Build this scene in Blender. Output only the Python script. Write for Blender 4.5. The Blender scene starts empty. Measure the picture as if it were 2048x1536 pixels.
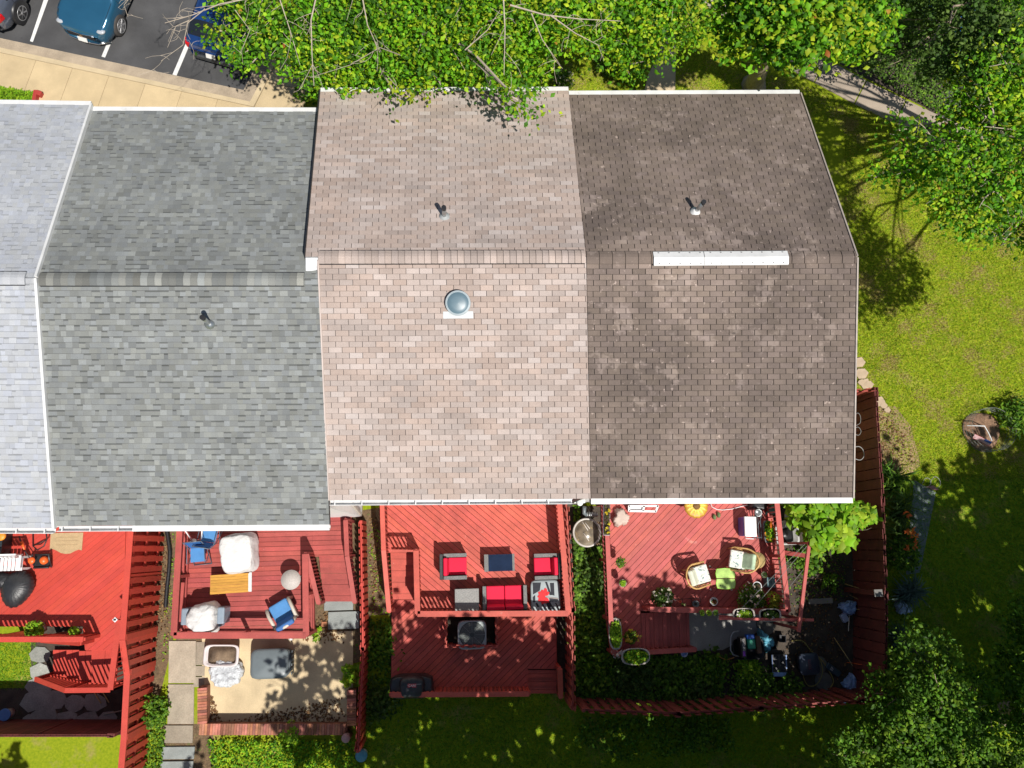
import bpy, bmesh, math, random
import numpy as np
from mathutils import Vector, Matrix
RNG = random.Random(11)
NR = np.random.default_rng(5)
R = math.radians
sc = bpy.context.scene
COL = sc.collection
# ---------------------------------------------------------------- camera (drone, looking almost straight down)
F = 1539.17
CAM = Vector((3.271, -1.023, 24.313))
RM = Matrix.Rotation(R(-1.544), 3, 'Z') @ Matrix.Rotation(R(-3.119), 3, 'Y') @ Matrix.Rotation(R(11.982), 3, 'X')
cd = bpy.data.cameras.new('camera'); co = bpy.data.objects.new('camera', cd); COL.objects.link(co)
co.matrix_world = Matrix.Translation(CAM) @ RM.to_4x4()
cd.sensor_width = 36; cd.lens = F / 2048 * 36; cd.clip_end = 600
sc.camera = co


def at(u, v, z=0.0):
    "world point at height z seen at photo pixel (u, v)"
    d = RM @ Vector(((u - 1024) / F, (768 - v) / F, -1))
    return CAM + d * ((z - CAM.z) / d.z)


def P(pts, z=0.0):
    return [at(u, v, z).to_2d() for u, v in pts]


# ---------------------------------------------------------------- mesh builder
class MB:
    def __init__(s):
        s.v = []; s.f = []; s.m = []; s.c = []; s.s = []; s.mi = 0; s.col = (1, 1, 1); s.T = None

    def add(s, vs, fs, smooth=False):
        o = len(s.v)
        for p in vs:
            p = Vector(p)
            if s.T is not None: p = s.T @ p
            s.v.append(p)
        for f in fs:
            s.f.append([i + o for i in f]); s.m.append(s.mi); s.c.append(s.col); s.s.append(smooth)
        return s

    def box(s, c, d, rz=0, rx=0, ry=0):
        M = Matrix.Rotation(rz, 3, 'Z') @ Matrix.Rotation(ry, 3, 'Y') @ Matrix.Rotation(rx, 3, 'X')
        c = Vector(c); h = [x / 2 for x in d]
        vs = [c + M @ Vector((x * h[0], y * h[1], z * h[2])) for z in (-1, 1) for x, y in ((-1, -1), (1, -1), (1, 1), (-1, 1))]
        return s.add(vs, [(3, 2, 1, 0), (4, 5, 6, 7), (0, 1, 5, 4), (1, 2, 6, 5), (2, 3, 7, 6), (3, 0, 4, 7)])

    def beam(s, a, b, w, h):
        "box from a to b, w wide sideways, h tall"
        a = Vector(a); b = Vector(b); d = (b - a).normalized()
        side = d.cross(Vector((0, 0, 1)))
        side = side.normalized() if side.length > 1e-4 else Vector((1, 0, 0))
        up = side.cross(d).normalized()
        vs = [p + side * (x * w / 2) + up * (z * h / 2) for p in (a, b) for x, z in ((-1, -1), (1, -1), (1, 1), (-1, 1))]
        return s.add(vs, [(0, 1, 2, 3), (7, 6, 5, 4), (0, 4, 5, 1), (1, 5, 6, 2), (2, 6, 7, 3), (3, 7, 4, 0)])

    def prism(s, poly, z0, z1):
        n = len(poly)
        a = sum(poly[i][0] * poly[(i + 1) % n][1] - poly[(i + 1) % n][0] * poly[i][1] for i in range(n))
        if a < 0: poly = poly[::-1]
        vs = [(p[0], p[1], z0) for p in poly] + [(p[0], p[1], z1) for p in poly]
        return s.add(vs, [tuple(range(n))[::-1], tuple(range(n, 2 * n))] + [(i, (i + 1) % n, n + (i + 1) % n, n + i) for i in range(n)])

    def quad(s, a, b, c, d):
        return s.add([a, b, c, d], [(0, 1, 2, 3)])

    def tube(s, pts, r, n=6, r2=None, caps=True):
        pts = [Vector(p) for p in pts]; m = len(pts); vs = []
        ref = Vector((0.31, 0.2, 1)).normalized()
        for i, p in enumerate(pts):
            d = (pts[min(i + 1, m - 1)] - pts[max(i - 1, 0)]).normalized()
            x = d.cross(ref)
            if x.length < .05: x = d.cross(Vector((1, 0, 0)))
            x.normalize(); y = d.cross(x)
            rr = r if r2 is None else r + (r2 - r) * i / max(1, m - 1)
            for k in range(n):
                a = 2 * math.pi * k / n
                vs.append(p + x * (rr * math.cos(a)) + y * (rr * math.sin(a)))
        fs = [(i * n + k, i * n + (k + 1) % n, (i + 1) * n + (k + 1) % n, (i + 1) * n + k) for i in range(m - 1) for k in range(n)]
        s.add(vs, fs, n > 4)
        if caps:
            o = len(s.v) - m * n
            for f in (tuple(range(n))[::-1], tuple(range((m - 1) * n, m * n))):
                s.f.append([i + o for i in f]); s.m.append(s.mi); s.c.append(s.col); s.s.append(False)
        return s

    def lathe(s, prof, c=(0, 0, 0), n=20, wob=None, sx=1, sy=1, smooth=True, pw=2.0):
        "profile [(r, z)...] turned about z; wob(theta, r, z) scales r; pw > 2 makes it squarish"
        c = Vector(c); vs = []
        for r, z in prof:
            for k in range(n):
                a = 2 * math.pi * k / n
                q = r * (wob(a, r, z) if wob else 1)
                ca, sa = math.cos(a), math.sin(a)
                if pw != 2:
                    q *= (abs(ca) ** pw + abs(sa) ** pw) ** (-1 / pw)
                vs.append(c + Vector((q * ca * sx, q * sa * sy, z)))
        m = len(prof)
        fs = [(i * n + k, i * n + (k + 1) % n, (i + 1) * n + (k + 1) % n, (i + 1) * n + k) for i in range(m - 1) for k in range(n)]
        s.add(vs, fs, smooth)
        o = len(s.v) - m * n
        for idx, f in ((0, tuple(range(n))[::-1]), (m - 1, tuple(range((m - 1) * n, m * n)))):
            if prof[idx][0] > 1e-4:
                s.f.append([i + o for i in f]); s.m.append(s.mi); s.c.append(s.col); s.s.append(False)
        return s

    def ball(s, c, r, n=10, m=7, sz=1.0):
        return s.lathe([(r * math.sin(math.pi * i / m), -r * sz * math.cos(math.pi * i / m)) for i in range(m + 1)], c, n)


def tag(o, label=None, cat=None, group=None, kind=None):
    for k, x in (('label', label), ('category', cat), ('group', group), ('kind', kind)):
        if x: o[k] = x
    return o


ORG = {}


def thing(name, label, cat, loc=(0, 0, 0), rz=0, group=None):
    o = bpy.data.objects.new(name, None); COL.objects.link(o)
    o.location = loc; o.rotation_euler = (0, 0, rz); o.empty_display_size = .2
    tag(o, label, cat, group); ORG[o.name] = Vector(loc)
    return o


def build(mb, name, mats, parent=None, world=False, bev=0, sub=0, seg=1):
    """one mesh object; world=True: vertices are world coordinates although the parent thing sits elsewhere"""
    if not isinstance(mats, (list, tuple)): mats = [mats]
    org = Vector((0, 0, 0))
    if parent is None:
        xs = [p.x for p in mb.v]; ys = [p.y for p in mb.v]; zs = [p.z for p in mb.v]
        org = Vector(((min(xs) + max(xs)) / 2, (min(ys) + max(ys)) / 2, min(zs)))
    elif world:
        org = ORG.get(parent.name, Vector((0, 0, 0)))
    me = bpy.data.meshes.new(name)
    me.from_pydata([p - org for p in mb.v], [], mb.f)
    me.polygons.foreach_set('material_index', mb.m)
    me.polygons.foreach_set('use_smooth', mb.s)
    if True:
        a = me.attributes.new('Col', 'FLOAT_COLOR', 'FACE')
        a.data.foreach_set('color', np.array([(c[0], c[1], c[2], 1) for c in mb.c], dtype=np.float32).ravel())
    for m in mats: me.materials.append(m)
    if bev:
        bm = bmesh.new(); bm.from_mesh(me)
        bmesh.ops.recalc_face_normals(bm, faces=bm.faces)
        es = [e for e in bm.edges if len(e.link_faces) == 2 and e.calc_face_angle(0) > .5]
        bmesh.ops.bevel(bm, geom=es, offset=bev, segments=seg, affect='EDGES', profile=.5)
        bm.to_mesh(me); bm.free()
    o = bpy.data.objects.new(name, me); COL.objects.link(o)
    if parent is None: o.location = org
    else:
        o.parent = parent; ORG[o.name] = ORG.get(parent.name, Vector((0, 0, 0)))
    if sub:
        md = o.modifiers.new('sub', 'SUBSURF'); md.levels = sub; md.render_levels = sub
        for p in me.polygons: p.use_smooth = True
    return o


def solo(mb, name, mats, label, cat, group=None, **k):
    return tag(build(mb, name, mats, **k), label, cat, group)


def struct(mb, name, mats, kind='structure', **k):
    return tag(build(mb, name, mats, **k), kind=kind)


def dup(root, loc, rz=0, label=None, group=None, scale=None):
    r = root.copy(); COL.objects.link(r); r.location = loc; r.rotation_euler = (0, 0, rz)
    if label: r['label'] = label
    if group: r['group'] = group
    if scale: r.scale = (scale, scale, scale)
    for ch in list(root.children):
        c = ch.copy(); COL.objects.link(c); c.parent = r
        for g in list(ch.children):
            d = g.copy(); COL.objects.link(d); d.parent = c
    return r


# ---------------------------------------------------------------- materials
MATS = {}


def M(name, col, rough=.6, var=.12, scale=6, metal=0, bump=0, attr=False, col2=None, spec=.5, detail=6, stretch=None, coat=0,
      fine=None, spots=None):
    """principled with noise between two shades; attr multiplies the face colour 'Col'; spots=(scale, threshold, colour)"""
    if name in MATS: return MATS[name]
    m = bpy.data.materials.new(name); m.use_nodes = True; N = m.node_tree.nodes; L = m.node_tree.links
    b = N['Principled BSDF']; b.inputs['Roughness'].default_value = rough; b.inputs['Metallic'].default_value = metal
    b.inputs['Specular IOR Level'].default_value = spec
    if coat: b.inputs['Coat Weight'].default_value = coat; b.inputs['Coat Roughness'].default_value = .04
    tc = N.new('ShaderNodeTexCoord'); vec = tc.outputs['Object']
    if stretch:
        mp = N.new('ShaderNodeMapping'); mp.inputs['Scale'].default_value = stretch; L.new(vec, mp.inputs['Vector']); vec = mp.outputs['Vector']

    def noise(s, d=detail, r=.6):
        n = N.new('ShaderNodeTexNoise'); n.inputs['Scale'].default_value = s; n.inputs['Detail'].default_value = d
        n.inputs['Roughness'].default_value = r; L.new(vec, n.inputs['Vector']); return n.outputs['Fac']

    def ramp(f, lo, hi, c0, c1):
        r = N.new('ShaderNodeValToRGB'); e = r.color_ramp.elements
        e[0].position = lo; e[1].position = hi; e[0].color = (*c0, 1); e[1].color = (*c1, 1); L.new(f, r.inputs['Fac']); return r.outputs['Color']

    def mix(a, bb, f=None, mode='MIX', fac=1.0):
        x = N.new('ShaderNodeMix'); x.data_type = 'RGBA'; x.blend_type = mode; x.inputs['Factor'].default_value = fac
        if f is not None: L.new(f, x.inputs['Factor'])
        for s_, q in ((6, a), (7, bb)):
            if isinstance(q, tuple): x.inputs[s_].default_value = (*q, 1)
            else: L.new(q, x.inputs[s_])
        return x.outputs[2]
    c0 = tuple(x * (1 - var) for x in col); c1 = tuple(min(1, x * (1 + var)) for x in col)
    if col2: c0, c1 = col, col2
    out = ramp(noise(scale), .3, .7, c0, c1)
    if fine:
        out = mix(out, ramp(noise(fine[0], 3), .3, .7, (1 - fine[1],) * 3, (1 + fine[1],) * 3), mode='MULTIPLY')
    if spots:
        for s_, th, cc in ([spots] if not isinstance(spots, list) else spots):
            out = mix(out, cc, ramp(noise(s_, 8, .65), th, th + .06, (0, 0, 0), (1, 1, 1)))
    if attr:
        at_ = N.new('ShaderNodeAttribute'); at_.attribute_name = 'Col'; out = mix(out, at_.outputs['Color'], mode='MULTIPLY')
    L.new(out, b.inputs['Base Color'])
    if bump:
        bp = N.new('ShaderNodeBump'); bp.inputs['Strength'].default_value = bump; bp.inputs['Distance'].default_value = .02
        L.new(noise(scale * 4 if not fine else fine[0]), bp.inputs['Height']); L.new(bp.outputs['Normal'], b.inputs['Normal'])
    MATS[name] = m
    return m


def LEAF(name, trans=.35, rough=.45, tint=(1, 1, 1)):
    if name in MATS: return MATS[name]
    m = bpy.data.materials.new(name); m.use_nodes = True; N = m.node_tree.nodes; L = m.node_tree.links
    b = N['Principled BSDF']; b.inputs['Roughness'].default_value = rough; b.inputs['Specular IOR Level'].default_value = .35
    a = N.new('ShaderNodeAttribute'); a.attribute_name = 'Col'
    x = N.new('ShaderNodeMix'); x.data_type = 'RGBA'; x.blend_type = 'MULTIPLY'; x.inputs['Factor'].default_value = 1
    L.new(a.outputs['Color'], x.inputs[6]); x.inputs[7].default_value = (*tint, 1)
    t = N.new('ShaderNodeBsdfTranslucent'); mx = N.new('ShaderNodeMixShader'); mx.inputs[0].default_value = trans
    L.new(x.outputs[2], b.inputs['Base Color']); L.new(x.outputs[2], t.inputs['Color'])
    L.new(b.outputs[0], mx.inputs[1]); L.new(t.outputs[0], mx.inputs[2]); L.new(mx.outputs[0], N['Material Output'].inputs['Surface'])
    MATS[name] = m
    return m


RED = M('red_stained_wood', (.48, .08, .054), .6, .2, 2.2, attr=True, spots=[(5, .66, (.52, .15, .11)), (3.1, .68, (.30, .05, .045))], bump=.15, fine=(40, .12), stretch=(1, 1, .3))
REDA = M('bright_red_stained_wood', (.47, .05, .032), .5, .1, 3, attr=True, bump=.15, fine=(40, .12))
REDB = M('dull_red_wood', (.34, .060, .050), .65, .2, 2.2, attr=True, spots=[(5, .66, (.44, .15, .13))], bump=.15, fine=(40, .14))
REDK = M('dark_red_wood', (.13, .026, .022), .75, .25, 3, attr=True, bump=.2, fine=(30, .2))  # darker red than the other fence woods
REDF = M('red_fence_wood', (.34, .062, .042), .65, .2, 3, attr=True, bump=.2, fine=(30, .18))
WHITE = M('white_vinyl', (.64, .64, .63), .4, .1, 3, spots=(6, .68, (.42, .41, .38)))
TRIM = M('white_trim', (.66, .66, .65), .35, .1, 3, spots=[(5, .66, (.46, .44, .40)), (14, .7, (.25, .23, .2))])
SIDING = M('white_siding', (.72, .72, .71), .5, .04, 4)
TANM = M('tan_foundation', (.45, .36, .24), .8, .1, 6)
DARK = M('dark_metal', (.02, .02, .022), .45, .2, 20)
BLACKP = M('black_plastic', (.016, .016, .018), .4, .2, 10)
GLASS = M('window_glass', (.03, .04, .05), .05, .1, 2, spec=.9)
FELT = M('dark_roof_felt', (.05, .047, .045), .9, .2, 8)
SH_PINK = M('pink_shingle', (.385, .315, .28), .85, .14, .8, attr=True, fine=(130, .28), bump=.4)
SH_GRAY = M('grey_shingle', (.195, .205, .198), .85, .12, .7, attr=True, fine=(130, .25), bump=.4)
SH_LIGHT = M('pale_grey_shingle', (.37, .385, .41), .85, .08, .9, attr=True, fine=(130, .2), bump=.4)
SH_BROWN = M('brown_shingle', (.155, .120, .100), .9, .36, .6, attr=True, fine=(130, .3), bump=.4, detail=9,
             spots=[(1.5, .555, (.225, .178, .152)), (7, .625, (.36, .285, .245)), (26, .68, (.46, .38, .33)), (2.3, .66, (.085, .068, .06))])
STEEL = M('galvanised_steel', (.5, .52, .52), .35, .1, 8, metal=.9)
CHROME = M('chrome', (.7, .7, .7), .15, .03, 8, metal=1)
CONC = M('tan_concrete', (.50, .40, .25), .85, .12, 1.4, fine=(50, .18), bump=.3, spots=(3, .66, (.36, .28, .17)))
KERB = M('kerb_concrete', (.36, .29, .21), .9, .22, 2.0, fine=(40, .25), bump=.4)
PATIO = M('patio_concrete', (.56, .44, .27), .9, .2, 1.2, fine=(40, .12), bump=.2, spots=(2.5, .68, (.30, .23, .15)))
SLAB = M('paving_slab', (.30, .26, .21), .9, .18, 2, fine=(30, .15), bump=.3)
SLATE = M('grey_slate', (.24, .26, .25), .85, .15, 3, fine=(40, .12), bump=.3)
ASPH = M('asphalt', (.062, .062, .064), .9, .3, .8, spots=[(1.3, .66, (.10, .095, .085)), (4, .68, (.035, .035, .036))], fine=(90, .35), bump=.3)
PAINTW = M('road_paint', (.66, .66, .64), .7, .1, 6, spots=(22, .62, (.2, .2, .2)))
SOIL = M('dark_soil', (.062, .048, .036), .95, .4, 3, fine=(40, .4), bump=.6, spots=[(5, .63, (.04, .06, .018)), (30, .68, (.16, .14, .12))])
BRICK = M('brick', (.34, .14, .085), .9, .3, 5, attr=True, fine=(50, .2), bump=.3)

# ---------------------------------------------------------------- world and sun
SUN = Vector((.285, -.56, 1.0)).normalized()
w = bpy.data.worlds.new('World'); sc.world = w; w.use_nodes = True
bg = w.node_tree.nodes['Background']; sky = w.node_tree.nodes.new('ShaderNodeTexSky'); sky.sky_type = 'NISHITA'; sky.sun_disc = False
sky.sun_elevation = math.asin(SUN.z); sky.sun_rotation = math.atan2(SUN.x, SUN.y)
w.node_tree.links.new(sky.outputs[0], bg.inputs['Color']); bg.inputs['Strength'].default_value = .06
ld = bpy.data.lights.new('sun', 'SUN'); ld.energy = 5.0; ld.angle = R(.5); ld.color = (1, .955, .89)
lo = bpy.data.objects.new('sun', ld); COL.objects.link(lo); lo.rotation_euler = SUN.to_track_quat('Z', 'Y').to_euler(); lo.location = (20, -30, 40)
sc.view_settings.view_transform = 'Standard'; sc.view_settings.look = 'None'; sc.view_settings.exposure = .2; sc.view_settings.gamma = 1


# ---------------------------------------------------------------- ground
def lawn_mat():
    m = bpy.data.materials.new('lawn'); m.use_nodes = True; N = m.node_tree.nodes; L = m.node_tree.links
    b = N['Principled BSDF']; b.inputs['Roughness'].default_value = .9; b.inputs['Specular IOR Level'].default_value = .1
    tc = N.new('ShaderNodeTexCoord')

    def rp(s, d, lo, hi, c0, c1):
        n = N.new('ShaderNodeTexNoise'); n.inputs['Scale'].default_value = s; n.inputs['Detail'].default_value = d; n.inputs['Roughness'].default_value = .65
        L.new(tc.outputs['Object'], n.inputs['Vector'])
        r = N.new('ShaderNodeValToRGB'); e = r.color_ramp.elements; e[0].position = lo; e[1].position = hi
        e[0].color = (*c0, 1); e[1].color = (*c1, 1); L.new(n.outputs['Fac'], r.inputs['Fac']); return r.outputs['Color']
    a = rp(14, 6, .3, .7, (.14, .21, .008), (.28, .32, .015))
    t = rp(1.1, 5, .54, .72, (0, 0, 0), (1, 1, 1))
    x = N.new('ShaderNodeMix'); x.data_type = 'RGBA'; L.new(t, x.inputs[0]); L.new(a, x.inputs[6])
    L.new(rp(25, 4, .3, .7, (.22, .19, .05), (.36, .29, .11)), x.inputs[7]); L.new(x.outputs[2], b.inputs['Base Color'])
    return m


LAWN = lawn_mat()
g = MB(); n = 24; ext = 130
g.add([(-ext, -ext, 0), (ext, -ext, 0), (ext, ext, 0), (-ext, ext, 0)], [(0, 1, 2, 3)]); struct(g, 'ground', LAWN)


def sheet(name, pts, z, mat, z0=None, **k):
    mb = MB(); mb.prism(P(pts, z), z - .1 if z0 is None else z0, z); return struct(mb, name, mat, **k)


# front: car park, kerb, pavement
sheet('parking_lot', [(-300, 10), (-300, -420), (800, -420), (620, 0), (490, 184)], .008, ASPH)
sheet('kerb_gutter', [(-300, 12), (487, 180), (560, 40), (585, 46), (500, 203), (-300, 30)], .014, KERB)
sheet('kerb', [(-300, 30), (500, 203), (585, 46), (592, 48), (507, 213), (-300, 40)], .13, CONC)
mb = MB()
import itertools
base = P([(-300, 41), (508, 214.5)], .12); dn = (base[1] - base[0]).normalized(); nn = Vector((dn.y, -dn.x))
L0 = (base[1] - base[0]).length; k = 0
s0 = L0
while s0 > 0:
    s1 = max(0, s0 - 1.26)
    a0 = base[0] + dn * (s0 - .006); a1 = base[0] + dn * (s1 + .006)
    c_ = RNG.uniform(.9, 1.06); mb.col = (c_, c_ * .99, c_ * .97)
    mb.prism([a0, a1, a1 + nn * 4.5, a0 + nn * 4.5], .0, .12); s0 = s1
up = (at(592, 48, .12) - at(508, 214, .12)).to_2d(); a0 = base[1] + dn * .012
for i in range(5):
    b0 = a0 + up * (i / 5 * 1.5) ; b1 = a0 + up * ((i + .985) / 5 * 1.5)
    c_ = RNG.uniform(.9, 1.06); mb.col = (c_, c_, c_)
    mb.prism([b0, b1, b1 + dn * 1.5, b0 + dn * 1.5], .0, .12)
mb.col = (1.0, .98, .97)
mb.prism([a0 - up * .01, a0 + dn * 1.5 - up * .01, a0 + dn * 1.5 + nn * 4.5, a0 + nn * 4.5], 0, .12)
CONCA = M('pavement_concrete', (.52, .405, .24), .85, .12, 1.4, fine=(50, .18), bump=.3, attr=True, spots=(3, .68, (.40, .31, .19)))
struct(mb, 'pavement', CONCA)
for q in ([(60, 82), (90, -8), (99, -8), (65.5, 84)], [(203, 113), (241, 20), (249, 22), (210, 115)], [(345, 149), (385, 55), (393, 57), (353, 151)]):
    a, b, c, d = q
    e = 3.0
    far = lambda p, t: (p[0] + (t[0] - p[0]) * e, p[1] + (t[1] - p[1]) * e)
    sheet('parking_line', [a, far(a, b), far(d, c), d], .014, PAINTW, z0=.009)
sheet('path', [(1285, 200), (1296, 150), (1318, 108), (1325, 60), (1350, 60), (1352, 108), (1350, 200)], .02, CONC)
mb = MB()
pw = [(1395, -50), (1440, 10), (1500, 62), (1568, 104), (1640, 143), (1720, 186), (1800, 225), (1880, 262), (1980, 300)]
for i in range(len(pw) - 1):
    (u0, v0), (u1, v1) = pw[i], pw[i + 1]
    t = .97
    u1, v1 = u0 + (u1 - u0) * t, v0 + (v1 - v0) * t
    mb.prism(P([(u0 - 10, v0 + 22), (u1 - 10, v1 + 22), (u1 + 14, v1 - 24), (u0 + 14, v0 - 24)], .03), -.05, .03)
WALK = M('walkway_concrete', (.33, .27, .21), .9, .15, 1.4, fine=(50, .15), bump=.3)
struct(mb, 'walkway', WALK)
sheet('driveway', [(1800, -10), (1870, -60), (2250, -60), (2250, 60), (1990, 130), (1905, 250), (1880, 240), (1910, 110)], .012, ASPH)
sheet('understory', [(1560, 60), (1640, -60), (1900, -60), (1990, 120), (1900, 252), (1850, 215), (1720, 150)], .007, SOIL)
sheet('planting_bed', [(-40, 168), (80, 186), (70, 226), (-40, 226)], .135, SOIL)
# rear yards
sheet('soil_bed', [(1150, 1012), (1555, 1012), (1720, 1005), (1748, 1380), (1152, 1412)], .006, SOIL)
sheet('leaf_litter', [(660, 1030), (795, 1010), (790, 1230), (735, 1230), (738, 1320), (690, 1330), (640, 1200)], .006,
      M('leaf_litter', (.13, .085, .045), .95, .4, 9, fine=(30, .4), bump=.6, spots=(7, .6, (.10, .13, .03))))
LIT = MATS['leaf_litter']
sheet('side_strip', [(318, 1040), (352, 1040), (346, 1285), (300, 1470), (285, 1470)], .005, LIT)
sheet('side_strip', [(322, 1448), (425, 1448), (432, 1560), (322, 1560)], .005, LIT)
sheet('side_strip', [(-140, 1376), (300, 1376), (290, 1470), (-140, 1470)], .004, SOIL)
sheet('soil_bed', [(62, 1240), (310, 1240), (300, 1376), (62, 1376)], .004, SOIL)
sheet('soil_bed', [(775, 1000), (1152, 1000), (1152, 1384), (782, 1384)], .004, SOIL)
sheet('leaf_litter', [(352, 1030), (745, 1030), (740, 1300), (352, 1290)], .0045, LIT)
sheet('patio', [(404, 1270), (706, 1262), (706, 1446), (404, 1446)], .03, PATIO)
mb = MB()
for (u0, v0, u1, v1) in [(338, 1282, 392, 1366), (336, 1369, 388, 1448), (330, 1451, 386, 1486), (393, 1284, 411, 1330), (391, 1332, 410, 1352), (388, 1354, 409, 1374)]:
    c_ = RNG.uniform(.85, 1.15); mb.col = (c_, c_, c_ * .97)
    mb.prism(P([(u0, v0), (u1, v0), (u1 - 1, v1), (u0 - 1, v1)], .035), -.04, .035 + RNG.uniform(0, .008))
struct(mb, 'paved_path', M('garden_slab', (.33, .28, .22), .9, .18, 2, fine=(30, .15), bump=.3, attr=True))
sheet('garden_path', [(1378, 1225), (1518, 1222), (1520, 1262), (1445, 1300), (1380, 1302)], .02, M('grey_slab', (.30, .29, .27), .9, .15, 2, fine=(30, .15), bump=.3, spots=(5, .66, (.42, .34, .25))))  # greyer slab tone with scattered lighter tan spots
sheet('stone_path', [(1828, 960), (1872, 985), (1840, 1145), (1812, 1150)], .01, M('bluestone', (.17, .2, .2), .9, .15, 2, fine=(30, .2), bump=.3))
sheet('dirt_patch', [(1745, 815), (1790, 812), (1820, 850), (1842, 930), (1805, 965), (1765, 940), (1752, 880)], .012,
      M('dry_dirt', (.28, .19, .11), .95, .3, 3, fine=(30, .35), bump=.7, spots=(4, .58, (.27, .23, .07))))


# ---------------------------------------------------------------- houses
WORN = at(1330, 560, 7.6)


def lerp(a, b, t): return a + (b - a) * t


def shingle_slope(mb, A, B, C, D, kind, seed):
    """A eave left, B eave right, C ridge right, D ridge left (as seen from outside, ridge up)"""
    rg = random.Random(seed)
    nrm = (B - A).cross(D - A).normalized()
    if nrm.z < 0: nrm = -nrm
    Ls = ((D - A).length + (C - B).length) / 2
    nc = round(Ls / .128); W = (B - A).length
    run = {}
    for i in range(nc):
        t0 = i / nc; t1 = min(1, (i + (.945 if kind == 'worn' else .962)) / nc)
        l0, r0, l1, r1 = lerp(A, D, t0), lerp(B, C, t0), lerp(A, D, t1), lerp(B, C, t1)
        if kind == 'tab':
            tw = .302; gap = .012; x = -((i % 2) * .5 + rg.uniform(-.03, .03)) * tw
            streak = 0; sc_ = 1
            while x < W:
                if streak <= 0:
                    streak = rg.choice((1, 1, 1, 2, 2)); p = rg.random()
                    sc_ = rg.uniform(1.08, 1.17) if p < .24 else rg.uniform(.84, .91) if p < .38 else rg.uniform(.94, 1.04)
                    hue = rg.uniform(-.05, .03) if sc_ < 1.12 else rg.uniform(.0, .06)
                streak -= 1
                a, b = max(0, x) / W, min(W, x + tw - gap) / W
                if b > a:
                    tab_face(mb, l0, r0, l1, r1, a, b, nrm, .010, .002, (sc_, sc_ * (1 + hue), sc_ * (1 + hue * 1.8)))
                x += tw
        elif kind == 'worn':
            tw = .302; gap = .015; x = -((i % 2) * .5 + rg.uniform(-.03, .03)) * tw
            while x < W:
                s_ = rg.uniform(.86, 1.12); q_ = lerp(l0, r0, min(1, max(0, x / W)))
                s_ *= 1 + rg.uniform(.1, .75) * math.exp(-((q_.x - WORN.x) / 1.5) ** 2 - ((q_.y - WORN.y) / 1.1) ** 2) - .10 * max(0, math.sin(q_.x * 2.6 + 1)) * (1 if q_.y < WORN.y else .3)
                a, b = max(0, x) / W, min(W, x + tw - gap) / W
                if b > a: tab_face(mb, l0, r0, l1, r1, a, b, nrm, .010, .002, (s_, s_, s_ * rg.uniform(.97, 1.03)))
                x += tw
        else:
            x = -rg.uniform(0, .2)
            while x < W:
                tw = rg.uniform(.08, .19); p = rg.random(); hi = rg.random() < .5
                s_ = rg.uniform(1.14, 1.32) if p < .18 else rg.uniform(.76, .88) if p < .30 else rg.uniform(.92, 1.1)
                if kind == 'pale': s_ = 1 + (s_ - 1) * .4
                h = rg.uniform(-.04, .05)
                a, b = max(0, x) / W, min(W, x + tw) / W
                if b > a:
                    c = (s_ * (1 - h * .3), s_, s_ * (1 + h))
                    if hi: tab_face(mb, l0, r0, l1, r1, a, b, nrm, .013, .004, c)
                    else:
                        f = .74
                        tab_face(mb, l0, r0, lerp(l0, l1, f), lerp(r0, r1, f), a, b, nrm, .007, .004, c)
                        k = .52 if kind != 'pale' else .7
                        kk = k if rg.random() < .55 else 1
                        tab_face(mb, lerp(l0, l1, f), lerp(r0, r1, f), l1, r1, a, b, nrm, .004, .002, (s_ * kk, s_ * kk, s_ * kk), face=False)
                x += tw


def tab_face(mb, l0, r0, l1, r1, a, b, n, h0, h1, col, face=True):
    p = [lerp(l0, r0, a), lerp(l0, r0, b), lerp(l1, r1, b), lerp(l1, r1, a)]
    t = [p[0] + n * h0, p[1] + n * h0, p[2] + n * h1, p[3] + n * h1]
    mb.col = col
    if face: mb.add([*t, p[0], p[1]], [(0, 1, 2, 3), (4, 5, 1, 0)])
    else: mb.add(t, [(0, 1, 2, 3)])


def slab(mb, A, B, C, D, th=.14, off=.0):
    n = (B - A).cross(D - A).normalized()
    if n.z < 0: n = -n
    v = [x + n * off for x in (A, B, C, D)]; u = [x - Vector((0, 0, th)) for x in v]
    return mb.add(v + u, [(0, 1, 2, 3), (7, 6, 5, 4), (0, 4, 5, 1), (1, 5, 6, 2), (2, 6, 7, 3), (3, 7, 4, 0)])


def ridge_cap(mb, a, b, hw, drop, pitch, rg, var):
    d = (b - a).normalized(); Lr = (b - a).length; y = Vector((-d.y, d.x, 0)).normalized(); x = 0
    while x < Lr:
        x1 = min(Lr, x + pitch)
        s_ = rg.uniform(1 - var, 1 + var); h = rg.uniform(-.12, .05) * (1 if var > .2 else .3)
        mb.col = (s_, s_ * (1 + h * .4), s_ * (1 + h))
        q0, q1 = a + d * x, a + d * (x1 - .009)
        prof = [(-hw, -drop), (-hw * .45, -drop * .28), (0, 0), (hw * .45, -drop * .28), (hw, -drop)]
        top = []
        for q, hh in ((q0, .034), (q1, .018)):
            for yy, zz in prof: top.append(q + y * yy + Vector((0, 0, zz + hh + .012)))
        mb.add(top, [(i, i + 5, i + 6, i + 1)[::-1] for i in range(4)])
        for e in (0, 4):
            bot = [top[e] - Vector((0, 0, .03)), top[e + 5] - Vector((0, 0, .03))]
            mb.add([top[e], top[e + 5], bot[1], bot[0]], [(0, 1, 2, 3)])
        if True:
            mb.add([top[i] for i in range(5)] + [top[i] - Vector((0, 0, .03)) for i in range(5)], [(i, i + 1, i + 6, i + 5) for i in range(4)])
        x = x1


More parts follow.
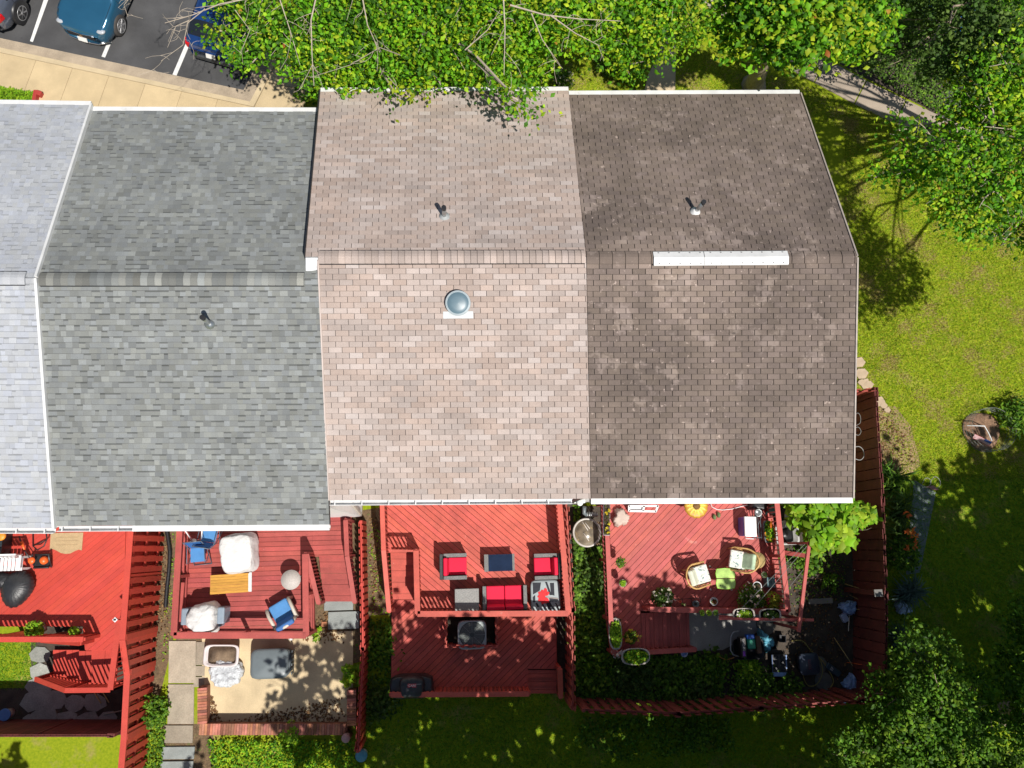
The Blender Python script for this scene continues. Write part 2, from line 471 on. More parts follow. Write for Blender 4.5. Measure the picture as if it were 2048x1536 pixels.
def house(name, label, pts, ze, zr, mat, kind, seed, cap, wall_in, rakeL=False, rakeR=False, guard=None, ridge2=None):
    """pts photo pixels: front eave L R, ridge L R, rear eave L R"""
    fl, fr, rl, rr, bl, br = pts
    FL, FR = at(*fl, ze), at(*fr, ze); RL, RR = at(*rl, zr), at(*rr, zr); BL, BR = at(*bl, ze), at(*br, ze)
    RL2 = at(*ridge2, zr) if ridge2 else RL
    base = ((FL + FR + BL + BR) / 4); base.z = 0
    root = thing(name, label, 'house', base)
    # walls
    wl, wr, wf, wb = wall_in
    mb = MB()
    x0 = min(BL.x, FL.x) + wl; x1 = BR.x - wr
    y0 = min(BL.y, BR.y) + wb; y1 = max(FL.y, FR.y) - wf; ym = (RL.y + RR.y) / 2
    zt = ze - .14
    zw0 = zt + (zr - ze) * (wb / (ym - (y0 - wb))) ; zw1 = zt + (zr - ze) * (wf / (y1 + wf - ym))
    poly = [(y0, 0.35), (y1, 0.35), (y1, zw1 - .03), (ym, zr - .2), (y0, zw0 - .03)]
    vs = [(x0, y, z) for y, z in poly] + [(x1, y, z) for y, z in poly]
    mb.add(vs, [(0, 1, 2, 3, 4)[::-1], (5, 6, 7, 8, 9)] + [(i, (i + 1) % 5, 5 + (i + 1) % 5, 5 + i) for i in range(5)])
    wall = build(mb, 'wall', SIDING, root, world=True)
    mb = MB(); z = .5
    while z < zw0 - .25:       # lapped siding boards on the rear and both end walls
        for (a, b) in (((x0, y0), (x1, y0)), ((x1, y0), (x1, y1)), ((x0, y1), (x0, y0))):
            a = Vector((*a, z)); b = Vector((*b, z)); d = (b - a).normalized(); o = d.cross(Vector((0, 0, 1)))
            mb.add([a + o * .014, b + o * .014, b + o * .003 + Vector((0, 0, .15)), a + o * .003 + Vector((0, 0, .15)), a, b], [(0, 1, 2, 3), (4, 5, 1, 0)])
        z += .15
    build(mb, 'siding', SIDING, wall, world=True)
    mb = MB(); mb.box(((x0 + x1) / 2, (y0 + y1) / 2, .172), (x1 - x0 - .04, y1 - y0 - .04, .344)); build(mb, 'foundation', TANM, root, world=True)
    # rear openings: a sliding door at deck level and two upper windows
    mb = MB(); cx = (x0 + x1) / 2
    for (wx, wz, ww, wh, nm) in ((cx - .5, 2.0, 1.9, 2.05, 'door'), (cx - 1.5, 4.3, 1.0, 1.2, 'window'), (cx + 1.5, 4.3, 1.0, 1.2, 'window')):
        m = MB(); m.box((wx, y0 - .02, wz), (ww, .09, wh)); fr_ = build(m, nm, TRIM, root, world=True, bev=.01)
        m = MB()
        for s_ in (-1, 1): m.box((wx + s_ * ww * .235, y0 - .068, wz), (ww * .42, .02, wh * .88))
        build(m, 'pane', GLASS, fr_, world=True)
    # roof
    mb = MB(); slab(mb, BL, BR, RR, RL2, off=-.022); slab(mb, FR, FL, RL, RR, off=-.022)
    roof = build(mb, 'roof', FELT, root, world=True)
    mb = MB()
    o = Vector((0, 0, .004))
    shingle_slope(mb, BL + o, BR + o, RR + o, RL2 + o, kind, seed)
    shingle_slope(mb, FR + o, FL + o, RL + o, RR + o, kind, seed + 1)
    build(mb, 'shingles', mat, roof, world=True)
    rg = random.Random(seed + 5); mb = MB()
    ca, cb = (RL2 if cap['l'] is None else at(*cap['l'], zr)), (RR if cap['r'] is None else at(*cap['r'], zr))
    sl = (zr - ze) / max(.1, (RL.y - BL.y))
    ridge_cap(mb, ca, cb, cap['w'], cap['w'] * sl * .95, cap['p'], rg, cap['v'])
    rc = build(mb, 'ridge_cap', mat, roof, world=True)
    if cap['v'] > .05:
        mb = MB(); hw = cap['w']; yv = Vector((0, 1, 0)); e = (cb - ca).normalized() * .02
        for sg in (-1, 1): mb.beam(ca + e + yv * sg * (hw + .004) + Vector((0, 0, -hw * sl * .95 + .012)), cb - e + yv * sg * (hw + .004) + Vector((0, 0, -hw * sl * .95 + .012)), .022, .034)
        build(mb, 'vent_edge', DARK, rc, world=True)
    # fascia and gutters
    for (a, b, nm, sgn) in ((BL, BR, 'gutter', -1), (FL, FR, 'gutter', 1)):
        mb = MB(); y = Vector((0, sgn, 0)); a2, b2 = a - Vector((0, 0, .02)), b - Vector((0, 0, .02))
        d = (b2 - a2).normalized(); W = (b2 - a2).length
        segs = guard if (guard and sgn < 0) else [(0, 1, True)]
        for s0_, s1_, cov in segs:
            p, q = a2 + d * (W * s0_), a2 + d * (W * s1_)
            prof = [(.004, .0), (.004, -.12), (.09, -.12), (.125, -.03), (.125, .0), (.112, .0), (.112, -.03), (.085, -.105), (.02, -.105), (.02, .0)]
            vs = [e + y * yy + Vector((0, 0, zz)) for e in (p, q) for yy, zz in prof]; m_ = len(prof)
            mb.add(vs, [(i, (i + 1) % m_, m_ + (i + 1) % m_, m_ + i) for i in range(m_)] + [tuple(range(m_)), tuple(range(m_, 2 * m_))])
            if cov:
                mb.box((p + q) / 2 + y * .066 + Vector((0, 0, .012)), ((q - p).length, .13, .014), rz=math.atan2(d.y, d.x), rx=-.1 * -sgn * -1)
            else:
                k = .12
                while k < (q - p).length:
                    mb.box(p + d * k + y * .066 + Vector((0, 0, .006)), (.028, .125, .012)); k += .62
        build(mb, nm, TRIM, root, world=True)
    for on, (e0, r_, e1, sd) in ((rakeL, (FL, RL, BL, -1)), (rakeR, (FR, RR, BR, 1))):
        if on:
            mb = MB(); x = Vector((sd * .035, 0, -.02))
            for a, b in ((e0, r_), (r_, e1)): mb.beam(a + x, b + x, .055, .17)
            build(mb, 'rake_board', TRIM, root, world=True)
    return root, dict(FL=FL, FR=FR, RL=RL, RR=RR, BL=BL, BR=BR, wall=wall, y0=y0, x0=x0, x1=x1, ze=ze, zr=zr)


ZE, ZR = 6.16, 7.85
pink, Hp = house('townhouse', 'townhouse with the pinkish tan shingle roof and round roof vent', [(641, 184), (1137, 182), (611, 514), (1172, 513), (659, 1000), (1181, 997)],
                 ZE, ZR, SH_PINK, 'tab', 3, dict(l=(637, 514), r=(1171, 513), w=.155, p=.148, v=.17), (.28, 0, .35, .35), guard=[(0.0, .93, False)], ridge2=(637, 514))
brown, Hb = house('townhouse', 'end townhouse with the dark weathered brown shingle roof', [(1138, 190), (1600, 188), (1173, 515), (1713, 514), (1182, 997), (1705, 995)],
                  ZE - .03, ZR - .04, SH_BROWN, 'worn', 13, dict(l=None, r=None, w=.15, p=.30, v=.04), (0, .2, .35, .35))
gray, Hg = house('townhouse', 'townhouse with the mottled mid grey shingle roof', [(186, 222), (641, 224), (74, 558), (637, 558), (113, 1052), (659, 1049)],
                 ZE - .12, ZR - .14, SH_GRAY, 'arch', 23, dict(l=(79, 558), r=(610, 558), w=.15, p=.155, v=.42), (0, .03, .35, .4), guard=[(0, .275, False), (.275, 1, True)])
pale, Hl = house('townhouse', 'townhouse with the pale blue grey shingle roof at the left', [(-290, 204), (181, 211), (-440, 556), (70, 556), (-440, 1055), (106, 1056)],
                 ZE - .1, ZR - .12, SH_LIGHT, 'pale', 33, dict(l=None, r=(52, 556), w=.15, p=.155, v=.07), (0, 0, .35, .4), rakeR=True, guard=[(0, 1, False)])
CREAM = M('cream_gable_edge', (.5, .42, .38), .8, .1, 4)
# metal saddle where the pink ridge stands over the grey roof
mb = MB(); a, b = at(611, 514, ZR - .02), at(637, 514, ZR - .02)
c, d = at(636, 569, ZR - .42), at(612, 558, ZR - .30)
mb.add([a, b, c, d, a - Vector((0, 0, .3)), b - Vector((0, 0, .3)), c - Vector((0, 0, .06)), d - Vector((0, 0, .06))],
       [(0, 1, 2, 3)[::-1], (0, 3, 7, 4), (1, 5, 6, 2), (2, 6, 7, 3), (4, 5, 1, 0)])
build(mb, 'flashing', M('white_flashing', (.56, .57, .58), .45, .2, 7, metal=.2), pink, world=True)
for a, b in ((Hp['FL'], Hp['RL']),):
    mb = MB(); mb.beam(a + Vector((-.015, 0, -.02)), b + Vector((-.015, 0, -.02)), .03, .18); build(mb, 'rake_edge', DARK, pink, world=True)  # dark strip paints the black shadow line where the rake overlaps the grey roof
mb = MB(); mb.beam(at(637, 520, ZR) + Vector((-.012, 0, -.03)), Hp['BL'] + Vector((-.012, 0, 0)), .03, .10); build(mb, 'rake_edge', CREAM, pink, world=True)
mb = MB()
for a, b in ((Hb['FR'], Hb['RR']), (Hb['RR'], Hb['BR'])): mb.beam(a + Vector((.015, 0, -.04)), b + Vector((.015, 0, -.04)), .035, .16)
build(mb, 'rake_board', M('weathered_rake', (.36, .31, .27), .7, .2, 4), brown, world=True)


def on_slope(H, u, v, rear):
    "point of the roof surface under pixel (u, v)"
    lo, hi = H['ze'], H['zr']
    for _ in range(30):
        p = at(u, v, (lo + hi) / 2); ye, yr = (H['BL'].y, H['RL'].y) if rear else (H['FR'].y, H['RR'].y)
        zs = H['ze'] + (H['zr'] - H['ze']) * (p.y - ye) / (yr - ye)
        if zs > (lo + hi) / 2: lo = (lo + hi) / 2
        else: hi = (lo + hi) / 2
    return at(u, v, hi)


def vent_pipe(H, root, u, v, rear, tilt=(0, 0), boot=WHITE, flash=False):
    p = on_slope(H, u, v, rear); s_ = -1 if rear else 1; sl = .32
    mb = MB(); top = p + Vector((tilt[0], tilt[1], .52))
    mb.tube([p - Vector((0, 0, .1)), top], .05, 12)
    pipe = build(mb, 'vent_pipe', STEEL, root, world=True)
    mb = MB(); mb.tube([top + Vector((0, 0, -.09)), top + Vector((0, 0, .012))], .056, 12); build(mb, 'cap', DARK, pipe, world=True)
    mb = MB(); mb.lathe([(.125, -.02), (.12, .03), (.07, .06), (.055, .10)], p, 16)
    if flash: mb.box(p + Vector((0, -.17, -.02 - .05)), (.22, .2, .012), rx=math.atan(sl))
    build(mb, 'boot', boot, pipe, world=True)


vent_pipe(Hp, pink, 889, 434, False, boot=M('grey_boot', (.35, .37, .37), .5))
vent_pipe(Hb, brown, 1390, 424, False, (.06, .02))
vent_pipe(Hg, gray, 420, 648, True, (0, 0), boot=STEEL, flash=True)
# round attic fan on the pink roof
p = on_slope(Hp, 916, 606, True); tilt = Matrix.Translation(p) @ Matrix.Rotation(math.atan(.315), 4, 'X')
mb = MB(); mb.T = tilt
mb.lathe([(.24, 0), (.24, .10), (.275, .12), (.28, .15), (.262, .16), (.25, .155), (.235, .165), (.14, .185), (0, .19)], n=36)
fan = build(mb, 'roof_vent', M('blue_grey_dome', (.10, .16, .195), .38, .06, 6), pink, world=True)
mb = MB(); mb.T = tilt; mb.lathe([(.278, .125), (.288, .14), (.278, .158)], n=36); build(mb, 'rim', M('pale_rim', (.32, .37, .39), .4), fan, world=True)
mb = MB(); mb.T = tilt; mb.box((0, -.27, .012), (.68, .16, .02)); mb.box((0, 0, .006), (.5, .5, .01)); build(mb, 'flange', M('pale_flange', (.45, .48, .49), .4), fan, world=True)
# white ridge vent on the brown roof
a, b = at(1307, 517, ZR), at(1576, 515, ZR); d = (b - a).normalized(); y = Vector((-d.y, d.x, 0))
mb = MB(); prof = [(-.17, -.035), (-.165, .0), (0, .055), (.165, .0), (.17, -.035)]
vs = [e + y * yy + Vector((0, 0, zz)) for e in (a, b) for yy, zz in prof]
mb.add(vs, [(i, i + 1, i + 6, i + 5) for i in range(4)] + [(0, 1, 2, 3, 4)[::-1], (5, 6, 7, 8, 9)]); mb.mi = 1
for k in range(13):
    q = a + d * ((b - a).length * (k + .5) / 13)
    for s_ in (-1, 1): mb.box(q + y * s_ * .13 + Vector((0, 0, .017)), (.03, .022, .012))
mb.beam(a + d * 1.18 + y * -.165 + Vector((0, 0, .004)), a + d * 1.18 + Vector((0, 0, .060)), .012, .008); mb.beam(a + d * 1.18 + y * .165 + Vector((0, 0, .004)), a + d * 1.18 + Vector((0, 0, .060)), .012, .008)
build(mb, 'ridge_vent', [WHITE, M('fixing_grey', (.2, .2, .2), .6)], brown, world=True)
# downspouts and meters on the rear walls
mb = MB(); x = Hg['x1'] + .05; mb.beam((x, Hg['y0'] + .62, 5.6), (x, Hg['y0'] + .05, 1.0), .06, .09); build(mb, 'downspout', M('beige_pipe', (.5, .46, .4), .5), gray, world=True)
mb = MB(); p = at(1183, 1003, 5.9); mb.beam(p, p + Vector((.1, .22, -.5)), .08, .1); mb.beam(p + Vector((.1, .25, -.5)), p + Vector((.1, .25, -5)), .08, .1)
build(mb, 'downspout', M('dark_downspout', (.05, .06, .055), .5), brown, world=True)
mb = MB(); p = at(1158, 1014, 1.6); mb.box((p.x, Hp['y0'] - .12, 1.5), (.34, .2, .55)); mb.lathe([(.09, 0), (.09, .12), (0, .13)], (p.x, Hp['y0'] - .22, 1.75), 12)
build(mb, 'meter_box', M('meter_grey', (.6, .61, .6), .4), pink, world=True, bev=.01)
# ---------------------------------------------------------------- decks
def clip(poly, nx, ny, d):
    "keep the part of poly with nx*x+ny*y <= d"
    out = []
    for i in range(len(poly)):
        a, b = poly[i], poly[(i + 1) % len(poly)]
        fa, fb = nx * a[0] + ny * a[1] - d, nx * b[0] + ny * b[1] - d
        if fa <= 0: out.append(a)
        if fa * fb < 0:
            t = fa / (fa - fb); out.append((a[0] + (b[0] - a[0]) * t, a[1] + (b[1] - a[1]) * t))
    return out


def planks(mb, poly, z, ang, w=.14, gap=.007, th=.03, var=.1):
    poly = [tuple(p) for p in poly]
    nx, ny = -math.sin(ang), math.cos(ang)
    ds = [nx * p[0] + ny * p[1] for p in poly]
    d = math.floor(min(ds) / w) * w
    while d < max(ds):
        q = clip(clip(poly, nx, ny, d + w - gap), -nx, -ny, -d)
        if len(q) > 2:
            rg = random.Random(round(d / w) * 7 + 3)
            c = rg.uniform(1 - var, 1 + var); mb.col = (c, c * rg.uniform(.92, 1.08), c * rg.uniform(.92, 1.08))
            mb.prism(q, z - th, z)
        d += w


def railing(root, pts, mat, w=.14, bal=.13, posts=True, skirt=None, balw=.035, low=.1, name='railing', hasbal=True):
    """pts: (top point, floor z) along one run: cap board, bottom rail, balusters, posts"""
    mb = MB()
    for (a, fa), (b, fb) in zip(pts[:-1], pts[1:]):
        c_ = RNG.uniform(.93, 1.07); mb.col = (c_, c_, c_)
        mb.beam(a - Vector((0, 0, .02)), b - Vector((0, 0, .02)), w, .04)
        d = b - a; Lr = d.length; dn = d.normalized(); side = Vector((-dn.y, dn.x, 0)).normalized()
        mb.beam(a - Vector((0, 0, .085)), b - Vector((0, 0, .085)), .04, .085)
        la, lb = Vector((a.x, a.y, fa + low)), Vector((b.x, b.y, fb + low))
        mb.beam(la, lb, .04, .085)
        if hasbal:
            k = bal * .6
            while k < Lr:
                t = k / Lr; p = a.lerp(b, t) + side * .0; z0 = (la.lerp(lb, t)).z - .06
                c_ = RNG.uniform(.88, 1.1); mb.col = (c_, c_, c_)
                mb.box((p.x + side.x * .038, p.y + side.y * .038, (z0 + p.z - .06) / 2), (balw, balw, p.z - .06 - z0), rz=math.atan2(dn.y, dn.x)); k += bal
    rail = build(mb, name, mat, root, world=True)
    if posts:
        P_ = []
        for i, (a, fa) in enumerate(pts): P_.append((a, fa))
        for (a, fa), (b, fb) in zip(pts[:-1], pts[1:]):
            n_ = int((b - a).length // 1.9)
            for k in range(1, n_ + 1): P_.append((a.lerp(b, k / (n_ + 1)), fa + (fb - fa) * k / (n_ + 1)))
        for a, fa in P_:
            m = MB(); zb = min(0, fa - .3); zt = a.z - .045
            m.box((a.x, a.y, (zb + zt) / 2), (.085, .085, zt - zb)); build(m, 'post', mat, rail, world=True)
    return rail


def treads(root, quads, mat, ang_along_x=True, risers=True):
    "quads: list of (pixel polygon, z)"
    mb = MB()
    for poly, z in quads:
        q = P(poly, z); c_ = RNG.uniform(.92, 1.06)
        mb.col = (c_, c_, c_)
        mid = [(q[0] + q[3]) / 2, (q[1] + q[2]) / 2] if not ang_along_x else [(q[0] + q[1]) / 2, (q[3] + q[2]) / 2]
        if ang_along_x:   # two boards lying along u: split in v
            m0, m1 = (q[0] + q[3]) / 2, (q[1] + q[2]) / 2; e = (q[3] - q[0]).normalized() * .004
            mb.prism([q[0], q[1], m1 - e, m0 - e], z - .035, z); mb.prism([m0 + e, m1 + e, q[2], q[3]], z - .035, z)
        else:
            m0, m1 = (q[0] + q[1]) / 2, (q[3] + q[2]) / 2; e = (q[1] - q[0]).normalized() * .004
            mb.prism([q[0], m0 - e, m1 - e, q[3]], z - .035, z); mb.prism([m0 + e, q[1], q[2], m1 + e], z - .035, z)
    st = build(mb, 'steps', mat, root, world=True)
    return st


def deck_root(label, u, v):
    p = at(u, v, 0); return thing('wooden_deck', label, 'deck', p)


def frame(root, polys, z, mat, h=.2):
    "rim boards under the edges of the floor"
    mb = MB()
    for poly in polys:
        for i in range(len(poly)):
            a, b = Vector((*poly[i], z - .04 - h / 2)), Vector((*poly[(i + 1) % len(poly)], z - .04 - h / 2))
            mb.beam(a, b, .04, h)
    build(mb, 'floor_frame', mat, root, world=True)


T = lambda u, v, z, f: (at(u, v, z), f)
# deck A: bright red, behind the pale grey roof
A_ = deck_root('bright orange red deck with diagonal boards at the lower left', 120, 1180)
ZA = .9
polys = [P(q, ZA) for q in ([(-130, 1015), (252, 1015), (247, 1252), (-130, 1252)], [(165, 1252), (247, 1252), (242, 1300), (170, 1300)])]
mb = MB()
for q in polys: planks(mb, q, ZA, R(40), .14, .005, var=.06)
build(mb, 'floor', REDA, A_, world=True); frame(A_, polys, ZA, REDA)
railing(A_, [T(-130, 1279, ZA + .92, ZA), T(166, 1279, ZA + .92, ZA)], REDA, bal=.125, balw=.05)
railing(A_, [T(238, 1240, ZA + .92, ZA), T(220, 1380, ZA + .92, ZA - .2)], REDA, w=.15)
railing(A_, [T(220, 1380, ZA + .92, .6), T(130, 1381, ZA + .85, .5), T(70, 1358, .95, .15)], REDA, w=.13)
railing(A_, [T(158, 1288, ZA + .8, ZA), T(82, 1282, 1.05, .2)], REDA, w=.10)
treads(A_, [([(183, 1300), (238, 1300), (232, 1366), (183, 1366)], .72), ([(158, 1302), (183, 1302), (183, 1366), (158, 1366)], .54), ([(133, 1300), (158, 1300), (158, 1364), (133, 1364)], .36),
            ([(106, 1300), (133, 1300), (133, 1360), (106, 1358)], .18)], REDA, False)
# deck B behind the grey roof
B_ = deck_root('red deck with straight boards and a blue cushioned chair behind the grey roof', 490, 1170)
ZB = .6
polys = [P(q, ZB) for q in ([(373, 1015), (624, 1015), (626, 1262), (358, 1262)], [(624, 1015), (700, 1015), (702, 1112), (625, 1112)])]
mb = MB()
for q in polys: planks(mb, q, ZB, 0.0, .14, .010, var=.12)
build(mb, 'floor', REDB, B_, world=True); frame(B_, polys, ZB, REDB)
railing(B_, [T(360, 1040, ZB + .9, ZB), T(347, 1271, ZB + .9, ZB), T(612, 1271, ZB + .9, ZB), T(610, 1108, ZB + .9, ZB)], REDB, w=.17, hasbal=False)
mb = MB()    # bench plank along the left rail
mb.beam(at(368, 1050, ZB + .45), at(365, 1145, ZB + .45), .10, .04); mb.beam(at(366, 1165, ZB + .45), at(357, 1262, ZB + .45), .1, .04); build(mb, 'middle_rail', REDB, B_, world=True)
railing(B_, [T(613, 1108, ZB + .88, ZB), T(637, 1207, .95, .1)], REDB, w=.13, bal=.11)
railing(B_, [T(691, 1040, ZB + .9, ZB), T(694, 1112, ZB + .88, ZB), T(709, 1205, .98, .1)], REDB, w=.13, bal=.14)
treads(B_, [([(638, 1113), (696, 1113), (698, 1135), (640, 1135)], .50), ([(640, 1135), (698, 1135), (701, 1158), (642, 1158)], .38),
            ([(643, 1158), (701, 1158), (704, 1180), (645, 1180)], .26), ([(646, 1180), (704, 1180), (708, 1203), (648, 1203)], .14)], REDB)
# deck C behind the pink roof, two levels
C_ = deck_root('two level red deck with red cushioned wicker furniture behind the pink roof', 950, 1180)
ZC, ZL = .9, .3
polys = [P(q, ZC) for q in ([(774, 990), (1122, 990), (1126, 1104), (775, 1104)], [(836, 1104), (1126, 1104), (1130, 1226), (838, 1226)])]
mb = MB()
for q in polys: planks(mb, q, ZC, R(-41), .145, .012, var=.08)
build(mb, 'upper_floor', RED, C_, world=True); frame(C_, polys, ZC, RED)
polys = [P(q, ZL) for q in ([(785, 1200), (893, 1200), (893, 1337), (784, 1337)], [(893, 1294), (992, 1294), (992, 1337), (893, 1337)], [(992, 1200), (1110, 1200), (1113, 1337), (992, 1337)], [(784, 1337), (1054, 1337), (1056, 1384), (783, 1384)])]
mb = MB()
for q in polys: planks(mb, q, ZL, R(42), .145, .012, var=.1)
build(mb, 'lower_floor', RED, C_, world=True); frame(C_, [P([(785, 1200), (1111, 1200), (1113, 1337), (1055, 1337), (1056, 1384), (783, 1384)], ZL)], ZL, RED)
railing(C_, [T(764, 1004, ZC + .92, ZC), T(767, 1100, ZC + .92, ZC), T(778, 1223, 1.25, ZL)], RED, w=.13, bal=.13)
railing(C_, [T(832, 1101, ZC + .92, ZC), T(835, 1228, ZC + .92, ZC), T(1137, 1227, ZC + .92, ZC), T(1119, 1004, ZC + .92, ZC)], RED, w=.155, bal=.12, balw=.045)
railing(C_, [T(779, 1101, ZC + .9, ZC), T(832, 1102, ZC + .9, ZC)], RED, w=.06, bal=.12, posts=False)
treads(C_, [([(781, 1106), (826, 1106), (827, 1130), (782, 1130)], .76), ([(782, 1130), (827, 1130), (828, 1153), (783, 1153)], .64),
            ([(783, 1153), (828, 1153), (829, 1176), (784, 1176)], .52), ([(784, 1176), (829, 1176), (831, 1199), (785, 1199)], .40)], RED)
railing(C_, [T(781, 1390, ZL + .9, ZL), T(1058, 1388, ZL + .9, ZL)], RED, w=.14, bal=.12, balw=.06)
railing(C_, [T(1120, 1338, ZL + .9, ZL), T(1122, 1396, .75, 0)], RED, w=.14, bal=.14)
treads(C_, [([(1056, 1340), (1112, 1340), (1113, 1355), (1056, 1355)], .20), ([(1056, 1355), (1113, 1355), (1113, 1371), (1056, 1371)], .12), ([(1056, 1371), (1113, 1371), (1113, 1387), (1056, 1387)], .05)], RED)
# deck D behind the brown roof
D_ = deck_root('weathered red deck full of potted plants behind the brown roof', 1390, 1150)
ZD = .6
REDD = M('faded_red_wood', (.43, .086, .073), .6, .14, 3, attr=True, bump=.15, fine=(40, .12), spots=(1.6, .64, (.52, .20, .17)))
polys = [P(q, ZD) for q in ([(1219, 985), (1540, 985), (1568, 1221), (1222, 1221)], [(1222, 1221), (1280, 1221), (1283, 1299), (1225, 1299)])]
mb = MB()
for q in polys: planks(mb, q, ZD, R(43), .145, .011, var=.08)
build(mb, 'floor', REDD, D_, world=True); frame(D_, polys, ZD, REDD)
railing(D_, [T(1212, 1005, ZD + .9, ZD), T(1222, 1240, ZD + .9, ZD)], REDD, w=.13, bal=.13)
railing(D_, [T(1300, 1219, ZD + .9, ZD), T(1577, 1224, ZD + .9, ZD), T(1554, 1004, ZD + .9, ZD)], REDD, w=.15, bal=.14)
railing(D_, [T(1222, 1240, ZD + .88, ZD), T(1229, 1308, ZD + .7, ZD), T(1392, 1299, .75, .0)], REDD, w=.14, bal=.15)
us = [1282, 1298, 1316, 1333, 1349, 1366, 1378]
treads(D_, [([(us[i], 1226), (us[i + 1], 1226), (us[i + 1] + 2, 1298), (us[i] + 2, 1298)], .53 - i * .085) for i in range(6)], REDD, False)


# ---------------------------------------------------------------- fences
def fence(label, base, zt, mat, name='board_fence', wv=.15, pitch=.30, off=.05, side=1, cap=False, z0=.05, posts=2.2, jag=.0, group=None):
    """shadow-box fence; base = [(x, y), ...] line, zt = height at each vertex; side=+1: boards at the left of the line first"""
    c0 = Vector((*base[0], 0)); root = thing(name, label, 'fence', c0, group=group)
    mb = MB(); mrs = [MB(), MB(), MB()]; mc = MB(); pp = []
    for (a, b, za, zb) in zip(base[:-1], base[1:], zt[:-1], zt[1:]):
        a = Vector((*a, 0)); b = Vector((*b, 0)); d = b - a; Lr = d.length; dn = d.normalized(); s_ = Vector((-dn.y, dn.x, 0)) * side; ang = math.atan2(dn.y, dn.x)
        k = 0; i = 0
        while k < Lr:
            t = min(1, (k + wv / 2) / Lr); z = za + (zb - za) * t + RNG.uniform(-jag, jag)
            for sg, sh in ((1, 0), (-1, pitch / 2)):
                t2 = (k + sh + wv / 2) / Lr
                if t2 > 1: continue
                p = a + d * t2 + s_ * (sg * off)
                c_ = RNG.uniform(.8, 1.15); mb.col = (c_, c_ * RNG.uniform(.92, 1.08), c_ * RNG.uniform(.9, 1.1))
                mb.box((p.x, p.y, (z0 + z) / 2), (wv, .02, z - z0), rz=ang)
            k += pitch
        for sg in (1, -1):
            p = b - dn * .06 + s_ * (sg * (off + .022)); mb.col = (.95, .95, .95); mb.box((p.x, p.y, (z0 + zb) / 2), (wv, .02, zb - z0 - .01), rz=ang)
        for mr, f in zip(mrs, (.14, .52, .9)):
            mr.beam(a + Vector((0, 0, za * f)), b + Vector((0, 0, zb * f)), .045, .09)
        n_ = max(1, round(Lr / posts))
        for j in range(n_ + 1): pp.append((a + d * (j / n_), za + (zb - za) * j / n_))
        if cap: mc.beam(a + Vector((0, 0, za + .025)), b + Vector((0, 0, zb + .025)), .16, .04)
    build(mb, 'boards', mat, root, world=True); [build(mr, 'rail', mat, root, world=True) for mr in mrs]
    if cap: build(mc, 'cap_board', mat, root, world=True)
    for p, z in pp:
        m = MB(); m.box((p.x, p.y, (z - .04) / 2), (.088, .088, z - .04)); build(m, 'post', mat, root, world=True)
    return root


q = P([(329, 1035), (311, 1262)], 0); q2 = P([(307, 1330), (297, 1452), (288, 1560)], 0)
fence('tall red slatted fence between the bright red deck and the covered chair deck', q + q2, [2.3, 2.2, 1.75, 1.6, 1.6], REDA, side=1, cap=True, off=.055, pitch=.285)
q = P([(-140, 1440), (284, 1440)], 0)
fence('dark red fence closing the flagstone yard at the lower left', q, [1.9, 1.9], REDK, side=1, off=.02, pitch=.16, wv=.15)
q = P([(730, 1046), (735, 1290), (727, 1480)], 0)
fence('low red fence between the blue chair deck and the two level deck', q, [1.0, 1.05, 1.3], REDA, side=-1, off=.05, pitch=.2, wv=.13)
q = P([(1134, 1004), (1146, 1222), (1147, 1418)], 1.5)
fence('red fence along the ivy strip beside the two level deck', q, [1.5, 1.5, 1.5], REDF, side=-1, off=.05, pitch=.27, wv=.14)
q = P([(1150, 1396), (1328, 1403), (1480, 1392), (1668, 1379)], 0)
fence('shaded red fence at the foot of the cluttered garden', q, [1.85, 1.85, 1.85, 1.85], M('shade_tinted_red_wood', (.24, .045, .034), .7, .25, 3, attr=True, bump=.2, fine=(30, .2)), side=1, off=.05, jag=.03)  # fence red darkened in the colour for the shade along here
q = P([(1668, 1379), (1706, 1377), (1708, 1180), (1702, 1005), (1690, 803)], 0)
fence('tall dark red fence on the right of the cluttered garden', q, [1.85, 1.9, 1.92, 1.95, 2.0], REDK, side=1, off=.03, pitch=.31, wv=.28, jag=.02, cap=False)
q = P([(1690, 803), (1640, 806)], 0)
fence('short red fence return by the gable wall of the brown house', q, [2.0, 2.0], REDF, side=1, off=.04, pitch=.3, wv=.16)
# low picket box round the air conditioner
root = thing('picket_fence', 'low red picket enclosure around the air conditioner', 'fence', at(942, 1262, ZL))
mb = MB()
ln = P([(893, 1225), (891, 1292), (994, 1292), (992, 1225)], ZL + .55)
for a, b in zip(ln[:-1], ln[1:]):
    a = Vector((*a, 0)); b = Vector((*b, 0)); d = b - a; k = .03
    for z in (ZL + .15, ZL + .5): mb.beam(a + Vector((0, 0, z)), b + Vector((0, 0, z)), .035, .07)
    i = 0; s_ = Vector((-d.y, d.x, 0)).normalized()
    while k < d.length:
        c_ = RNG.uniform(.85, 1.1); mb.col = (c_, c_, c_); p = a + d * (k / d.length) + s_ * (.028 if i % 2 else -.028)
        mb.box((p.x, p.y, ZL + .3), (.11, .02, .6), rz=math.atan2(d.y, d.x)); k += .115; i += 1
build(mb, 'pickets', RED, root, world=True)
for p in ln:
    m = MB(); m.box((p.x, p.y, ZL + .31), (.08, .08, .63)); build(m, 'post', RED, root, world=True)


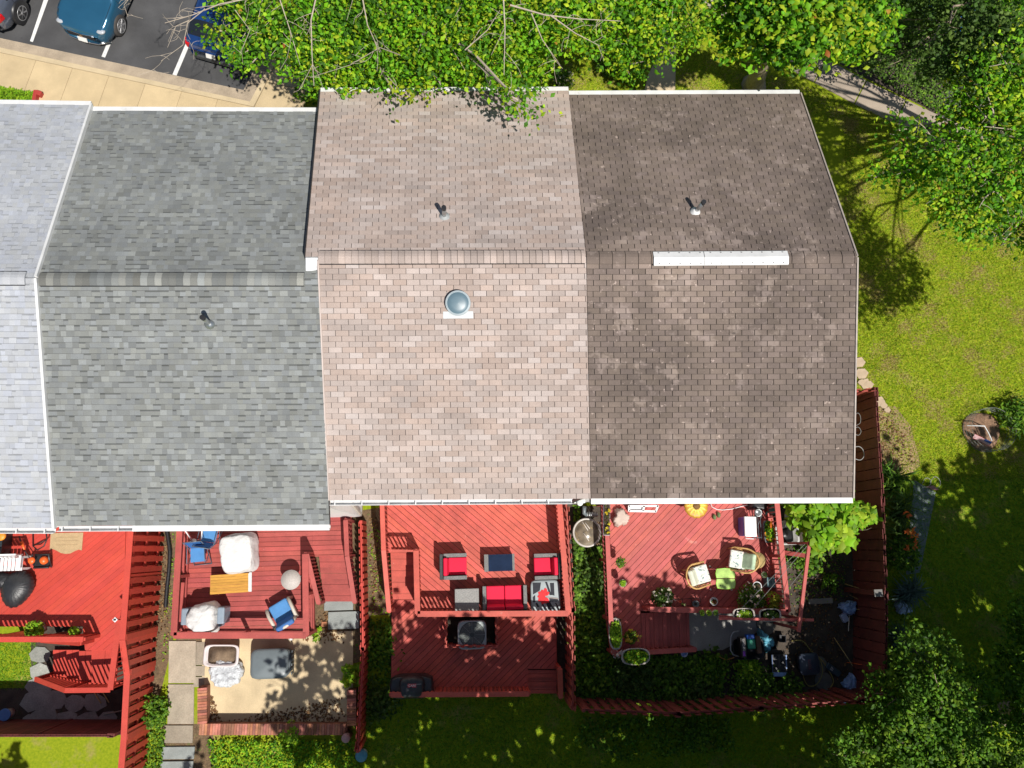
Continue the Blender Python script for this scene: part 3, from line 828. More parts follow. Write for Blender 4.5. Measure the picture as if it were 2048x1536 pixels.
# brick edging walls round the patio
def brick_wall(label, a, b, z, wd=.3):
    a = Vector((*a, 0)); b = Vector((*b, 0)); d = b - a; dn = d.normalized(); mb = MB(); k = 0
    mb.col = (.7, .7, .7); mb.beam(a + Vector((0, 0, z / 2 - .035)), b + Vector((0, 0, z / 2 - .035)), wd - .04, z - .07)
    while k < d.length - .05:
        c_ = RNG.uniform(.55, 1.5); mb.col = (c_, c_ * RNG.uniform(.85, 1.1), c_ * RNG.uniform(.8, 1.2))
        p = a + dn * (k + .037); mb.box((p.x, p.y, z - .035 + RNG.uniform(-.004, .004)), (.066, wd, .07), rz=math.atan2(dn.y, dn.x)); k += .075
    solo(mb, 'brick_wall', BRICK, label, 'low wall', 'brick edging walls around the patio')


MOSS = BRICK
q = P([(398, 1459), (694, 1459)], .42); brick_wall('long low brick wall along the foot of the patio', q[0], q[1], .42, .3)
q = P([(404, 1448), (404, 1374)], .42); brick_wall('short sunlit brick wall on the left of the patio', q[0], q[1], .42, .26)
q = P([(703, 1452), (703, 1380)], .42); brick_wall('short mossy brick wall beside the low red fence', q[0], q[1], .42, .26)
mb = MB(); mb.lathe([(.12, 0), (.12, .5), (.125, .52), (.10, .55), (0, .56)], at(697, 1468, 0), 16)
solo(mb, 'post', M('pink_post_cap', (.42, .26, .26), .7), 'round pinkish post at the corner of the brick patio wall', 'post')
# ---------------------------------------------------------------- foliage
def rawmesh(name, V, Fq, C, mat, parent=None, world=False, org=None):
    """numpy mesh: V (n,3), Fq (m,k) faces, C (n,3) point colours"""
    if parent is None: o0 = np.array(org if org is not None else V.mean(0))
    elif world: o0 = np.array(ORG.get(parent.name, Vector((0, 0, 0))))
    else: o0 = np.zeros(3)
    me = bpy.data.meshes.new(name); n, m, k = len(V), len(Fq), Fq.shape[1]
    me.vertices.add(n); me.vertices.foreach_set('co', (V - o0).astype(np.float32).ravel())
    me.loops.add(m * k); me.loops.foreach_set('vertex_index', Fq.astype(np.int32).ravel())
    me.polygons.add(m); me.polygons.foreach_set('loop_start', np.arange(0, m * k, k, dtype=np.int32)); me.polygons.foreach_set('loop_total', np.full(m, k, dtype=np.int32))
    a = me.attributes.new('Col', 'FLOAT_COLOR', 'POINT'); a.data.foreach_set('color', np.c_[C, np.ones(n)].astype(np.float32).ravel())
    me.materials.append(mat); me.update(calc_edges=True)
    o = bpy.data.objects.new(name, me); COL.objects.link(o)
    if parent is None: o.location = o0
    else: o.parent = parent; ORG[o.name] = ORG.get(parent.name, Vector((0, 0, 0)))
    return o


GREENS = dict(
    bright=[(.18, .43, .010), (.13, .36, .008), (.29, .48, .012), (.08, .24, .008), (.40, .50, .02), (.05, .15, .006)],
    mid=[(.10, .24, .012), (.07, .18, .010), (.15, .30, .016), (.20, .33, .02), (.05, .12, .008)],
    dark=[(.06, .13, .02), (.085, .16, .022), (.05, .10, .015), (.12, .20, .03)],
    lime=[(.22, .44, .015), (.28, .48, .02), (.16, .36, .012), (.36, .50, .03)],
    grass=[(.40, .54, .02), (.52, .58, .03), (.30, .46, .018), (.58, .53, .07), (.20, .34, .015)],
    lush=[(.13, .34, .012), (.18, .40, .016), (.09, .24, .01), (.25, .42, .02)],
    blue=[(.10, .16, .13), (.13, .19, .15), (.07, .12, .09)],
    ivy=[(.06, .12, .014), (.08, .17, .018), (.11, .22, .02), (.18, .33, .025), (.13, .26, .02)])


def leaves(pos, L, W, pal, up=.6, fold=.25, seed=0, rnd=.35, autumn=0.0, droop=0.0, lump=0):
    "leaf-shaped folded faces at pos (n,3); returns V, F, C"
    r = np.random.default_rng(seed + 17); n = len(pos)
    nrm = r.normal(size=(n, 3)); nrm /= np.linalg.norm(nrm, axis=1)[:, None] + 1e-9
    nrm[:, 2] = np.abs(nrm[:, 2]) + up; nrm /= np.linalg.norm(nrm, axis=1)[:, None]
    t = r.normal(size=(n, 3)); t -= nrm * (t * nrm).sum(1)[:, None]; t /= np.linalg.norm(t, axis=1)[:, None] + 1e-9
    t[:, 2] -= droop; b = np.cross(nrm, t)
    s = (1 + rnd * r.uniform(-1, 1, n))[:, None]
    A = pos - t * L * .5 * s; B = pos + t * L * .5 * s - nrm * L * .12 * s
    mid = pos - t * L * .05 * s + nrm * W * fold * s
    V = np.stack([A, mid + b * W * .5 * s - nrm * W * fold * s, B, mid - b * W * .5 * s - nrm * W * fold * s, mid + t * L * .0], 1)
    F_ = np.array([[0, 4, 1], [4, 2, 1], [0, 3, 4], [4, 3, 2]])
    F_ = (np.arange(n)[:, None, None] * 5 + F_[None]).reshape(-1, 3)
    p = np.array(GREENS[pal]) if isinstance(pal, str) else np.array(pal)
    c = p[r.integers(0, len(p), n)] * r.uniform(.75, 1.25, n)[:, None]
    if lump:
        g_ = np.arange(n) // lump; m_ = g_.max() + 1; k = r.random(n) < .7
        c2 = p[r.integers(0, len(p), m_)][g_] * r.uniform(.85, 1.15, n)[:, None]; c = np.where(k[:, None], c2, c) * r.uniform(.68, 1.28, m_)[g_][:, None]
    if autumn:
        k = r.random(n) < autumn; c[k] = np.array([(.45, .25, .03), (.5, .36, .04), (.42, .14, .03)])[r.integers(0, 3, k.sum())]
    return V.reshape(-1, 3), F_, np.repeat(c, 5, 0)


def join(parts):
    V, Fs, C, o = [], [], [], 0
    for v, f, c in parts: V.append(v); Fs.append(f + o); C.append(c); o += len(v)
    return np.concatenate(V), np.concatenate(Fs), np.concatenate(C)


def blob_pts(blobs, n, seed=0, shell=.55, clump=0.0, lump=9):
    """points in ellipsoids (c, rx, ry, rz); a share gathered into small sprays so that gaps open between them"""
    r = np.random.default_rng(seed + 3); out = []
    vol = np.array([b[1] * b[2] * b[3] for b in blobs]) ** .72; vol /= vol.sum()
    for b, q in zip(blobs, vol):
        k = max(4, int(n * q)); c = np.array(b[0]); rad = np.array(b[1:4])
        m = max(3, int(k / lump)) if clump else k
        d = r.normal(size=(m, 3)); d /= np.linalg.norm(d, axis=1)[:, None]
        rr = r.uniform(0, 1, m) ** (1 / 3) * (1 - shell) + shell * r.uniform(.65, 1.08, m)
        p = d * rr[:, None]
        if clump:
            p = np.repeat(p, lump, 0) * rad + r.normal(size=(m * lump, 3)) * clump * np.array([1, 1, .6])
        else: p = p * rad
        out.append(p + c)
    return np.concatenate(out)


LF = LEAF('leaf', .42, .6); LFD = LEAF('dull_leaf', .33, .7)
BARK = M('bark', (.30, .24, .17), .95, .35, 5, bump=.8, stretch=(1, 1, .25), fine=(25, .3))
TWIG = M('pale_twig', (.38, .32, .25), .8, .2, 6)


def branch(mb, a, b, r0, r1, bend=.12, n=5, seg=6, rg=RNG):
    a = Vector(a); b = Vector(b); d = b - a; Lr = d.length
    off = Vector((rg.uniform(-1, 1), rg.uniform(-1, 1), rg.uniform(-.3, 1))) * bend * Lr
    pts = [a + d * (i / n) + off * math.sin(math.pi * i / n) + Vector((rg.uniform(-1, 1), rg.uniform(-1, 1), rg.uniform(-1, 1))) * (.02 * Lr if 0 < i < n else 0) for i in range(n + 1)]
    mb.tube(pts, r0, seg, r1, caps=False); return pts


def tree(label, base, blobs, n, L, W, pal, trunk=.16, top=None, seed=0, clump=.13, autumn=.0, twigs=0, name='broadleaf_tree', group=None, cat='tree', up=.5, mat=None, lump=16, shell=.55, extra=()):
    root = thing(name, label, cat, base, group=group); rg = random.Random(seed)
    base = Vector(base); mb = MB()
    cz = sum(b[0][2] for b in blobs) / len(blobs); cx = sum(b[0][0] for b in blobs) / len(blobs); cy = sum(b[0][1] for b in blobs) / len(blobs)
    fork = Vector(top) if top else Vector((base.x + (cx - base.x) * .35, base.y + (cy - base.y) * .35, base.z + (cz - base.z) * .62))
    d = fork - base
    pts = [base + d * t + Vector((math.sin(t * 5 + seed) * .05, math.cos(t * 4 + seed) * .05, 0)) * d.length * .2 for t in (0, .06, .25, .5, .75, 1)]
    rs = [1.55, 1.12, .95, .85, .75, .62]
    for i in range(5): mb.tube(pts[i:i + 2], trunk * rs[i], 10, trunk * rs[i + 1], caps=False)
    build(mb, 'trunk', BARK, root, world=True)
    mb = MB()
    for b in blobs:
        c = Vector(b[0]); st = pts[-1] if rg.random() < .7 else pts[-2]
        ln = branch(mb, st, c, trunk * .42, trunk * .1, .1, 6, 6, rg)
        for k in range(3 + twigs if b[1] > .4 else 1):
            s = ln[rg.randint(2, len(ln) - 1)]; a = rg.uniform(0, 6.28)
            e = c + Vector((math.cos(a) * b[1], math.sin(a) * b[2], rg.uniform(-.3, .9) * b[3])) * rg.uniform(.7, 1.08)
            l2 = branch(mb, s, e, trunk * .11 + .006, .005, .12, 5, 5, rg)
            for _ in range(2 if twigs else 0):
                s2 = l2[rg.randint(2, 4)]; dv = Vector((rg.uniform(-1, 1), rg.uniform(-1, 1), rg.uniform(-.2, .5))) * rg.uniform(.3, .7)
                branch(mb, s2, s2 + dv, .007, .003, .15, 4, 4, rg)
    for px, z0, z1, r0 in extra:
        q = [at(u, v, z0 + (z1 - z0) * i / (len(px) - 1)) for i, (u, v) in enumerate(px)]
        mb.tube(q, r0, 6, r0 * .35, caps=False)
        for i in range(1, len(q)):
            for _ in range(2):
                s = q[i - 1].lerp(q[i], rg.random()); dv = (q[i] - q[i - 1]).normalized() * rg.uniform(.2, .6) + Vector((rg.uniform(-.45, .45), rg.uniform(-.45, .45), rg.uniform(-.15, .2)))
                l3 = branch(mb, s, s + dv, r0 * .35, .004, .15, 4, 4, rg)
                branch(mb, l3[2], l3[2] + Vector((rg.uniform(-.4, .4), rg.uniform(-.4, .4), rg.uniform(-.1, .15))), .006, .003, .15, 3, 4, rg)
    build(mb, 'branches', TWIG if twigs else BARK, root, world=True)
    pos = blob_pts(blobs, n, seed, clump=clump, lump=lump, shell=shell)
    V, F_, C = leaves(pos, L, W, pal, up, seed=seed, autumn=autumn, rnd=.5, lump=lump)
    rawmesh('crown', V, F_, C, mat or LF, root, True)
    return root


def shrub(label, c, r, h, n, L, W, pal, name='shrub', cat='shrub', seed=0, flowers=None, group=None, clump=.05, up=.6, mat=None, lump=6, parts=None):
    root = thing(name, label, cat, c, group=group); c = Vector(c)
    blobs = parts or [((c.x, c.y, c.z + h * .55), r, r, h * .5)] + [((c.x + math.cos(a) * r * .5, c.y + math.sin(a) * r * .5, c.z + h * .4), r * .62, r * .62, h * .4) for a in (seed, seed + 2.1, seed + 4.2)]
    mb = MB(); rg = random.Random(seed)
    for b in blobs:
        for _ in range(2): branch(mb, c, Vector(b[0]) + Vector((rg.uniform(-.4, .4) * b[1], rg.uniform(-.4, .4) * b[2], 0)), .012, .005, .1, 4, 5, rg)
    build(mb, 'stems', BARK, root, world=True)
    pos = blob_pts(blobs, n, seed, clump=clump, lump=lump)
    pos[:, 2] = np.maximum(pos[:, 2], c.z + .03)
    rawmesh('foliage', *leaves(pos, L, W, pal, up, seed=seed), mat or LF, root, True)
    if flowers:
        cols, k, size = flowers; p2 = blob_pts(blobs, k, seed + 9, shell=1.0); p2 = p2[p2[:, 2] > c.z + h * .35]
        fl = leaves(np.repeat(p2, 4, 0) + NR.normal(size=(len(p2) * 4, 3)) * size * .3, size, size * .7, cols, 1.2, seed=seed + 1)
        rawmesh('flowers', *fl, LFD, root, True)
    return root


def blades(root_pts, n, Lr, W, pal, seed=0, spread=1.0, arch=.5):
    "arching strap leaves out of points: (x, y, z) list; two quads each"
    r = np.random.default_rng(seed); base = np.array(root_pts)[r.integers(0, len(root_pts), n)] + r.normal(size=(n, 3)) * np.array([.04, .04, 0])
    a = r.uniform(0, 2 * np.pi, n); out = np.c_[np.cos(a), np.sin(a), np.zeros(n)] * (spread * r.uniform(.3, 1, n))[:, None]
    sd = np.c_[-np.sin(a), np.cos(a), np.zeros(n)] * W / 2; L_ = (Lr * r.uniform(.7, 1.15, n))[:, None]; z = np.array([0, 0, 1.])
    m1 = base + out * L_ * .45 + z * L_ * .62; m2 = base + out * L_ * (.45 + .5) + z * L_ * (.62 - .3 * arch)
    V = np.stack([base - sd, base + sd, m1 + sd, m1 - sd, m2 + sd * .12, m2 - sd * .12], 1).reshape(-1, 3)
    F_ = (np.arange(n)[:, None, None] * 6 + np.array([[0, 1, 2, 3], [3, 2, 4, 5]])[None]).reshape(-1, 4)
    p = np.array(GREENS[pal]) if isinstance(pal, str) else np.array(pal)
    c = p[r.integers(0, len(p), n)] * r.uniform(.75, 1.25, n)[:, None]
    return V, F_, np.repeat(c, 6, 0)


def strap(label, c, n, Lr, W, pal, name='grass_clump', cat='plant', seed=0, spread=1.0, arch=.5, group=None, pts=None, flowers=None):
    root = thing(name, label, cat, c, group=group); c = Vector(c)
    pp = [(c.x + dx, c.y + dy, c.z) for dx, dy in (pts or [(0, 0)])]
    rawmesh('leaves', *blades(pp, n, Lr, W, pal, seed, spread, arch), LFD, root, True)
    if flowers:
        cols, k, size, h = flowers; r = np.random.default_rng(seed)
        p2 = np.array(pp)[r.integers(0, len(pp), k)] + r.normal(size=(k, 3)) * .12 + np.array([0, 0, h])
        rawmesh('flowers', *leaves(np.repeat(p2, 6, 0) + r.normal(size=(k * 6, 3)) * size * .35, size, size * .45, cols, .8, seed=seed), LFD, root, True)
        mb = MB()
        for q in p2: mb.tube([(c.x, c.y, c.z), q], .006, 4)
        build(mb, 'stalks', M('green_stalk', (.10, .16, .03), .7), root, world=True)
    return root


def cover(name, polys, n, L, W, pal, h=.12, z=0.0, seed=0, up=.7, mat=None, holes=0.0, scale=.8):
    "ground cover: leaves scattered over photo polygons (convex) at height z..z+h, thinned by a patchy field"
    r = np.random.default_rng(seed); pos = []
    for poly in polys:
        q = np.array([tuple(p) for p in P(poly, z)]); lo, hi = q.min(0), q.max(0)
        area = .5 * abs(sum(q[i][0] * q[(i + 1) % len(q)][1] - q[(i + 1) % len(q)][0] * q[i][1] for i in range(len(q))))
        k = int(n * area * 2.2); p = r.uniform(lo, hi, (k, 2)); ok = np.ones(k, bool)
        s = np.sign(sum(q[i][0] * q[(i + 1) % len(q)][1] - q[(i + 1) % len(q)][0] * q[i][1] for i in range(len(q))))
        for i in range(len(q)):
            a, b = q[i], q[(i + 1) % len(q)]; ok &= s * ((b[0] - a[0]) * (p[:, 1] - a[1]) - (b[1] - a[1]) * (p[:, 0] - a[0])) > 0
        p = p[ok][:int(n * area)]
        f = np.sin(p[:, 0] * 2.3 * scale + seed) * np.cos(p[:, 1] * 2.9 * scale + seed * 2) + .6 * np.sin(p[:, 0] * 6.1 * scale + p[:, 1] * 4.3 * scale)
        p = p[f > holes * 1.6 - 1.6 + r.uniform(-.5, .5, len(p))]
        f = np.sin(p[:, 0] * 3.1 * scale + seed) * np.cos(p[:, 1] * 2.3 * scale + seed * 2)
        pos.append(np.c_[p, z + r.uniform(.15, 1, len(p)) * h * (.65 + .35 * f)])
    return tag(rawmesh(name, *leaves(np.concatenate(pos), L, W, pal, up, seed=seed), mat or LFD), kind='stuff')


def grass(name, polys, n, pal, seed=0, Lr=.09, W=.014, dry=True, z=0.0):
    r = np.random.default_rng(seed); Vs = []
    for poly in polys:
        q = np.array([tuple(p) for p in P(poly, z)]); lo, hi = q.min(0), q.max(0)
        sg = sum(q[i][0] * q[(i + 1) % len(q)][1] - q[(i + 1) % len(q)][0] * q[i][1] for i in range(len(q)))
        k = int(n * abs(sg) / 2 * 2); p = r.uniform(lo, hi, (k, 2)); ok = np.ones(k, bool)
        for i in range(len(q)):
            a, b = q[i], q[(i + 1) % len(q)]; ok &= np.sign(sg) * ((b[0] - a[0]) * (p[:, 1] - a[1]) - (b[1] - a[1]) * (p[:, 0] - a[0])) > 0
        Vs.append(p[ok][:int(n * abs(sg) / 2)])
    p = np.concatenate(Vs); m = len(p); a = r.uniform(0, 2 * np.pi, m); d = np.c_[np.cos(a), np.sin(a)] * (Lr * r.uniform(.3, 1.1, m))[:, None]
    s = np.c_[-np.sin(a), np.cos(a)] * W / 2; z0 = np.full(m, z); z1 = z + Lr * r.uniform(.15, .6, m)
    V = np.stack([np.c_[p - s, z0], np.c_[p + s, z0], np.c_[p + d * .6 + s * .7, z1], np.c_[p + d, z1 * .9]], 1).reshape(-1, 3)
    F_ = np.arange(m * 4).reshape(m, 4)
    pl = np.array(GREENS[pal]); c = pl[r.integers(0, len(pl), m)] * r.uniform(.7, 1.25, m)[:, None]
    if dry:
        f = np.sin(p[:, 0] * 1.7 + 1) * np.cos(p[:, 1] * 2.1) + .7 * np.sin(p[:, 0] * 4.3 + p[:, 1] * 3.1) + .5 * np.sin(p[:, 1] * 7.7 - p[:, 0] * 5.2) + r.normal(size=m) * .5
        k = f > .82; c[k] = np.array([(.48, .40, .13), (.52, .42, .18), (.40, .35, .09)])[r.integers(0, 3, k.sum())]
    return tag(rawmesh(name, V, F_, np.repeat(c, 4, 0), LFD), kind='stuff')


def wrinkle(o, strength=.05, size=.22):
    tx = bpy.data.textures.new('folds', 'CLOUDS'); tx.noise_scale = size; tx.noise_type = 'HARD_NOISE'; tx.noise_depth = 2
    s_ = o.modifiers.new('sub', 'SUBSURF'); s_.levels = s_.render_levels = 2
    d = o.modifiers.new('folds', 'DISPLACE'); d.texture = tx; d.strength = strength; d.mid_level = .35; return o


def pot(label, u, v, z, r=.13, h=.2, mat=None, pal='lime', ph=.2, n=160, L=.06, W=.04, flowers=None, seed=0, group=None, soil=True, oval=None, rz=0, name='plant_pot', cat='potted plant', pr=None, pw=2.0, rim=None):
    c = at(u, v, z); root = thing(name, label, cat, c, rz, group)
    sx, sy = (oval or (1, 1)); mb = MB()
    mb.lathe([(r * .74, 0), (r * .95, h * .85), (r * 1.02, h * .86), (r * 1.02, h), (r * .9, h), (r * .88, h * .8)], (0, 0, 0), 24, sx=sx, sy=sy, pw=pw)
    build(mb, 'pot', mat, root)
    if rim:
        mb = MB(); mb.lathe([(r * 1.0, h * .93), (r * 1.07, h * .95), (r * 1.07, h * 1.02), (r * .92, h * 1.03), (r * .9, h * .93)], (0, 0, 0), 24, sx=sx, sy=sy, pw=pw); build(mb, 'rim', rim, root)
    mb = MB(); mb.lathe([(r * .9, h * .78), (0, h * .82)], (0, 0, 0), 16, sx=sx, sy=sy, pw=pw); build(mb, 'soil', SOIL, root)
    if n:
        pr = pr or r * 1.05
        pos = blob_pts([((0, 0, h + ph * .35), pr * sx, pr * sy, ph * .6)], n, seed, shell=.3); pos[:, 2] = np.maximum(pos[:, 2], h * .8)
        rawmesh('foliage', *leaves(pos, L, W, pal, .6, seed=seed), LF, root)
    if flowers:
        cols, k, size = flowers; pp = blob_pts([((0, 0, h + ph * .5), pr * sx, pr * sy, ph * .65)], k * 2, seed + 4, shell=1); pp = pp[pp[:, 2] > h + ph * .3][:k]
        rawmesh('flowers', *leaves(np.repeat(pp, 4, 0) + NR.normal(size=(len(pp) * 4, 3)) * size * .3, size, size * .7, cols, 1.2, seed=seed), LFD, root)
    return root
# ---------------------------------------------------------------- trees and planting
EX1 = [([(620, -60), (520, -8), (440, 8), (385, 30), (330, 46)], 7.6, 6.6, .026), ([(410, 18), (376, 45), (366, 90), (322, 122)], 7.0, 6.2, .014), ([(300, -40), (262, -8), (248, 10), (256, 34)], 6.6, 6.0, .014), ([(380, 40), (352, 52), (335, 95)], 6.8, 6.4, .012),
       ([(640, -40), (622, 40), (624, 110), (628, 172)], 8.4, 7.4, .022), ([(720, -30), (735, 50), (760, 105)], 8.8, 8.2, .02), ([(800, 110), (760, 95), (700, 130), (620, 155)], 8.2, 6.9, .014), ([(1005, -40), (1010, 60), (1008, 150)], 9.2, 8.4, .022),
       ([(930, 100), (975, 60), (1000, 20)], 8.2, 9.0, .016), ([(1020, 10), (1090, 30), (1160, 38), (1240, 42)], 9.2, 8.6, .022), ([(1100, 30), (1150, 66), (1200, 92)], 9.0, 8.2, .018), ([(1060, 20), (1085, 80), (1120, 130)], 9.0, 8.0, .016), ([(470, 20), (500, 60), (480, 110)], 7.0, 6.3, .012), ([(560, 0), (580, 60), (600, 130)], 8.0, 7.0, .016)]
def B(lst): return [(tuple(at(u, v, z)), r, r, r * .8) for u, v, z, r in lst]


tree('big bright green tree whose twigs hang over the front of the pink roof', at(780, -150, 0),
     B([(440, 62, 5.2, .3), (480, 112, 5.2, .36), (520, 50, 6, .6), (580, 105, 6.0, .5), (600, 40, 7, .85), (630, 140, 6, .5), (640, 100, 6.6, .7), (690, 60, 7.2, .9), (700, 150, 6.4, .5), (760, 20, 7.8, .9), (780, 110, 6.8, .8),
        (850, 50, 7.6, .9), (860, 140, 6.8, .6), (930, 100, 7.4, .8), (930, 0, 8, .9), (1000, 50, 8, .8), (1000, 130, 7, .6), (1035, 200, 8.2, .24), (1068, 218, 8.2, .15), (985, 180, 7.8, .16), (795, 193, 7.2, .12),
        (480, -40, 6, 1), (650, -80, 7, 1.3), (850, -90, 7.5, 1.3), (500, 130, 5, .2)]),
     32000, .118, .077, 'bright', trunk=.2, seed=2, clump=.2, autumn=.004, twigs=3, group='front trees', shell=.4, extra=EX1)
tree('round green tree filling the gap between the pink roof and the front path', at(1230, -140, 0),
     B([(1060, 80, 7.4, .7), (1100, 20, 8, .9), (1165, 60, 7.4, .7), (1180, 0, 8, .8), (1240, 80, 6.6, .6), (1290, 25, 7.2, .85), (1330, 80, 6.8, .6), (1380, 30, 7.2, .7), (1260, 130, 5.4, .5), (1060, 140, 6.4, .5), (1300, -60, 7.5, 1.2), (1130, -80, 7.5, 1.2)]),
     16000, .118, .077, 'bright', trunk=.16, seed=5, clump=.2, autumn=.004, twigs=2, group='front trees', shell=.4)
tree('large leaved tree with a bare pale trunk by the front of the brown roof', at(1503, 172, 0),
     B([(1480, 20, 7, .7), (1525, 70, 7.2, .65), (1560, 15, 8, .9), (1600, 70, 7.8, .75), (1640, 20, 8.2, .9), (1690, 60, 7.8, .75), (1725, 15, 8, .7), (1760, 65, 7.4, .45), (1465, 75, 6.6, .45), (1600, -70, 8, 1.3), (1560, 110, 7, .35)]),
     15000, .155, .108, 'bright', trunk=.3, seed=8, clump=.2, autumn=.003, group='front trees', top=at(1560, 50, 5.0))
tree('spreading yellow green tree over the right side lawn', at(2120, 330, 0),
     B([(1790, 262, 6.8, .35), (1815, 340, 6.8, .5), (1775, 350, 6.6, .25), (1860, 300, 7.2, .8), (1870, 390, 7.2, .7), (1930, 330, 7.8, 1), (1950, 430, 7.4, .75), (1990, 380, 7.8, .9), (1990, 260, 8, .9), (2035, 450, 7.4, .6), (2060, 320, 8, 1.1), (2000, 190, 8, .8),
        (1920, 250, 7.3, .6), (2060, 170, 8, .9), (1985, 475, 7.2, .3), (2150, 250, 8, 1.6), (2160, 420, 8, 1.5), (1780, 300, 6.8, .3), (1750, 355, 6.6, .2), (2200, 560, 7.5, 1.4), (2260, 680, 7.5, 1.5), (2200, 640, 6, 1.1), (1985, 85, 8, .8), (2060, 50, 8.5, 1), (1930, 150, 7.4, .45), (2020, 125, 8.5, 1.1), (1955, 215, 7.8, .6)]),
     24000, .12, .078, 'bright', trunk=.2, seed=11, clump=.19, autumn=.006, twigs=2, group='front trees', shell=.4)
tree('dark shaded tree over the driveway at the top right', at(1965, 60, 0),
     B([(1880, 20, 4.6, .8), (1950, 95, 4.2, .6), (1990, 30, 5.6, 1), (1800, 95, 2.6, .5), (2045, 80, 5.6, .8), (1760, 120, 2.4, .4), (1900, -40, 5.5, 1.2), (1860, 110, 2.8, .35), (1830, 50, 3.2, .5), (1790, 40, 3.6, .4), (1900, 150, 2.6, .4), (1960, 190, 3, .4), (2020, 20, 6, .9), (1850, -20, 4.5, .8), (1720, 130, 1.6, .3), (1690, 105, 1.5, .25), (1945, 100, 8, .9), (1885, 112, 7.6, .6), (1842, 140, 7.2, .35), (1990, 55, 8.4, .9)]),
     15000, .11, .075, 'dark', trunk=.14, seed=14, clump=.15, group='front trees')  # dark leaf palette stands in for shade from trees further off
tree('dense low tree with bright tips in the bottom right corner', at(1890, 1420, 0),
     B([(1850, 1320, 3.0, .9), (1790, 1400, 2.6, .8), (1880, 1410, 3.6, 1.0), (1945, 1390, 2.8, .8), (1830, 1480, 3.2, .9), (1930, 1490, 3.4, .9), (1760, 1480, 2.4, .7), (2000, 1480, 2.8, .8), (1700, 1520, 2.2, .7), (1870, 1560, 3.2, 1), (1990, 1580, 3, 1)]),
     20000, .115, .07, 'mid', trunk=.16, seed=17, clump=.13, cat='tree')
tree('half seen dark green tree on the right edge of the back lawn', at(2090, 1340, 0),
     B([(2060, 1240, 2.6, .7), (2040, 1350, 3.0, .8), (2100, 1300, 3.2, .9), (2080, 1430, 2.8, .8)]), 7000, .12, .075, 'mid', trunk=.12, seed=19, clump=.13)
# tall trees south of the gardens (their shade fills the gardens)
sh = [(3.0, -10.2), (6.6, -10.0), (9.8, -9.7), (12.6, -9.2), (19.6, -6.5), (23.0, -5.4), (27, -5.2), (5, -14.8), (9.2, -14.6), (13.5, -13.2), (17.5, -12.5), (24, -9.4)]
def crown_blobs(seed, k, r):
    rg = random.Random(seed); return [((math.cos(a) * q, math.sin(a) * q, z), r, r, r * .8) for a, q, z in ((rg.uniform(0, 6.28), rg.uniform(.3, 2.3), rg.uniform(5, 9.8)) for _ in range(k))]


proto = tree('tall shade tree standing in the row south of the gardens', (0, 0, 0), crown_blobs(3, 12, 1.25), 3000, .30, .22, 'mid', trunk=.26, seed=31, clump=.28, group='tall shade trees south of the gardens', name='shade_tree', lump=14)
proto.location = (sh[0][0], sh[0][1], 0)
for i, (x, y) in enumerate(sh[1:]): dup(proto, (x, y, 0), (i + 1) * 1.3)
thin = tree('thin crowned shade tree beyond the foot of the patio', (0, 0, 0), crown_blobs(9, 9, .8), 620, .26, .18, 'mid', trunk=.2, seed=37, clump=.25, group='thin crowned trees south of the patio', name='shade_tree', lump=14)
thin.location = (-3.0, -12.6, 0)
dup(thin, (-5.9, -14.4, 0), 1.1); dup(thin, (-8.4, -13.0, 0), 2.4); dup(proto, (-9.2, -12.9, 0), .7, scale=.95); dup(thin, (-11.8, -13.4, 0), 4)

# grass and ground cover
grass('lawn_grass', [[(1570, 190), (1830, 240), (2110, 330), (2110, 720), (1690, 720), (1690, 500)], [(1690, 720), (2110, 720), (2110, 960), (1760, 960)], [(1690, 560), (1800, 560), (1800, 740), (1690, 740)]], 1500, 'grass', 1)
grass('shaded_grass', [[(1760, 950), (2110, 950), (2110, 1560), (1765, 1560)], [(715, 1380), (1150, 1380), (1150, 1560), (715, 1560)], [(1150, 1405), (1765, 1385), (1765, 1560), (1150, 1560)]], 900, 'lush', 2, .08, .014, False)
grass('front_grass', [[(1080, 60), (1290, 60), (1285, 200), (1080, 200)], [(1355, 95), (1430, 95), (1600, 170), (1600, 200), (1352, 200)], [(1600, 170), (1830, 260), (1760, 300), (1620, 230)]], 1300, 'grass', 3)
grass('planter_grass', [[(-40, 170), (74, 188), (66, 222), (-40, 222)]], 3000, 'lime', 4, .15, .016, False, .135)
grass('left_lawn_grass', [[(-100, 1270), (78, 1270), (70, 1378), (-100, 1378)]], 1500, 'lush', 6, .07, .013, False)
cover('ivy', [[(1146, 1070), (1216, 1070), (1226, 1310), (1150, 1310)], [(1150, 1310), (1440, 1310), (1445, 1398), (1152, 1402)]], 520, .125, .10, 'ivy', .28, seed=5, holes=.1)
cover('ivy_edge', [[(1146, 1010), (1160, 1010), (1164, 1220), (1150, 1220)]], 500, .08, .07, 'mid', .3, seed=6)
cover('garden_weeds', [[(1440, 1310), (1560, 1340), (1560, 1400), (1440, 1400)], [(1555, 1085), (1690, 1090), (1690, 1200), (1580, 1210)]], 130, .08, .04, 'ivy', .12, seed=7, holes=.5)
cover('fence_side_plants', [[(1160, 1432), (1460, 1432), (1470, 1500), (1240, 1520), (1150, 1480)], [(735, 1240), (785, 1230), (780, 1400), (745, 1470), (735, 1470)]], 260, .10, .075, 'mid', .25, seed=8, holes=.3)
cover('hedge_bed', [[(415, 1478), (720, 1478), (715, 1560), (430, 1560)]], 620, .085, .05, 'bright', .38, seed=9, holes=.12)
cover('hedge_bed', [[(250, 1440), (330, 1390), (335, 1440), (325, 1560), (250, 1560)]], 600, .085, .055, 'mid', .35, seed=10)
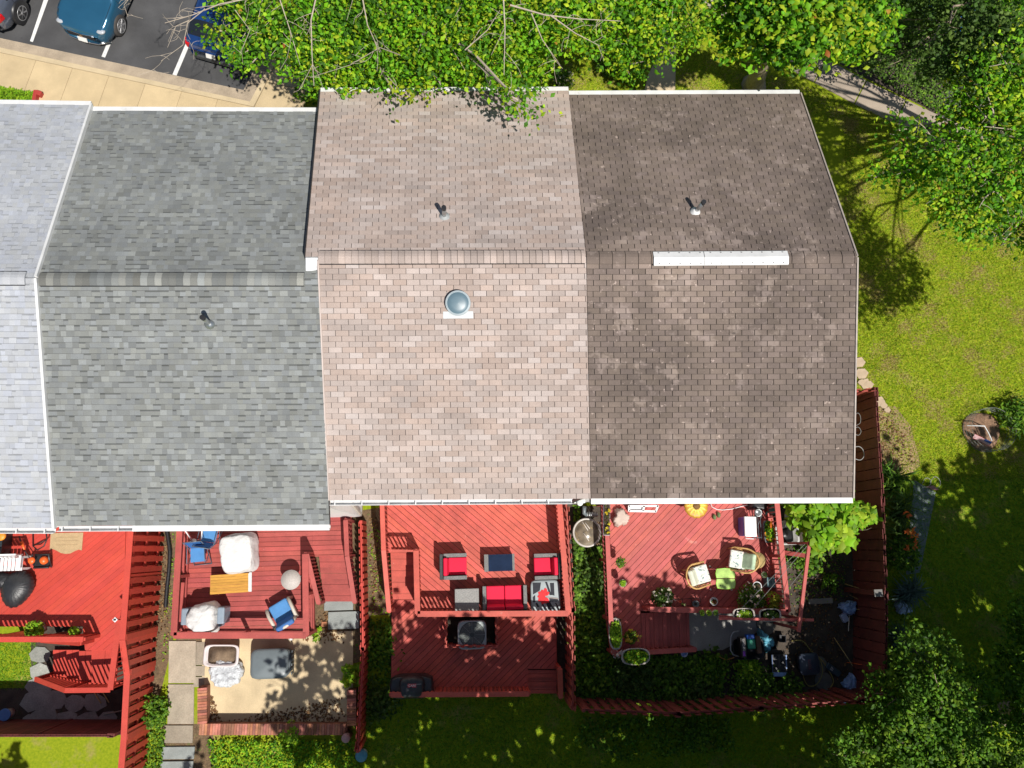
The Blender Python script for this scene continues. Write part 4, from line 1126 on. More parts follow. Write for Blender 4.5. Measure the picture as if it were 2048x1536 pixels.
cover('strip_weeds', [[(334, 1060), (350, 1060), (348, 1280), (325, 1330), (315, 1330), (330, 1200)], [(735, 1060), (775, 1010), (790, 1230), (742, 1230)]], 150, .06, .04, 'lime', .08, seed=12, holes=.55, scale=2)
cover('front_shrubbery', [[(590, 160), (640, 150), (642, 215), (585, 205)], [(640, 60), (1090, 60), (1090, 176), (645, 176)]], 260, .11, .08, 'bright', .5, seed=13)
cover('driveway_edge_plants', [[(1580, 70), (1640, -60), (1900, -60), (1990, 120), (1900, 250), (1830, 205), (1720, 148)]], 330, .1, .06, 'ivy', .25, seed=15)
r_ = np.random.default_rng(8)
lit = []
for poly, k in (([(640, 1225), (700, 1225), (690, 1290), (600, 1285)], 260), ([(600, 1425), (700, 1390), (700, 1446), (430, 1446)], 420), ([(404, 1390), (425, 1390), (445, 1446), (404, 1446)], 160), ([(735, 1030), (760, 1020), (790, 1200), (742, 1225)], 220), ([(1925, 840), (1985, 830), (2000, 900), (1940, 885)], 260), ([(1745, 815), (1790, 812), (1835, 930), (1765, 935)], 200), ([(1590, 1100), (1700, 1090), (1700, 1370), (1560, 1370)], 420), ([(320, 1050), (345, 1050), (338, 1280), (310, 1300)], 160)):
    q = np.array([tuple(p) for p in P(poly, .03)]); a = r_.dirichlet(np.ones(len(q)) * .8, k); pp = a @ q
    lit.append(np.c_[pp, np.full(k, .045)])
tag(rawmesh('fallen_leaves', *leaves(np.concatenate(lit), .075, .045, [(.16, .075, .03), (.22, .11, .045), (.10, .05, .025), (.30, .19, .08)], 2.5, seed=4), LFD), kind='stuff')
# single plants
for i, (u, v, r0, pal, lb) in enumerate(((1182, 1150, .32, 'dark', 'low dark bush in the ivy strip below the round rimmed table'), (1178, 1262, .42, 'mid', 'mid green bush in the ivy strip beside the upright oval planter'), (1190, 1345, .45, 'mid', 'loose green bush in the lower left garden corner'),
        (1335, 1352, .5, 'ivy', 'dark loose bush below the deck stairs'), (1420, 1335, .36, 'mid', 'leafy bush left of the lemon green shrub'), (1395, 1385, .34, 'dark', 'small dark bush against the middle of the foot fence'), (1570, 1378, .34, 'ivy', 'low dark bush below the seed tray'), (1610, 1120, .3, 'mid', 'weedy bush between the two red trellis poles'),
        (765, 1290, .34, 'mid', 'green bush between the low red fence and the lower deck'), (760, 1400, .36, 'dark', 'dark bush at the left end of the lower deck rail'))):
    shrub(lb, at(u, v, 0), r0 * 1.15, .45, int(1100 * r0), .125, .09, pal, seed=50 + i, clump=.17)
tree('large leaved bright fig tree beside the potted plant deck', at(1640, 1075, 0),
     B([(1605, 1030, 1.7, .4), (1640, 1015, 1.9, .45), (1650, 1060, 2.1, .5), (1690, 1030, 2.0, .45), (1725, 1035, 1.9, .32), (1680, 1075, 1.8, .35), (1630, 1085, 1.5, .25), (1600, 1000, 1.6, .4), (1670, 1000, 1.8, .4)]),
     1900, .27, .17, 'lime', trunk=.06, seed=23, clump=.1, up=.8, lump=6, name='fig_tree')
shrub('glossy bushy shrub beside the netted mulch bed', at(2022, 836, 0), .55, .8, 900, .15, .055, 'mid', seed=5, clump=.12)
shrub('bright broad leaved shrub inside the low red fence by the patio', at(703, 1350, 0), .28, .6, 130, .24, .11, 'lime', seed=6, clump=.03, up=.4)
shrub('lemon green shrub behind the black garden cart', at(1490, 1334, 0), .35, .6, 650, .09, .06, 'lime', seed=7)
shrub('dark leafy shrub against the foot fence', at(1500, 1375, 0), .6, .7, 1500, .09, .06, 'ivy', seed=9, clump=.12)
shrub('green shrub at the left corner of the foot fence', at(1260, 1340, 0), .6, .6, 1300, .10, .08, 'dark', seed=10)
shrub('small wild plant on the bare soil by the trellis', at(1655, 1165, 0), .3, .35, 160, .12, .06, 'mid', seed=11)
shrub('bright green bush poking over the patio brick wall', at(585, 1462, 0), .26, .65, 420, .085, .055, 'lime', seed=12)
shrub('small bright weed by the corner of the covered chair deck', at(632, 1268, 0), .16, .25, 60, .14, .07, 'lime', seed=13)
shrub('pale flowered shrub by the front corner of the pink house', at(1125, 168, 0), .35, .6, 500, .08, .05, 'mid', seed=14, flowers=([(.6, .55, .4), (.5, .45, .3)], 60, .07))
shrub('golden shrub near the front path', at(1262, 160, 0), .3, .4, 300, .08, .05, 'lime', seed=15)
shrub('dark round shrub at the right of the front path gap', at(1225, 140, 0), .6, .9, 1500, .09, .06, 'mid', seed=16)
shrub('leafy bush beside the tall red fence slats', at(312, 1415, 0), .45, .75, 900, .09, .06, 'mid', seed=17)
shrub('green bush under the foot fence', at(1385, 1470, 0), .35, .5, 500, .09, .07, 'mid', seed=18)
strap('arching strap leaved lily clump by the dirt patch', at(1765, 945, 0), 130, .75, .045, 'mid', name='lily_clump', seed=1, pts=[(0, 0), (.3, -.15), (.1, -.5)])
strap('orange flowered daylily clump by the right fence', at(1785, 1030, 0), 200, .8, .04, 'dark', name='daylily', seed=2, pts=[(0, 0), (.1, -.6), (.25, .3), (0, -1.1)], flowers=([(.75, .16, .03), (.8, .25, .04)], 7, .16, .75))
strap('blue green ornamental grass clump outside the fence corner', at(1795, 1290, 0), 420, .6, .02, 'blue', name='ornamental_grass', seed=3, pts=[(0, 0), (.2, .2), (.3, -.3), (-.1, .3)])
strap('blue grey spiky plant above the ornamental grass', at(1800, 1190, 0), 200, .75, .035, 'blue', seed=4, pts=[(0, 0), (.2, .15)])
strap('dark fan of long blades below the ornamental grass', at(1780, 1340, 0), 260, .9, .02, 'dark', seed=5, spread=1.2, pts=[(0, 0), (.1, -.2)])
shrub('flowering dark shrub between the daylilies and the stone path', at(1790, 1105, 0), .55, .8, 1300, .1, .06, 'mid', seed=20, flowers=([(.6, .25, .15)], 8, .07))
# ---------------------------------------------------------------- things on the decks and in the yards
WICK = M('dark_wicker', (.045, .045, .045), .6, .5, 60, bump=.6, fine=(90, .5))
WICKG = M('grey_wicker', (.16, .16, .155), .6, .4, 70, bump=.6, fine=(90, .5))
REDC = M('red_cushion', (.66, .002, .04), .75, .05, 4, bump=.08)
REDD2 = M('dark_red_cushion_side', (.5, .006, .03), .75, .05, 4)
NAVY = M('dark_glass_top', (.012, .022, .05), .08, .2, 3, spec=.8)
CLOTH = M('white_cloth', (.62, .61, .60), .8, .1, 3, bump=1.0)
BLUE = M('blue_fabric', (.06, .21, .46), .7, .12, 5, bump=.1)
BLUED = M('deep_blue_fabric', (.03, .12, .34), .7, .12, 5, bump=.1)
BEIGE = M('beige_plastic', (.50, .45, .38), .5, .06, 5)
YELW = M('yellow_varnished_wood', (.52, .27, .05), .4, .18, 4, attr=True, stretch=(1, 8, 1), fine=(30, .12))
RATT = M('rattan', (.55, .33, .12), .5, .25, 20)
TERRA = M('terracotta', (.42, .17, .08), .75, .15, 10)
GREYP = M('grey_plastic', (.14, .165, .175), .4, .06, 4)
GREYPD = M('dark_grey_plastic', (.085, .10, .11), .45, .08, 4)
WHITEP = M('white_plastic', (.74, .74, .74), .35, .04, 5)
ORANGE = M('orange_plastic', (.75, .12, .02), .4, .08, 6)
STONE = M('pale_planter', (.42, .37, .34), .7, .12, 10)
TEAL = M('teal_plastic', (.06, .24, .22), .4, .1, 6)
COVERB = M('black_cover', (.022, .023, .026), .42, .3, 5, bump=.3)
FLORAL = M('floral_cloth', (.66, .66, .60), .8, .08, 5, spots=[(13, .535, (.12, .21, .22)), (9, .60, (.60, .10, .14)), (20, .66, (.05, .10, .07))])
SAGE = M('sage_cushion', (.40, .52, .36), .8, .3, 5)
BLUEBAG = M('blue_plastic_bag', (.22, .34, .62), .35, .3, 6, bump=.5)
TEALBAG = M('teal_plastic_bag', (.10, .35, .46), .35, .5, 8, bump=.5)
WIRE = M('grey_wire', (.24, .24, .23), .5, .1, 6)
HOSE = M('yellow_hose', (.34, .28, .08), .6, .1, 6)
BAMB = M('bamboo', (.45, .34, .14), .6, .2, 8)


def cushion(mb, c, d, rz=0):
    mb.box(c, d, rz)


def text_mesh(name, body, size, mat, parent, loc, rot=(0, 0, 0), align='CENTER'):
    cu = bpy.data.curves.new(name, 'FONT'); cu.body = body; cu.size = size; cu.align_x = align; cu.align_y = 'CENTER'; cu.extrude = .001
    t = bpy.data.objects.new(name, cu); COL.objects.link(t)
    me = bpy.data.meshes.new_from_object(t.evaluated_get(bpy.context.evaluated_depsgraph_get()))
    bpy.data.objects.remove(t); o = bpy.data.objects.new(name, me); COL.objects.link(o); me.materials.append(mat)
    o.parent = parent; o.location = loc; o.rotation_euler = rot; return o


# --- deck C wicker set
def wicker_seat(label, wd, n, cat, name):
    "faces +x; seat width along y"
    t = thing(name, label, cat)
    m = MB(); m.box((0, 0, .15), (.66, wd + .02, .22)); build(m, 'base', WICK, t, bev=.012)
    for s in (-1, 1):
        m = MB(); m.box((.0, s * (wd / 2 + .055), .30), (.68, .10, .58)); a = build(m, 'arm', WICK, t, bev=.012)
        m = MB(); m.box((0.02, s * (wd / 2 + .055), .596), (.66, .105, .02)); build(m, 'arm_top', WICKG, a, bev=.006)
    m = MB(); m.box((-.345, 0, .36), (.09, wd + .2, .70), ry=-.12); build(m, 'backrest', WICK, t, bev=.012)
    for i in range(n):
        y = (i - (n - 1) / 2) * wd / n
        m = MB(); m.box((.045, y, .34), (.60, wd / n - .012, .14)); build(m, 'seat_cushion', REDC, t, bev=.03, seg=3)
        m = MB(); m.box((-.24, y, .55), (.11, wd / n - .02, .36), ry=-.18); build(m, 'back_cushion', REDC, t, bev=.03, seg=3)
    for x in (-.28, .28):
        for s in (-1, 1): m = MB(); m.box((x, s * (wd / 2), .02), (.05, .05, .04)); build(m, 'foot', DARK, t)
    return t


a1 = wicker_seat('red cushioned wicker armchair facing the glass table from its left', .52, 1, 'armchair', 'wicker_armchair'); a1.location = at(910, 1132, ZC); a1['group'] = 'red cushioned wicker armchairs'
a2 = dup(a1, at(1089, 1132, ZC), math.pi, 'red cushioned wicker armchair against the right railing', 'red cushioned wicker armchairs')
ls = wicker_seat('red cushioned wicker loveseat with two seat cushions', 1.06, 2, 'loveseat', 'wicker_loveseat'); ls.location = at(1008, 1194, ZC); ls.rotation_euler = (0, 0, math.pi / 2)
t = thing('coffee_table', 'low wicker coffee table with a dark blue glass top', 'table', at(997, 1125, ZC))
m = MB(); m.box((0, 0, .2), (.84, .46, .36)); build(m, 'base', WICK, t, bev=.01)
m = MB(); m.box((.04, 0, .39), (.70, .48, .015)); build(m, 'glass_top', NAVY, t)
m = MB(); m.box((-.37, 0, .39), (.12, .49, .02)); build(m, 'edge', WICKG, t)
m = MB(); m.box((.42, 0, .388), (.07, .49, .018)); build(m, 'edge', WICKG, t)
t = thing('storage_box', 'square grey woven wicker box beside the loveseat', 'side table', at(934, 1198, ZC))
m = MB(); m.box((0, 0, .26), (.66, .60, .5)); build(m, 'body', WICK, t, bev=.01)
m = MB(); m.box((0, 0.01, .53), (.69, .62, .04)); build(m, 'lid', M('woven_lid', (.24, .235, .225), .6, .3, 60, bump=.5, fine=(70, .35)), t, bev=.01)
# ottoman with the floral cushion
t = thing('ottoman', 'square seat cushion printed with a red flower and black and grey stripes', 'ottoman', at(1088, 1190, ZC))
m = MB(); m.box((0, 0, .18), (.66, .66, .32)); build(m, 'base', WICK, t, bev=.02)
PADG = M('grey_pad', (.33, .37, .38), .8, .06, 6)
m = MB(); m.lathe([(.38, 0), (.42, .03), (.43, .07), (.41, .105), (.36, .115), (0, .118)], (0, 0, .35), 40, pw=7, sx=1, sy=1.05); pad = build(m, 'cushion', PADG, t)
m = MB(); z = .4705
PB = M('black_print', (.018, .02, .028), .8, .1, 8)
for q in ([(-.36, .38), (-.12, .38), (-.16, .16), (-.36, .05)], [(.0, .39), (.06, .39), (.18, .02), (.12, .02)], [(.14, .36), (.26, .36), (.26, .0), (.16, .03)], [(-.37, -.02), (-.30, .04), (-.30, -.16), (-.37, -.16)],
          [(-.30, -.20), (-.25, -.18), (-.14, -.385), (-.20, -.39)], [(-.13, -.2), (-.08, -.2), (.0, -.385), (-.05, -.385)], [(0, -.16), (.12, -.16), (.24, -.385), (.06, -.385)], [(.26, -.2), (.30, -.2), (.37, -.34), (.36, -.38)], [(.1, -.06), (.36, -.1), (.36, -.15), (.12, -.16)]):
    m.prism([Vector(p) for p in q], z - .004, z)
build(m, 'stripes', PB, pad)
m = MB()
for i, (a, l) in enumerate([(95, .25), (125, .24), (150, .27), (178, .26), (205, .27), (235, .25), (262, .2), (60, .16), (290, .18)]):
    a = R(a); c = Vector((-.0 + .02, .0 - .02)); d = Vector((math.cos(a), math.sin(a))); s = Vector((-d.y, d.x)) * l * .2
    m.prism([c + d * .02, c + d * l * .45 - s, c + d * l * .85 - s * .9, c + d * l, c + d * l * .85 + s * .9, c + d * l * .45 + s], z, z + .004 + i * .0012)
build(m, 'flower', M('red_print', (.62, .02, .025), .75, .3, 14), pad)
m = MB(); m.prism([Vector(p) for p in ((.03, -.02), (.36, -.07), (.37, -.10), (.03, -.05))], z + .001, z + .007); build(m, 'stem', M('grey_stem', (.30, .26, .24), .8), pad)
# air conditioner
t = thing('air_conditioner', 'grey air conditioner with a round fan grille in its picket box', 'air conditioner', at(944, 1264, 0))
ACG = M('ac_grey', (.40, .44, .43), .4, .05, 6); ACD = M('ac_dark', (.05, .06, .055), .6, .2, 20)
m = MB(); m.lathe([(.40, 0), (.40, .66), (.43, .68), (.43, .76), (.415, .79), (.385, .80), (.378, .76)], (0, 0, 0), 40, pw=6, sx=.98, sy=.95); build(m, 'cabinet', ACG, t)
m = MB()
for k in range(28):
    a = k / 28 * 6.283; q = (abs(math.cos(a)) ** 6 + abs(math.sin(a)) ** 6) ** (-1 / 6) * .402; m.box((q * math.cos(a) * .98, q * math.sin(a) * .95, .33), (.012, .05, .6), rz=a)
build(m, 'louvre', ACD, t)
m = MB(); m.lathe([(.375, .772), (.37, .70), (.26, .62), (0, .6)], (0, 0, 0), 32); build(m, 'fan_well', ACD, t)
m = MB()
for k in range(3):
    a = k * 2.094 + 1.5
    p = lambda r_, da, dz: (r_ * math.cos(a + da), r_ * math.sin(a + da), .67 + dz)
    m.add([p(.07, -.5, 0), p(.25, -.42, -.01), p(.27, .05, .02), p(.25, .42, .05), p(.07, .5, .035)], [(0, 1, 2, 3, 4)])
fanb = build(m, 'fan_blades', M('fan_alu', (.55, .58, .57), .4, .05, 5, metal=.1), t)
m = MB(); m.lathe([(.08, .66), (.08, .72), (0, .73)], (0, 0, 0), 16); build(m, 'hub', ACG, fanb)
m = MB()
for r_ in (.08, .11, .14, .17, .20, .23, .26, .285, .31, .335):
    m.tube([(r_ * math.cos(k * .2244), r_ * math.sin(k * .2244), .785) for k in range(29)], .0028, 4, caps=False)
for k in range(8): m.tube([(.07 * math.cos(k * .785), .07 * math.sin(k * .785), .788), (.40 * math.cos(k * .785), .40 * math.sin(k * .785), .79)], .004, 4)
build(m, 'fan_grille', M('wire_grille', (.38, .41, .40), .4), t)
# covered barbecue
t = thing('covered_grill', 'barbecue under a black cover with a small red label', 'grill', at(826, 1366, ZL))
m = MB(); m.lathe([(.60, 0), (.62, .35), (.63, .62), (.58, .72), (.52, .76)], (0, 0, 0), 48, pw=4, sx=1.0, sy=.52, wob=lambda a, r, z: 1 + .018 * math.sin(7 * a + z * 6) + .012 * math.sin(13 * a))
m.lathe([(.52, .72), (.50, .82), (.42, .92), (.28, .97), (0, .985)], (.03, .02, 0), 40, pw=4, sx=.72, sy=.62, wob=lambda a, r, z: 1 + .02 * math.sin(5 * a + z * 8))
cv = wrinkle(build(m, 'cover', COVERB, t), .03, .3)
m = MB(); m.box((.04, .085, .972), (.235, .10, .012), rx=.02, rz=-.04); lb = build(m, 'label', M('label_red', (.45, .04, .05), .6), cv)
text_mesh('lettering', 'CARE', .085, WHITE, lb, (.045, .085, .981), (0.02, 0, -.04))
m = MB(); m.beam((-.1, .1, .97), (.3, .12, .97), .02, .008); build(m, 'strap', M('grey_strap', (.2, .2, .2), .7), cv)

# --- deck B
def folding_chair(label, loc, rz):
    t = thing('folding_chair', label, 'folding chair', loc, rz, 'blue folding chairs')
    m = MB(); m.box((.02, 0, .42), (.40, .42, .02)); build(m, 'seat', BLUE, t)
    m = MB(); m.box((-.26, 0, .66), (.02, .42, .46), ry=-.28); build(m, 'backrest', BLUED, t)
    m = MB(); G = M('chair_frame_grey', (.10, .13, .17), .4)
    for s in (-1, 1):
        y = s * .25
        m.tube([(.30, y, .0), (-.18, y, .46), (-.34, y, .92)], .013, 6); m.tube([(-.32, y, 0), (.22, y, .44), (.26, y, .62), (-.24, y, .64)], .013, 6)
    m.tube([(.30, -.25, .02), (.30, .25, .02)], .012, 6); m.tube([(-.34, -.25, .92), (-.34, .25, .92)], .013, 6)
    build(m, 'frame', G, t); return t


folding_chair('blue folding chair nearer the yellow table', at(406, 1108, ZB), R(-86))
folding_chair('blue folding chair half under the gutter', at(428, 1072, ZB), R(80))
t = thing('parasol_pole', 'white pole leaning among the blue folding chairs', 'pole', at(395, 1092, ZB))
m = MB(); m.tube([at(387, 1086, ZB + .05), at(368, 1058, 2.1)], .017, 8); m.tube([at(403, 1078, ZB + .8), at(404, 1060, 1.9)], .018, 8); build(m, 'pole', WHITEP, t, world=True)
m = MB(); m.lathe([(.09, 0), (.10, .06), (.03, .1), (.03, .3)], (-.1, .12, 0), 14); build(m, 'base', WHITEP, t)


def drape(mb, c, rx, ry, h, rz=0, sq=3.5, seed=0, top=.8, amp=.03, nf=7):
    ph = random.Random(seed); p1, p2, p3 = [ph.uniform(0, 6.28) for _ in range(3)]
    wob = lambda a, r, z: 1 + 1.5 * amp * (abs(math.sin(nf * .5 * a + p1 + z * 2.4)) - .6) * (1 if z > .02 else 1.5) + .5 * amp * math.sin(17 * a + z * 9 + p2) + amp * .3 * math.sin(29 * a - z * 6) + amp * .7 * math.sin((nf + 4) * a + p2 - z * 5) + amp * 1.2 * math.sin(3 * a + p3)
    mb.T = Matrix.Translation(Vector(c)) @ Matrix.Rotation(rz, 4, 'Z')
    prof = [(1.04, .0), (1.0, h * .35), (.95, h * .7), (.88, h * .88), (top, h * .96), (top * .7, h * 1.0), (top * .35, h * .985), (0, h)]
    mb.lathe(prof, (0, 0, 0), 56, wob=wob, sx=rx, sy=ry, pw=sq); mb.T = None


m = MB(); drape(m, at(487, 1106, ZB), .50, .58, .85, .12, sq=5, seed=2, amp=.02, nf=5, top=.86)
t = solo(m, 'covered_furniture', CLOTH, 'white cloth cover over furniture next to the blue folding chairs', 'covered furniture'); wrinkle(t, .04, .5)
t = thing('low_table', 'yellow varnished plank table on the straight boarded deck', 'table', at(468, 1166, ZB), R(2))
m = MB()
for i in range(7):
    c_ = RNG.uniform(.8, 1.2); m.col = (c_, c_ * .97, c_ * .9); m.box((0, (i - 3) * .077, .40), (1.1, .072, .03))
build(m, 'top', YELW, t)
m = MB()
m.box((0, .0, .30), (1.0, .05, .06)); build(m, 'apron', YELW, t)
for x in (-.48, .48):
    for y in (-.2, .2): m = MB(); m.box((x, y, .19), (.06, .06, .38)); build(m, 'leg', YELW, t)
m = MB(); m.box((.585, 0.01, .405), (.07, .54, .03)); m.box((.545, -.0, .425), (.03, .5, .012)); build(m, 'end_piece', CLOTH, t)
t = thing('garden_armchair', 'grey plastic armchair hidden under a crumpled white sheet', 'armchair', at(420, 1232, ZB))
m = MB()
for s in (-1, 1): m.box((s * .50, .05, .36), (.2, .46, .6))
m.box((0, 0, .22), (.9, .55, .4)); build(m, 'frame', M('blue_grey_plastic', (.22, .27, .33), .45, .06, 5), t, bev=.04, seg=2)
m = MB(); drape(m, (0, -.02, .02), .44, .44, .92, 0, sq=2.6, seed=5, amp=.05, top=.62, nf=5); wrinkle(build(m, 'sheet', CLOTH, t), .055, .38)
t = thing('round_table', 'small round pale mesh table by the deck stair post', 'table', at(590, 1158, ZB))
m = MB(); m.lathe([(.265, .53), (.28, .535), (.28, .56), (0, .562)], (0, 0, 0), 32); build(m, 'tabletop', M('pale_mesh_top', (.44, .40, .37), .6, .08, 40, bump=.4, fine=(70, .25)), t)
m = MB(); m.tube([(0, 0, 0), (0, 0, .53)], .02, 8); build(m, 'leg', BEIGE, t)
for k in range(3): m = MB(); m.tube([(0, 0, .06), (.22 * math.cos(k * 2.09 + .4), .22 * math.sin(k * 2.09 + .4), 0.01)], .015, 6); build(m, 'foot', BEIGE, t)
t = thing('cushioned_armchair', 'beige armchair with blue seat and back cushions turned toward the house', 'armchair', at(572, 1224, ZB), R(120))
m = MB(); m.box((0, 0, .17), (.6, .62, .3)); build(m, 'base', BEIGE, t, bev=.03)
m = MB()
for s in (-1, 1): m.tube([(.28, s * .34, .02), (.28, s * .34, .48), (.1, s * .35, .56), (-.28, s * .33, .60)], .05, 8)
m.tube([(-.28, -.33, .60), (-.36, -.2, .8), (-.38, 0, .84), (-.36, .2, .8), (-.28, .33, .60)], .05, 8)
build(m, 'frame', BEIGE, t)
m = MB(); m.box((.06, 0, .40), (.56, .56, .14)); build(m, 'seat_cushion', BLUE, t, bev=.045, seg=3)
m = MB(); m.box((-.28, 0, .64), (.15, .54, .50), ry=-.35); build(m, 'back_cushion', BLUED, t, bev=.05, seg=3)
# --- patio
t = thing('planter_tub', 'pale rectangular tub filled with dry dirt on the patio', 'planter', at(450, 1308, .03), R(-2))
m = MB(); m.lathe([(.42, 0), (.50, .34), (.52, .36), (.50, .375), (.44, .375), (.41, .2)], (0, 0, 0), 40, pw=6, sx=.98, sy=.60); build(m, 'tub', M('pinkish_white_tub', (.60, .54, .53), .5, .06, 5), t)
m = MB(); m.lathe([(.425, .24), (0, .26)], (0, 0, 0), 32, pw=6, sx=.98, sy=.60); build(m, 'dirt', M('dry_potting_dirt', (.20, .14, .09), .95, .3, 6, fine=(40, .3), bump=.5, spots=(3, .6, (.09, .06, .03))), t)
m = MB(); drape(m, at(455, 1344, .03), .48, .40, .30, 0, sq=2.3, seed=8, amp=.04, top=.75, nf=9)
wrinkle(solo(m, 'plastic_sack', M('white_sack', (.50, .52, .54), .4, .25, 5, bump=.9, spots=(3.2, .60, (.10, .11, .12))), 'crumpled grey and white sack in front of the dirt tub', 'sack'), .10, .25)
t = thing('deck_box', 'grey plastic deck storage box with ribbed side on the patio', 'storage box', at(548, 1322, .03))
m = MB(); m.lathe([(.50, 0), (.54, .48)], (.04, 0, 0), 40, pw=6, sx=1.0, sy=.72); body_ = build(m, 'body', GREYPD, t)
m = MB(); m.lathe([(.56, .46), (.57, .50), (.55, .54), (.46, .575), (0, .585)], (0, 0, 0), 40, pw=6, sx=.96, sy=.74); build(m, 'lid', GREYP, t)
m = MB()
for k in range(6): m.box((.605, -.30 + k * .12, .25), (.02, .07, .42), ry=.06)
build(m, 'ribs', GREYP, body_)
m = MB(); m.box((.12, -.415, .30), (.16, .014, .05)); build(m, 'badge', WHITEP, body_)
for i, (u, v, w_, h_, lb) in enumerate([(678, 1211, .86, .27, 'upper'), (688, 1240, .92, .50, 'lower')]):
    m = MB(); m.box((0, 0, .04), (w_, h_, .08)); o = solo(m, 'stepping_slab', SLATE, f'grey slate slab at the foot of the deck stairs, the {lb} of two', 'slab', 'slate slabs at the foot of the stairs', bev=.008); o.location = at(u, v, 0.0)
for u, v, lb in ((357, 1505, 'grey slate stepping slab above the one at the frame edge'), (354, 1534, 'grey slate stepping slab cut off by the bottom edge')):
    m = MB(); m.box((0, 0, .03), (.92, .33, .06), rz=-.03); o = solo(m, 'stepping_slab', SLATE, lb, 'slab', 'slate slabs by the hedge bed', bev=.008); o.location = at(u, v, 0)
m = MB(); m.box((0, 0, .04), (.16, .14, .07)); o = solo(m, 'loose_brick', TERRA, 'single loose brick beside the lower slate slab', 'brick', bev=.006); o.location = at(649, 1248, 0)
m = MB(); m.lathe([(.05, 0), (.07, .05), (.03, .09), (0, .1)], (0, 0, 0), 10); m.ball((.1, .03, .03), .04); o = solo(m, 'white_pebble_cup', WHITEP, 'small white cup at the edge of the deck above the patio', 'cup'); o.location = at(585, 1276, .03)
t = thing('bucket', 'blue lidded white bucket below the low red fence', 'bucket', at(726, 1505, 0))
m = MB(); m.lathe([(.13, 0), (.16, .34)], (0, 0, 0), 20); build(m, 'bucket_body', WHITEP, t)
m = MB(); m.lathe([(.17, .33), (.17, .37), (0, .375)], (0, 0, 0), 20); build(m, 'lid', M('teal_blue_lid', (.07, .26, .36), .4), t)
m = MB(); pts = [at(u, v, .12) for u, v in ((331, 1050), (336, 1075), (340, 1105), (338, 1140), (334, 1175), (332, 1200), (331, 1216))]
fine_ = [pts[i].lerp(pts[i + 1], k / 8) for i in range(len(pts) - 1) for k in range(8)]
for i in range(0, len(fine_) - 1): m.tube([fine_[i], fine_[i].lerp(fine_[i + 1], .55), fine_[i + 1]], .062 if i % 2 else .055, 8, caps=False)
solo(m, 'drain_pipe', BLACKP, 'black corrugated drain hose in the gap left of the blue chair deck', 'drain hose')

# --- deck A
m = MB(); q = P([(102, 1066), (167, 1065), (164, 1101), (158, 1099), (150, 1102), (141, 1107), (132, 1108), (122, 1106), (113, 1101), (106, 1098), (100, 1099)], ZA)
m.prism(q, ZA + .002, ZA + .016); mat_ = solo(m, 'door_mat', M('tan_mat', (.40, .29, .16), .95, .1, 8, fine=(60, .25), bump=.4), 'tan scalloped doormat on the bright red deck', 'doormat')
m = MB()
for a_, b_ in (((112, 1075), (156, 1074)), ((110, 1082), (157, 1081)), ((112, 1090), (155, 1089))): m.beam(at(*a_, ZA + .018), at(*b_, ZA + .018), .012, .004)
o = build(m, 'stripe', M('mat_stripe', (.30, .21, .11), .95), mat_); o.location = -mat_.location
t = thing('storage_chest', 'dark chest at the left edge under the pale roof gutter', 'chest', at(4, 1092, ZA))
m = MB(); m.box((-.1, .05, .25), (.75, .8, .5)); build(m, 'chest_body', BLACKP, t, bev=.02)
m = MB(); m.box((-.1, .05, .52), (.79, .84, .05)); build(m, 'lid', M('blue_black_lid', (.02, .03, .035), .35), t, bev=.015)
m = MB(); m.lathe([(.12, 0), (.13, .05), (.10, .08), (0, .085)], (0, 0, 0), 16); o = solo(m, 'orange_dish', M('pumpkin', (.7, .25, .02), .5, .2, 12), 'orange dish on top of the dark chest', 'dish'); o.location = at(4, 1072, ZA + .55)
t = thing('slatted_bench', 'white slatted plastic bench behind the black pleated cover', 'bench', at(30, 1126, ZA), R(0))
m = MB()
for k in range(9): m.box((-.42 + k * .105, -.03, .45), (.085, .36, .025))
build(m, 'seat', WHITEP, t, bev=.006)
m = MB()
for k in range(9): m.box((-.42 + k * .105, .20, .68), (.085, .03, .42), rx=.15)
m.box((0, .23, .88), (.98, .05, .06)); build(m, 'backrest', WHITEP, t, bev=.006)
for x in (-.42, .42):
    for y in (-.16, .16): m = MB(); m.box((x, y, .22), (.06, .06, .44)); build(m, 'leg', WHITEP, t)
    m = MB(); m.box((x * 1.12, 0, .62), (.06, .42, .05)); build(m, 'armrest', WHITEP, t, bev=.01)
t = thing('fabric_cover', 'black pleated fabric cover slumped over on the bright red deck', 'cover', at(44, 1172, ZA))
m = MB(); m.T = Matrix.Rotation(R(-30), 4, 'Z') @ Matrix.Diagonal((1, 1.0, 1, 1))
m.lathe([(.26, .0), (.42, .10), (.46, .22), (.40, .36), (.25, .45), (.06, .49), (0, .49)], (0, 0, 0), 72, wob=lambda a, r, z: 1 + .035 * math.sin(24 * a) + (.30 * max(0, math.cos(a + 1.25)) ** 5), sx=.95, sy=1.0, smooth=True); build(m, 'pleats', COVERB, t)
m = MB(); m.T = Matrix.Translation((-.42, .16, 0)); m.lathe([(.22, 0), (.34, .12), (.3, .3), (.16, .4), (0, .42)], (0, 0, 0), 40, wob=lambda a, r, z: 1 + .06 * math.sin(7 * a + z * 9), sx=1.15, sy=.8); build(m, 'hood', COVERB, t)
t = thing('leaf_blower', 'black machine with an orange housing on the bright red deck', 'garden machine', at(90, 1122, ZA))
m = MB()
for s in (-1, 1): m.tube([(s * .22, -.18, .05), (s * .24, 0, .22), (s * .22, .2, .28)], .03, 8); m.tube([(-.22, s * .18, .16), (.22, s * .18, .18)], .03, 8)
m.box((-.02, 0, .08), (.42, .34, .12)); build(m, 'frame', BLACKP, t, bev=.01)
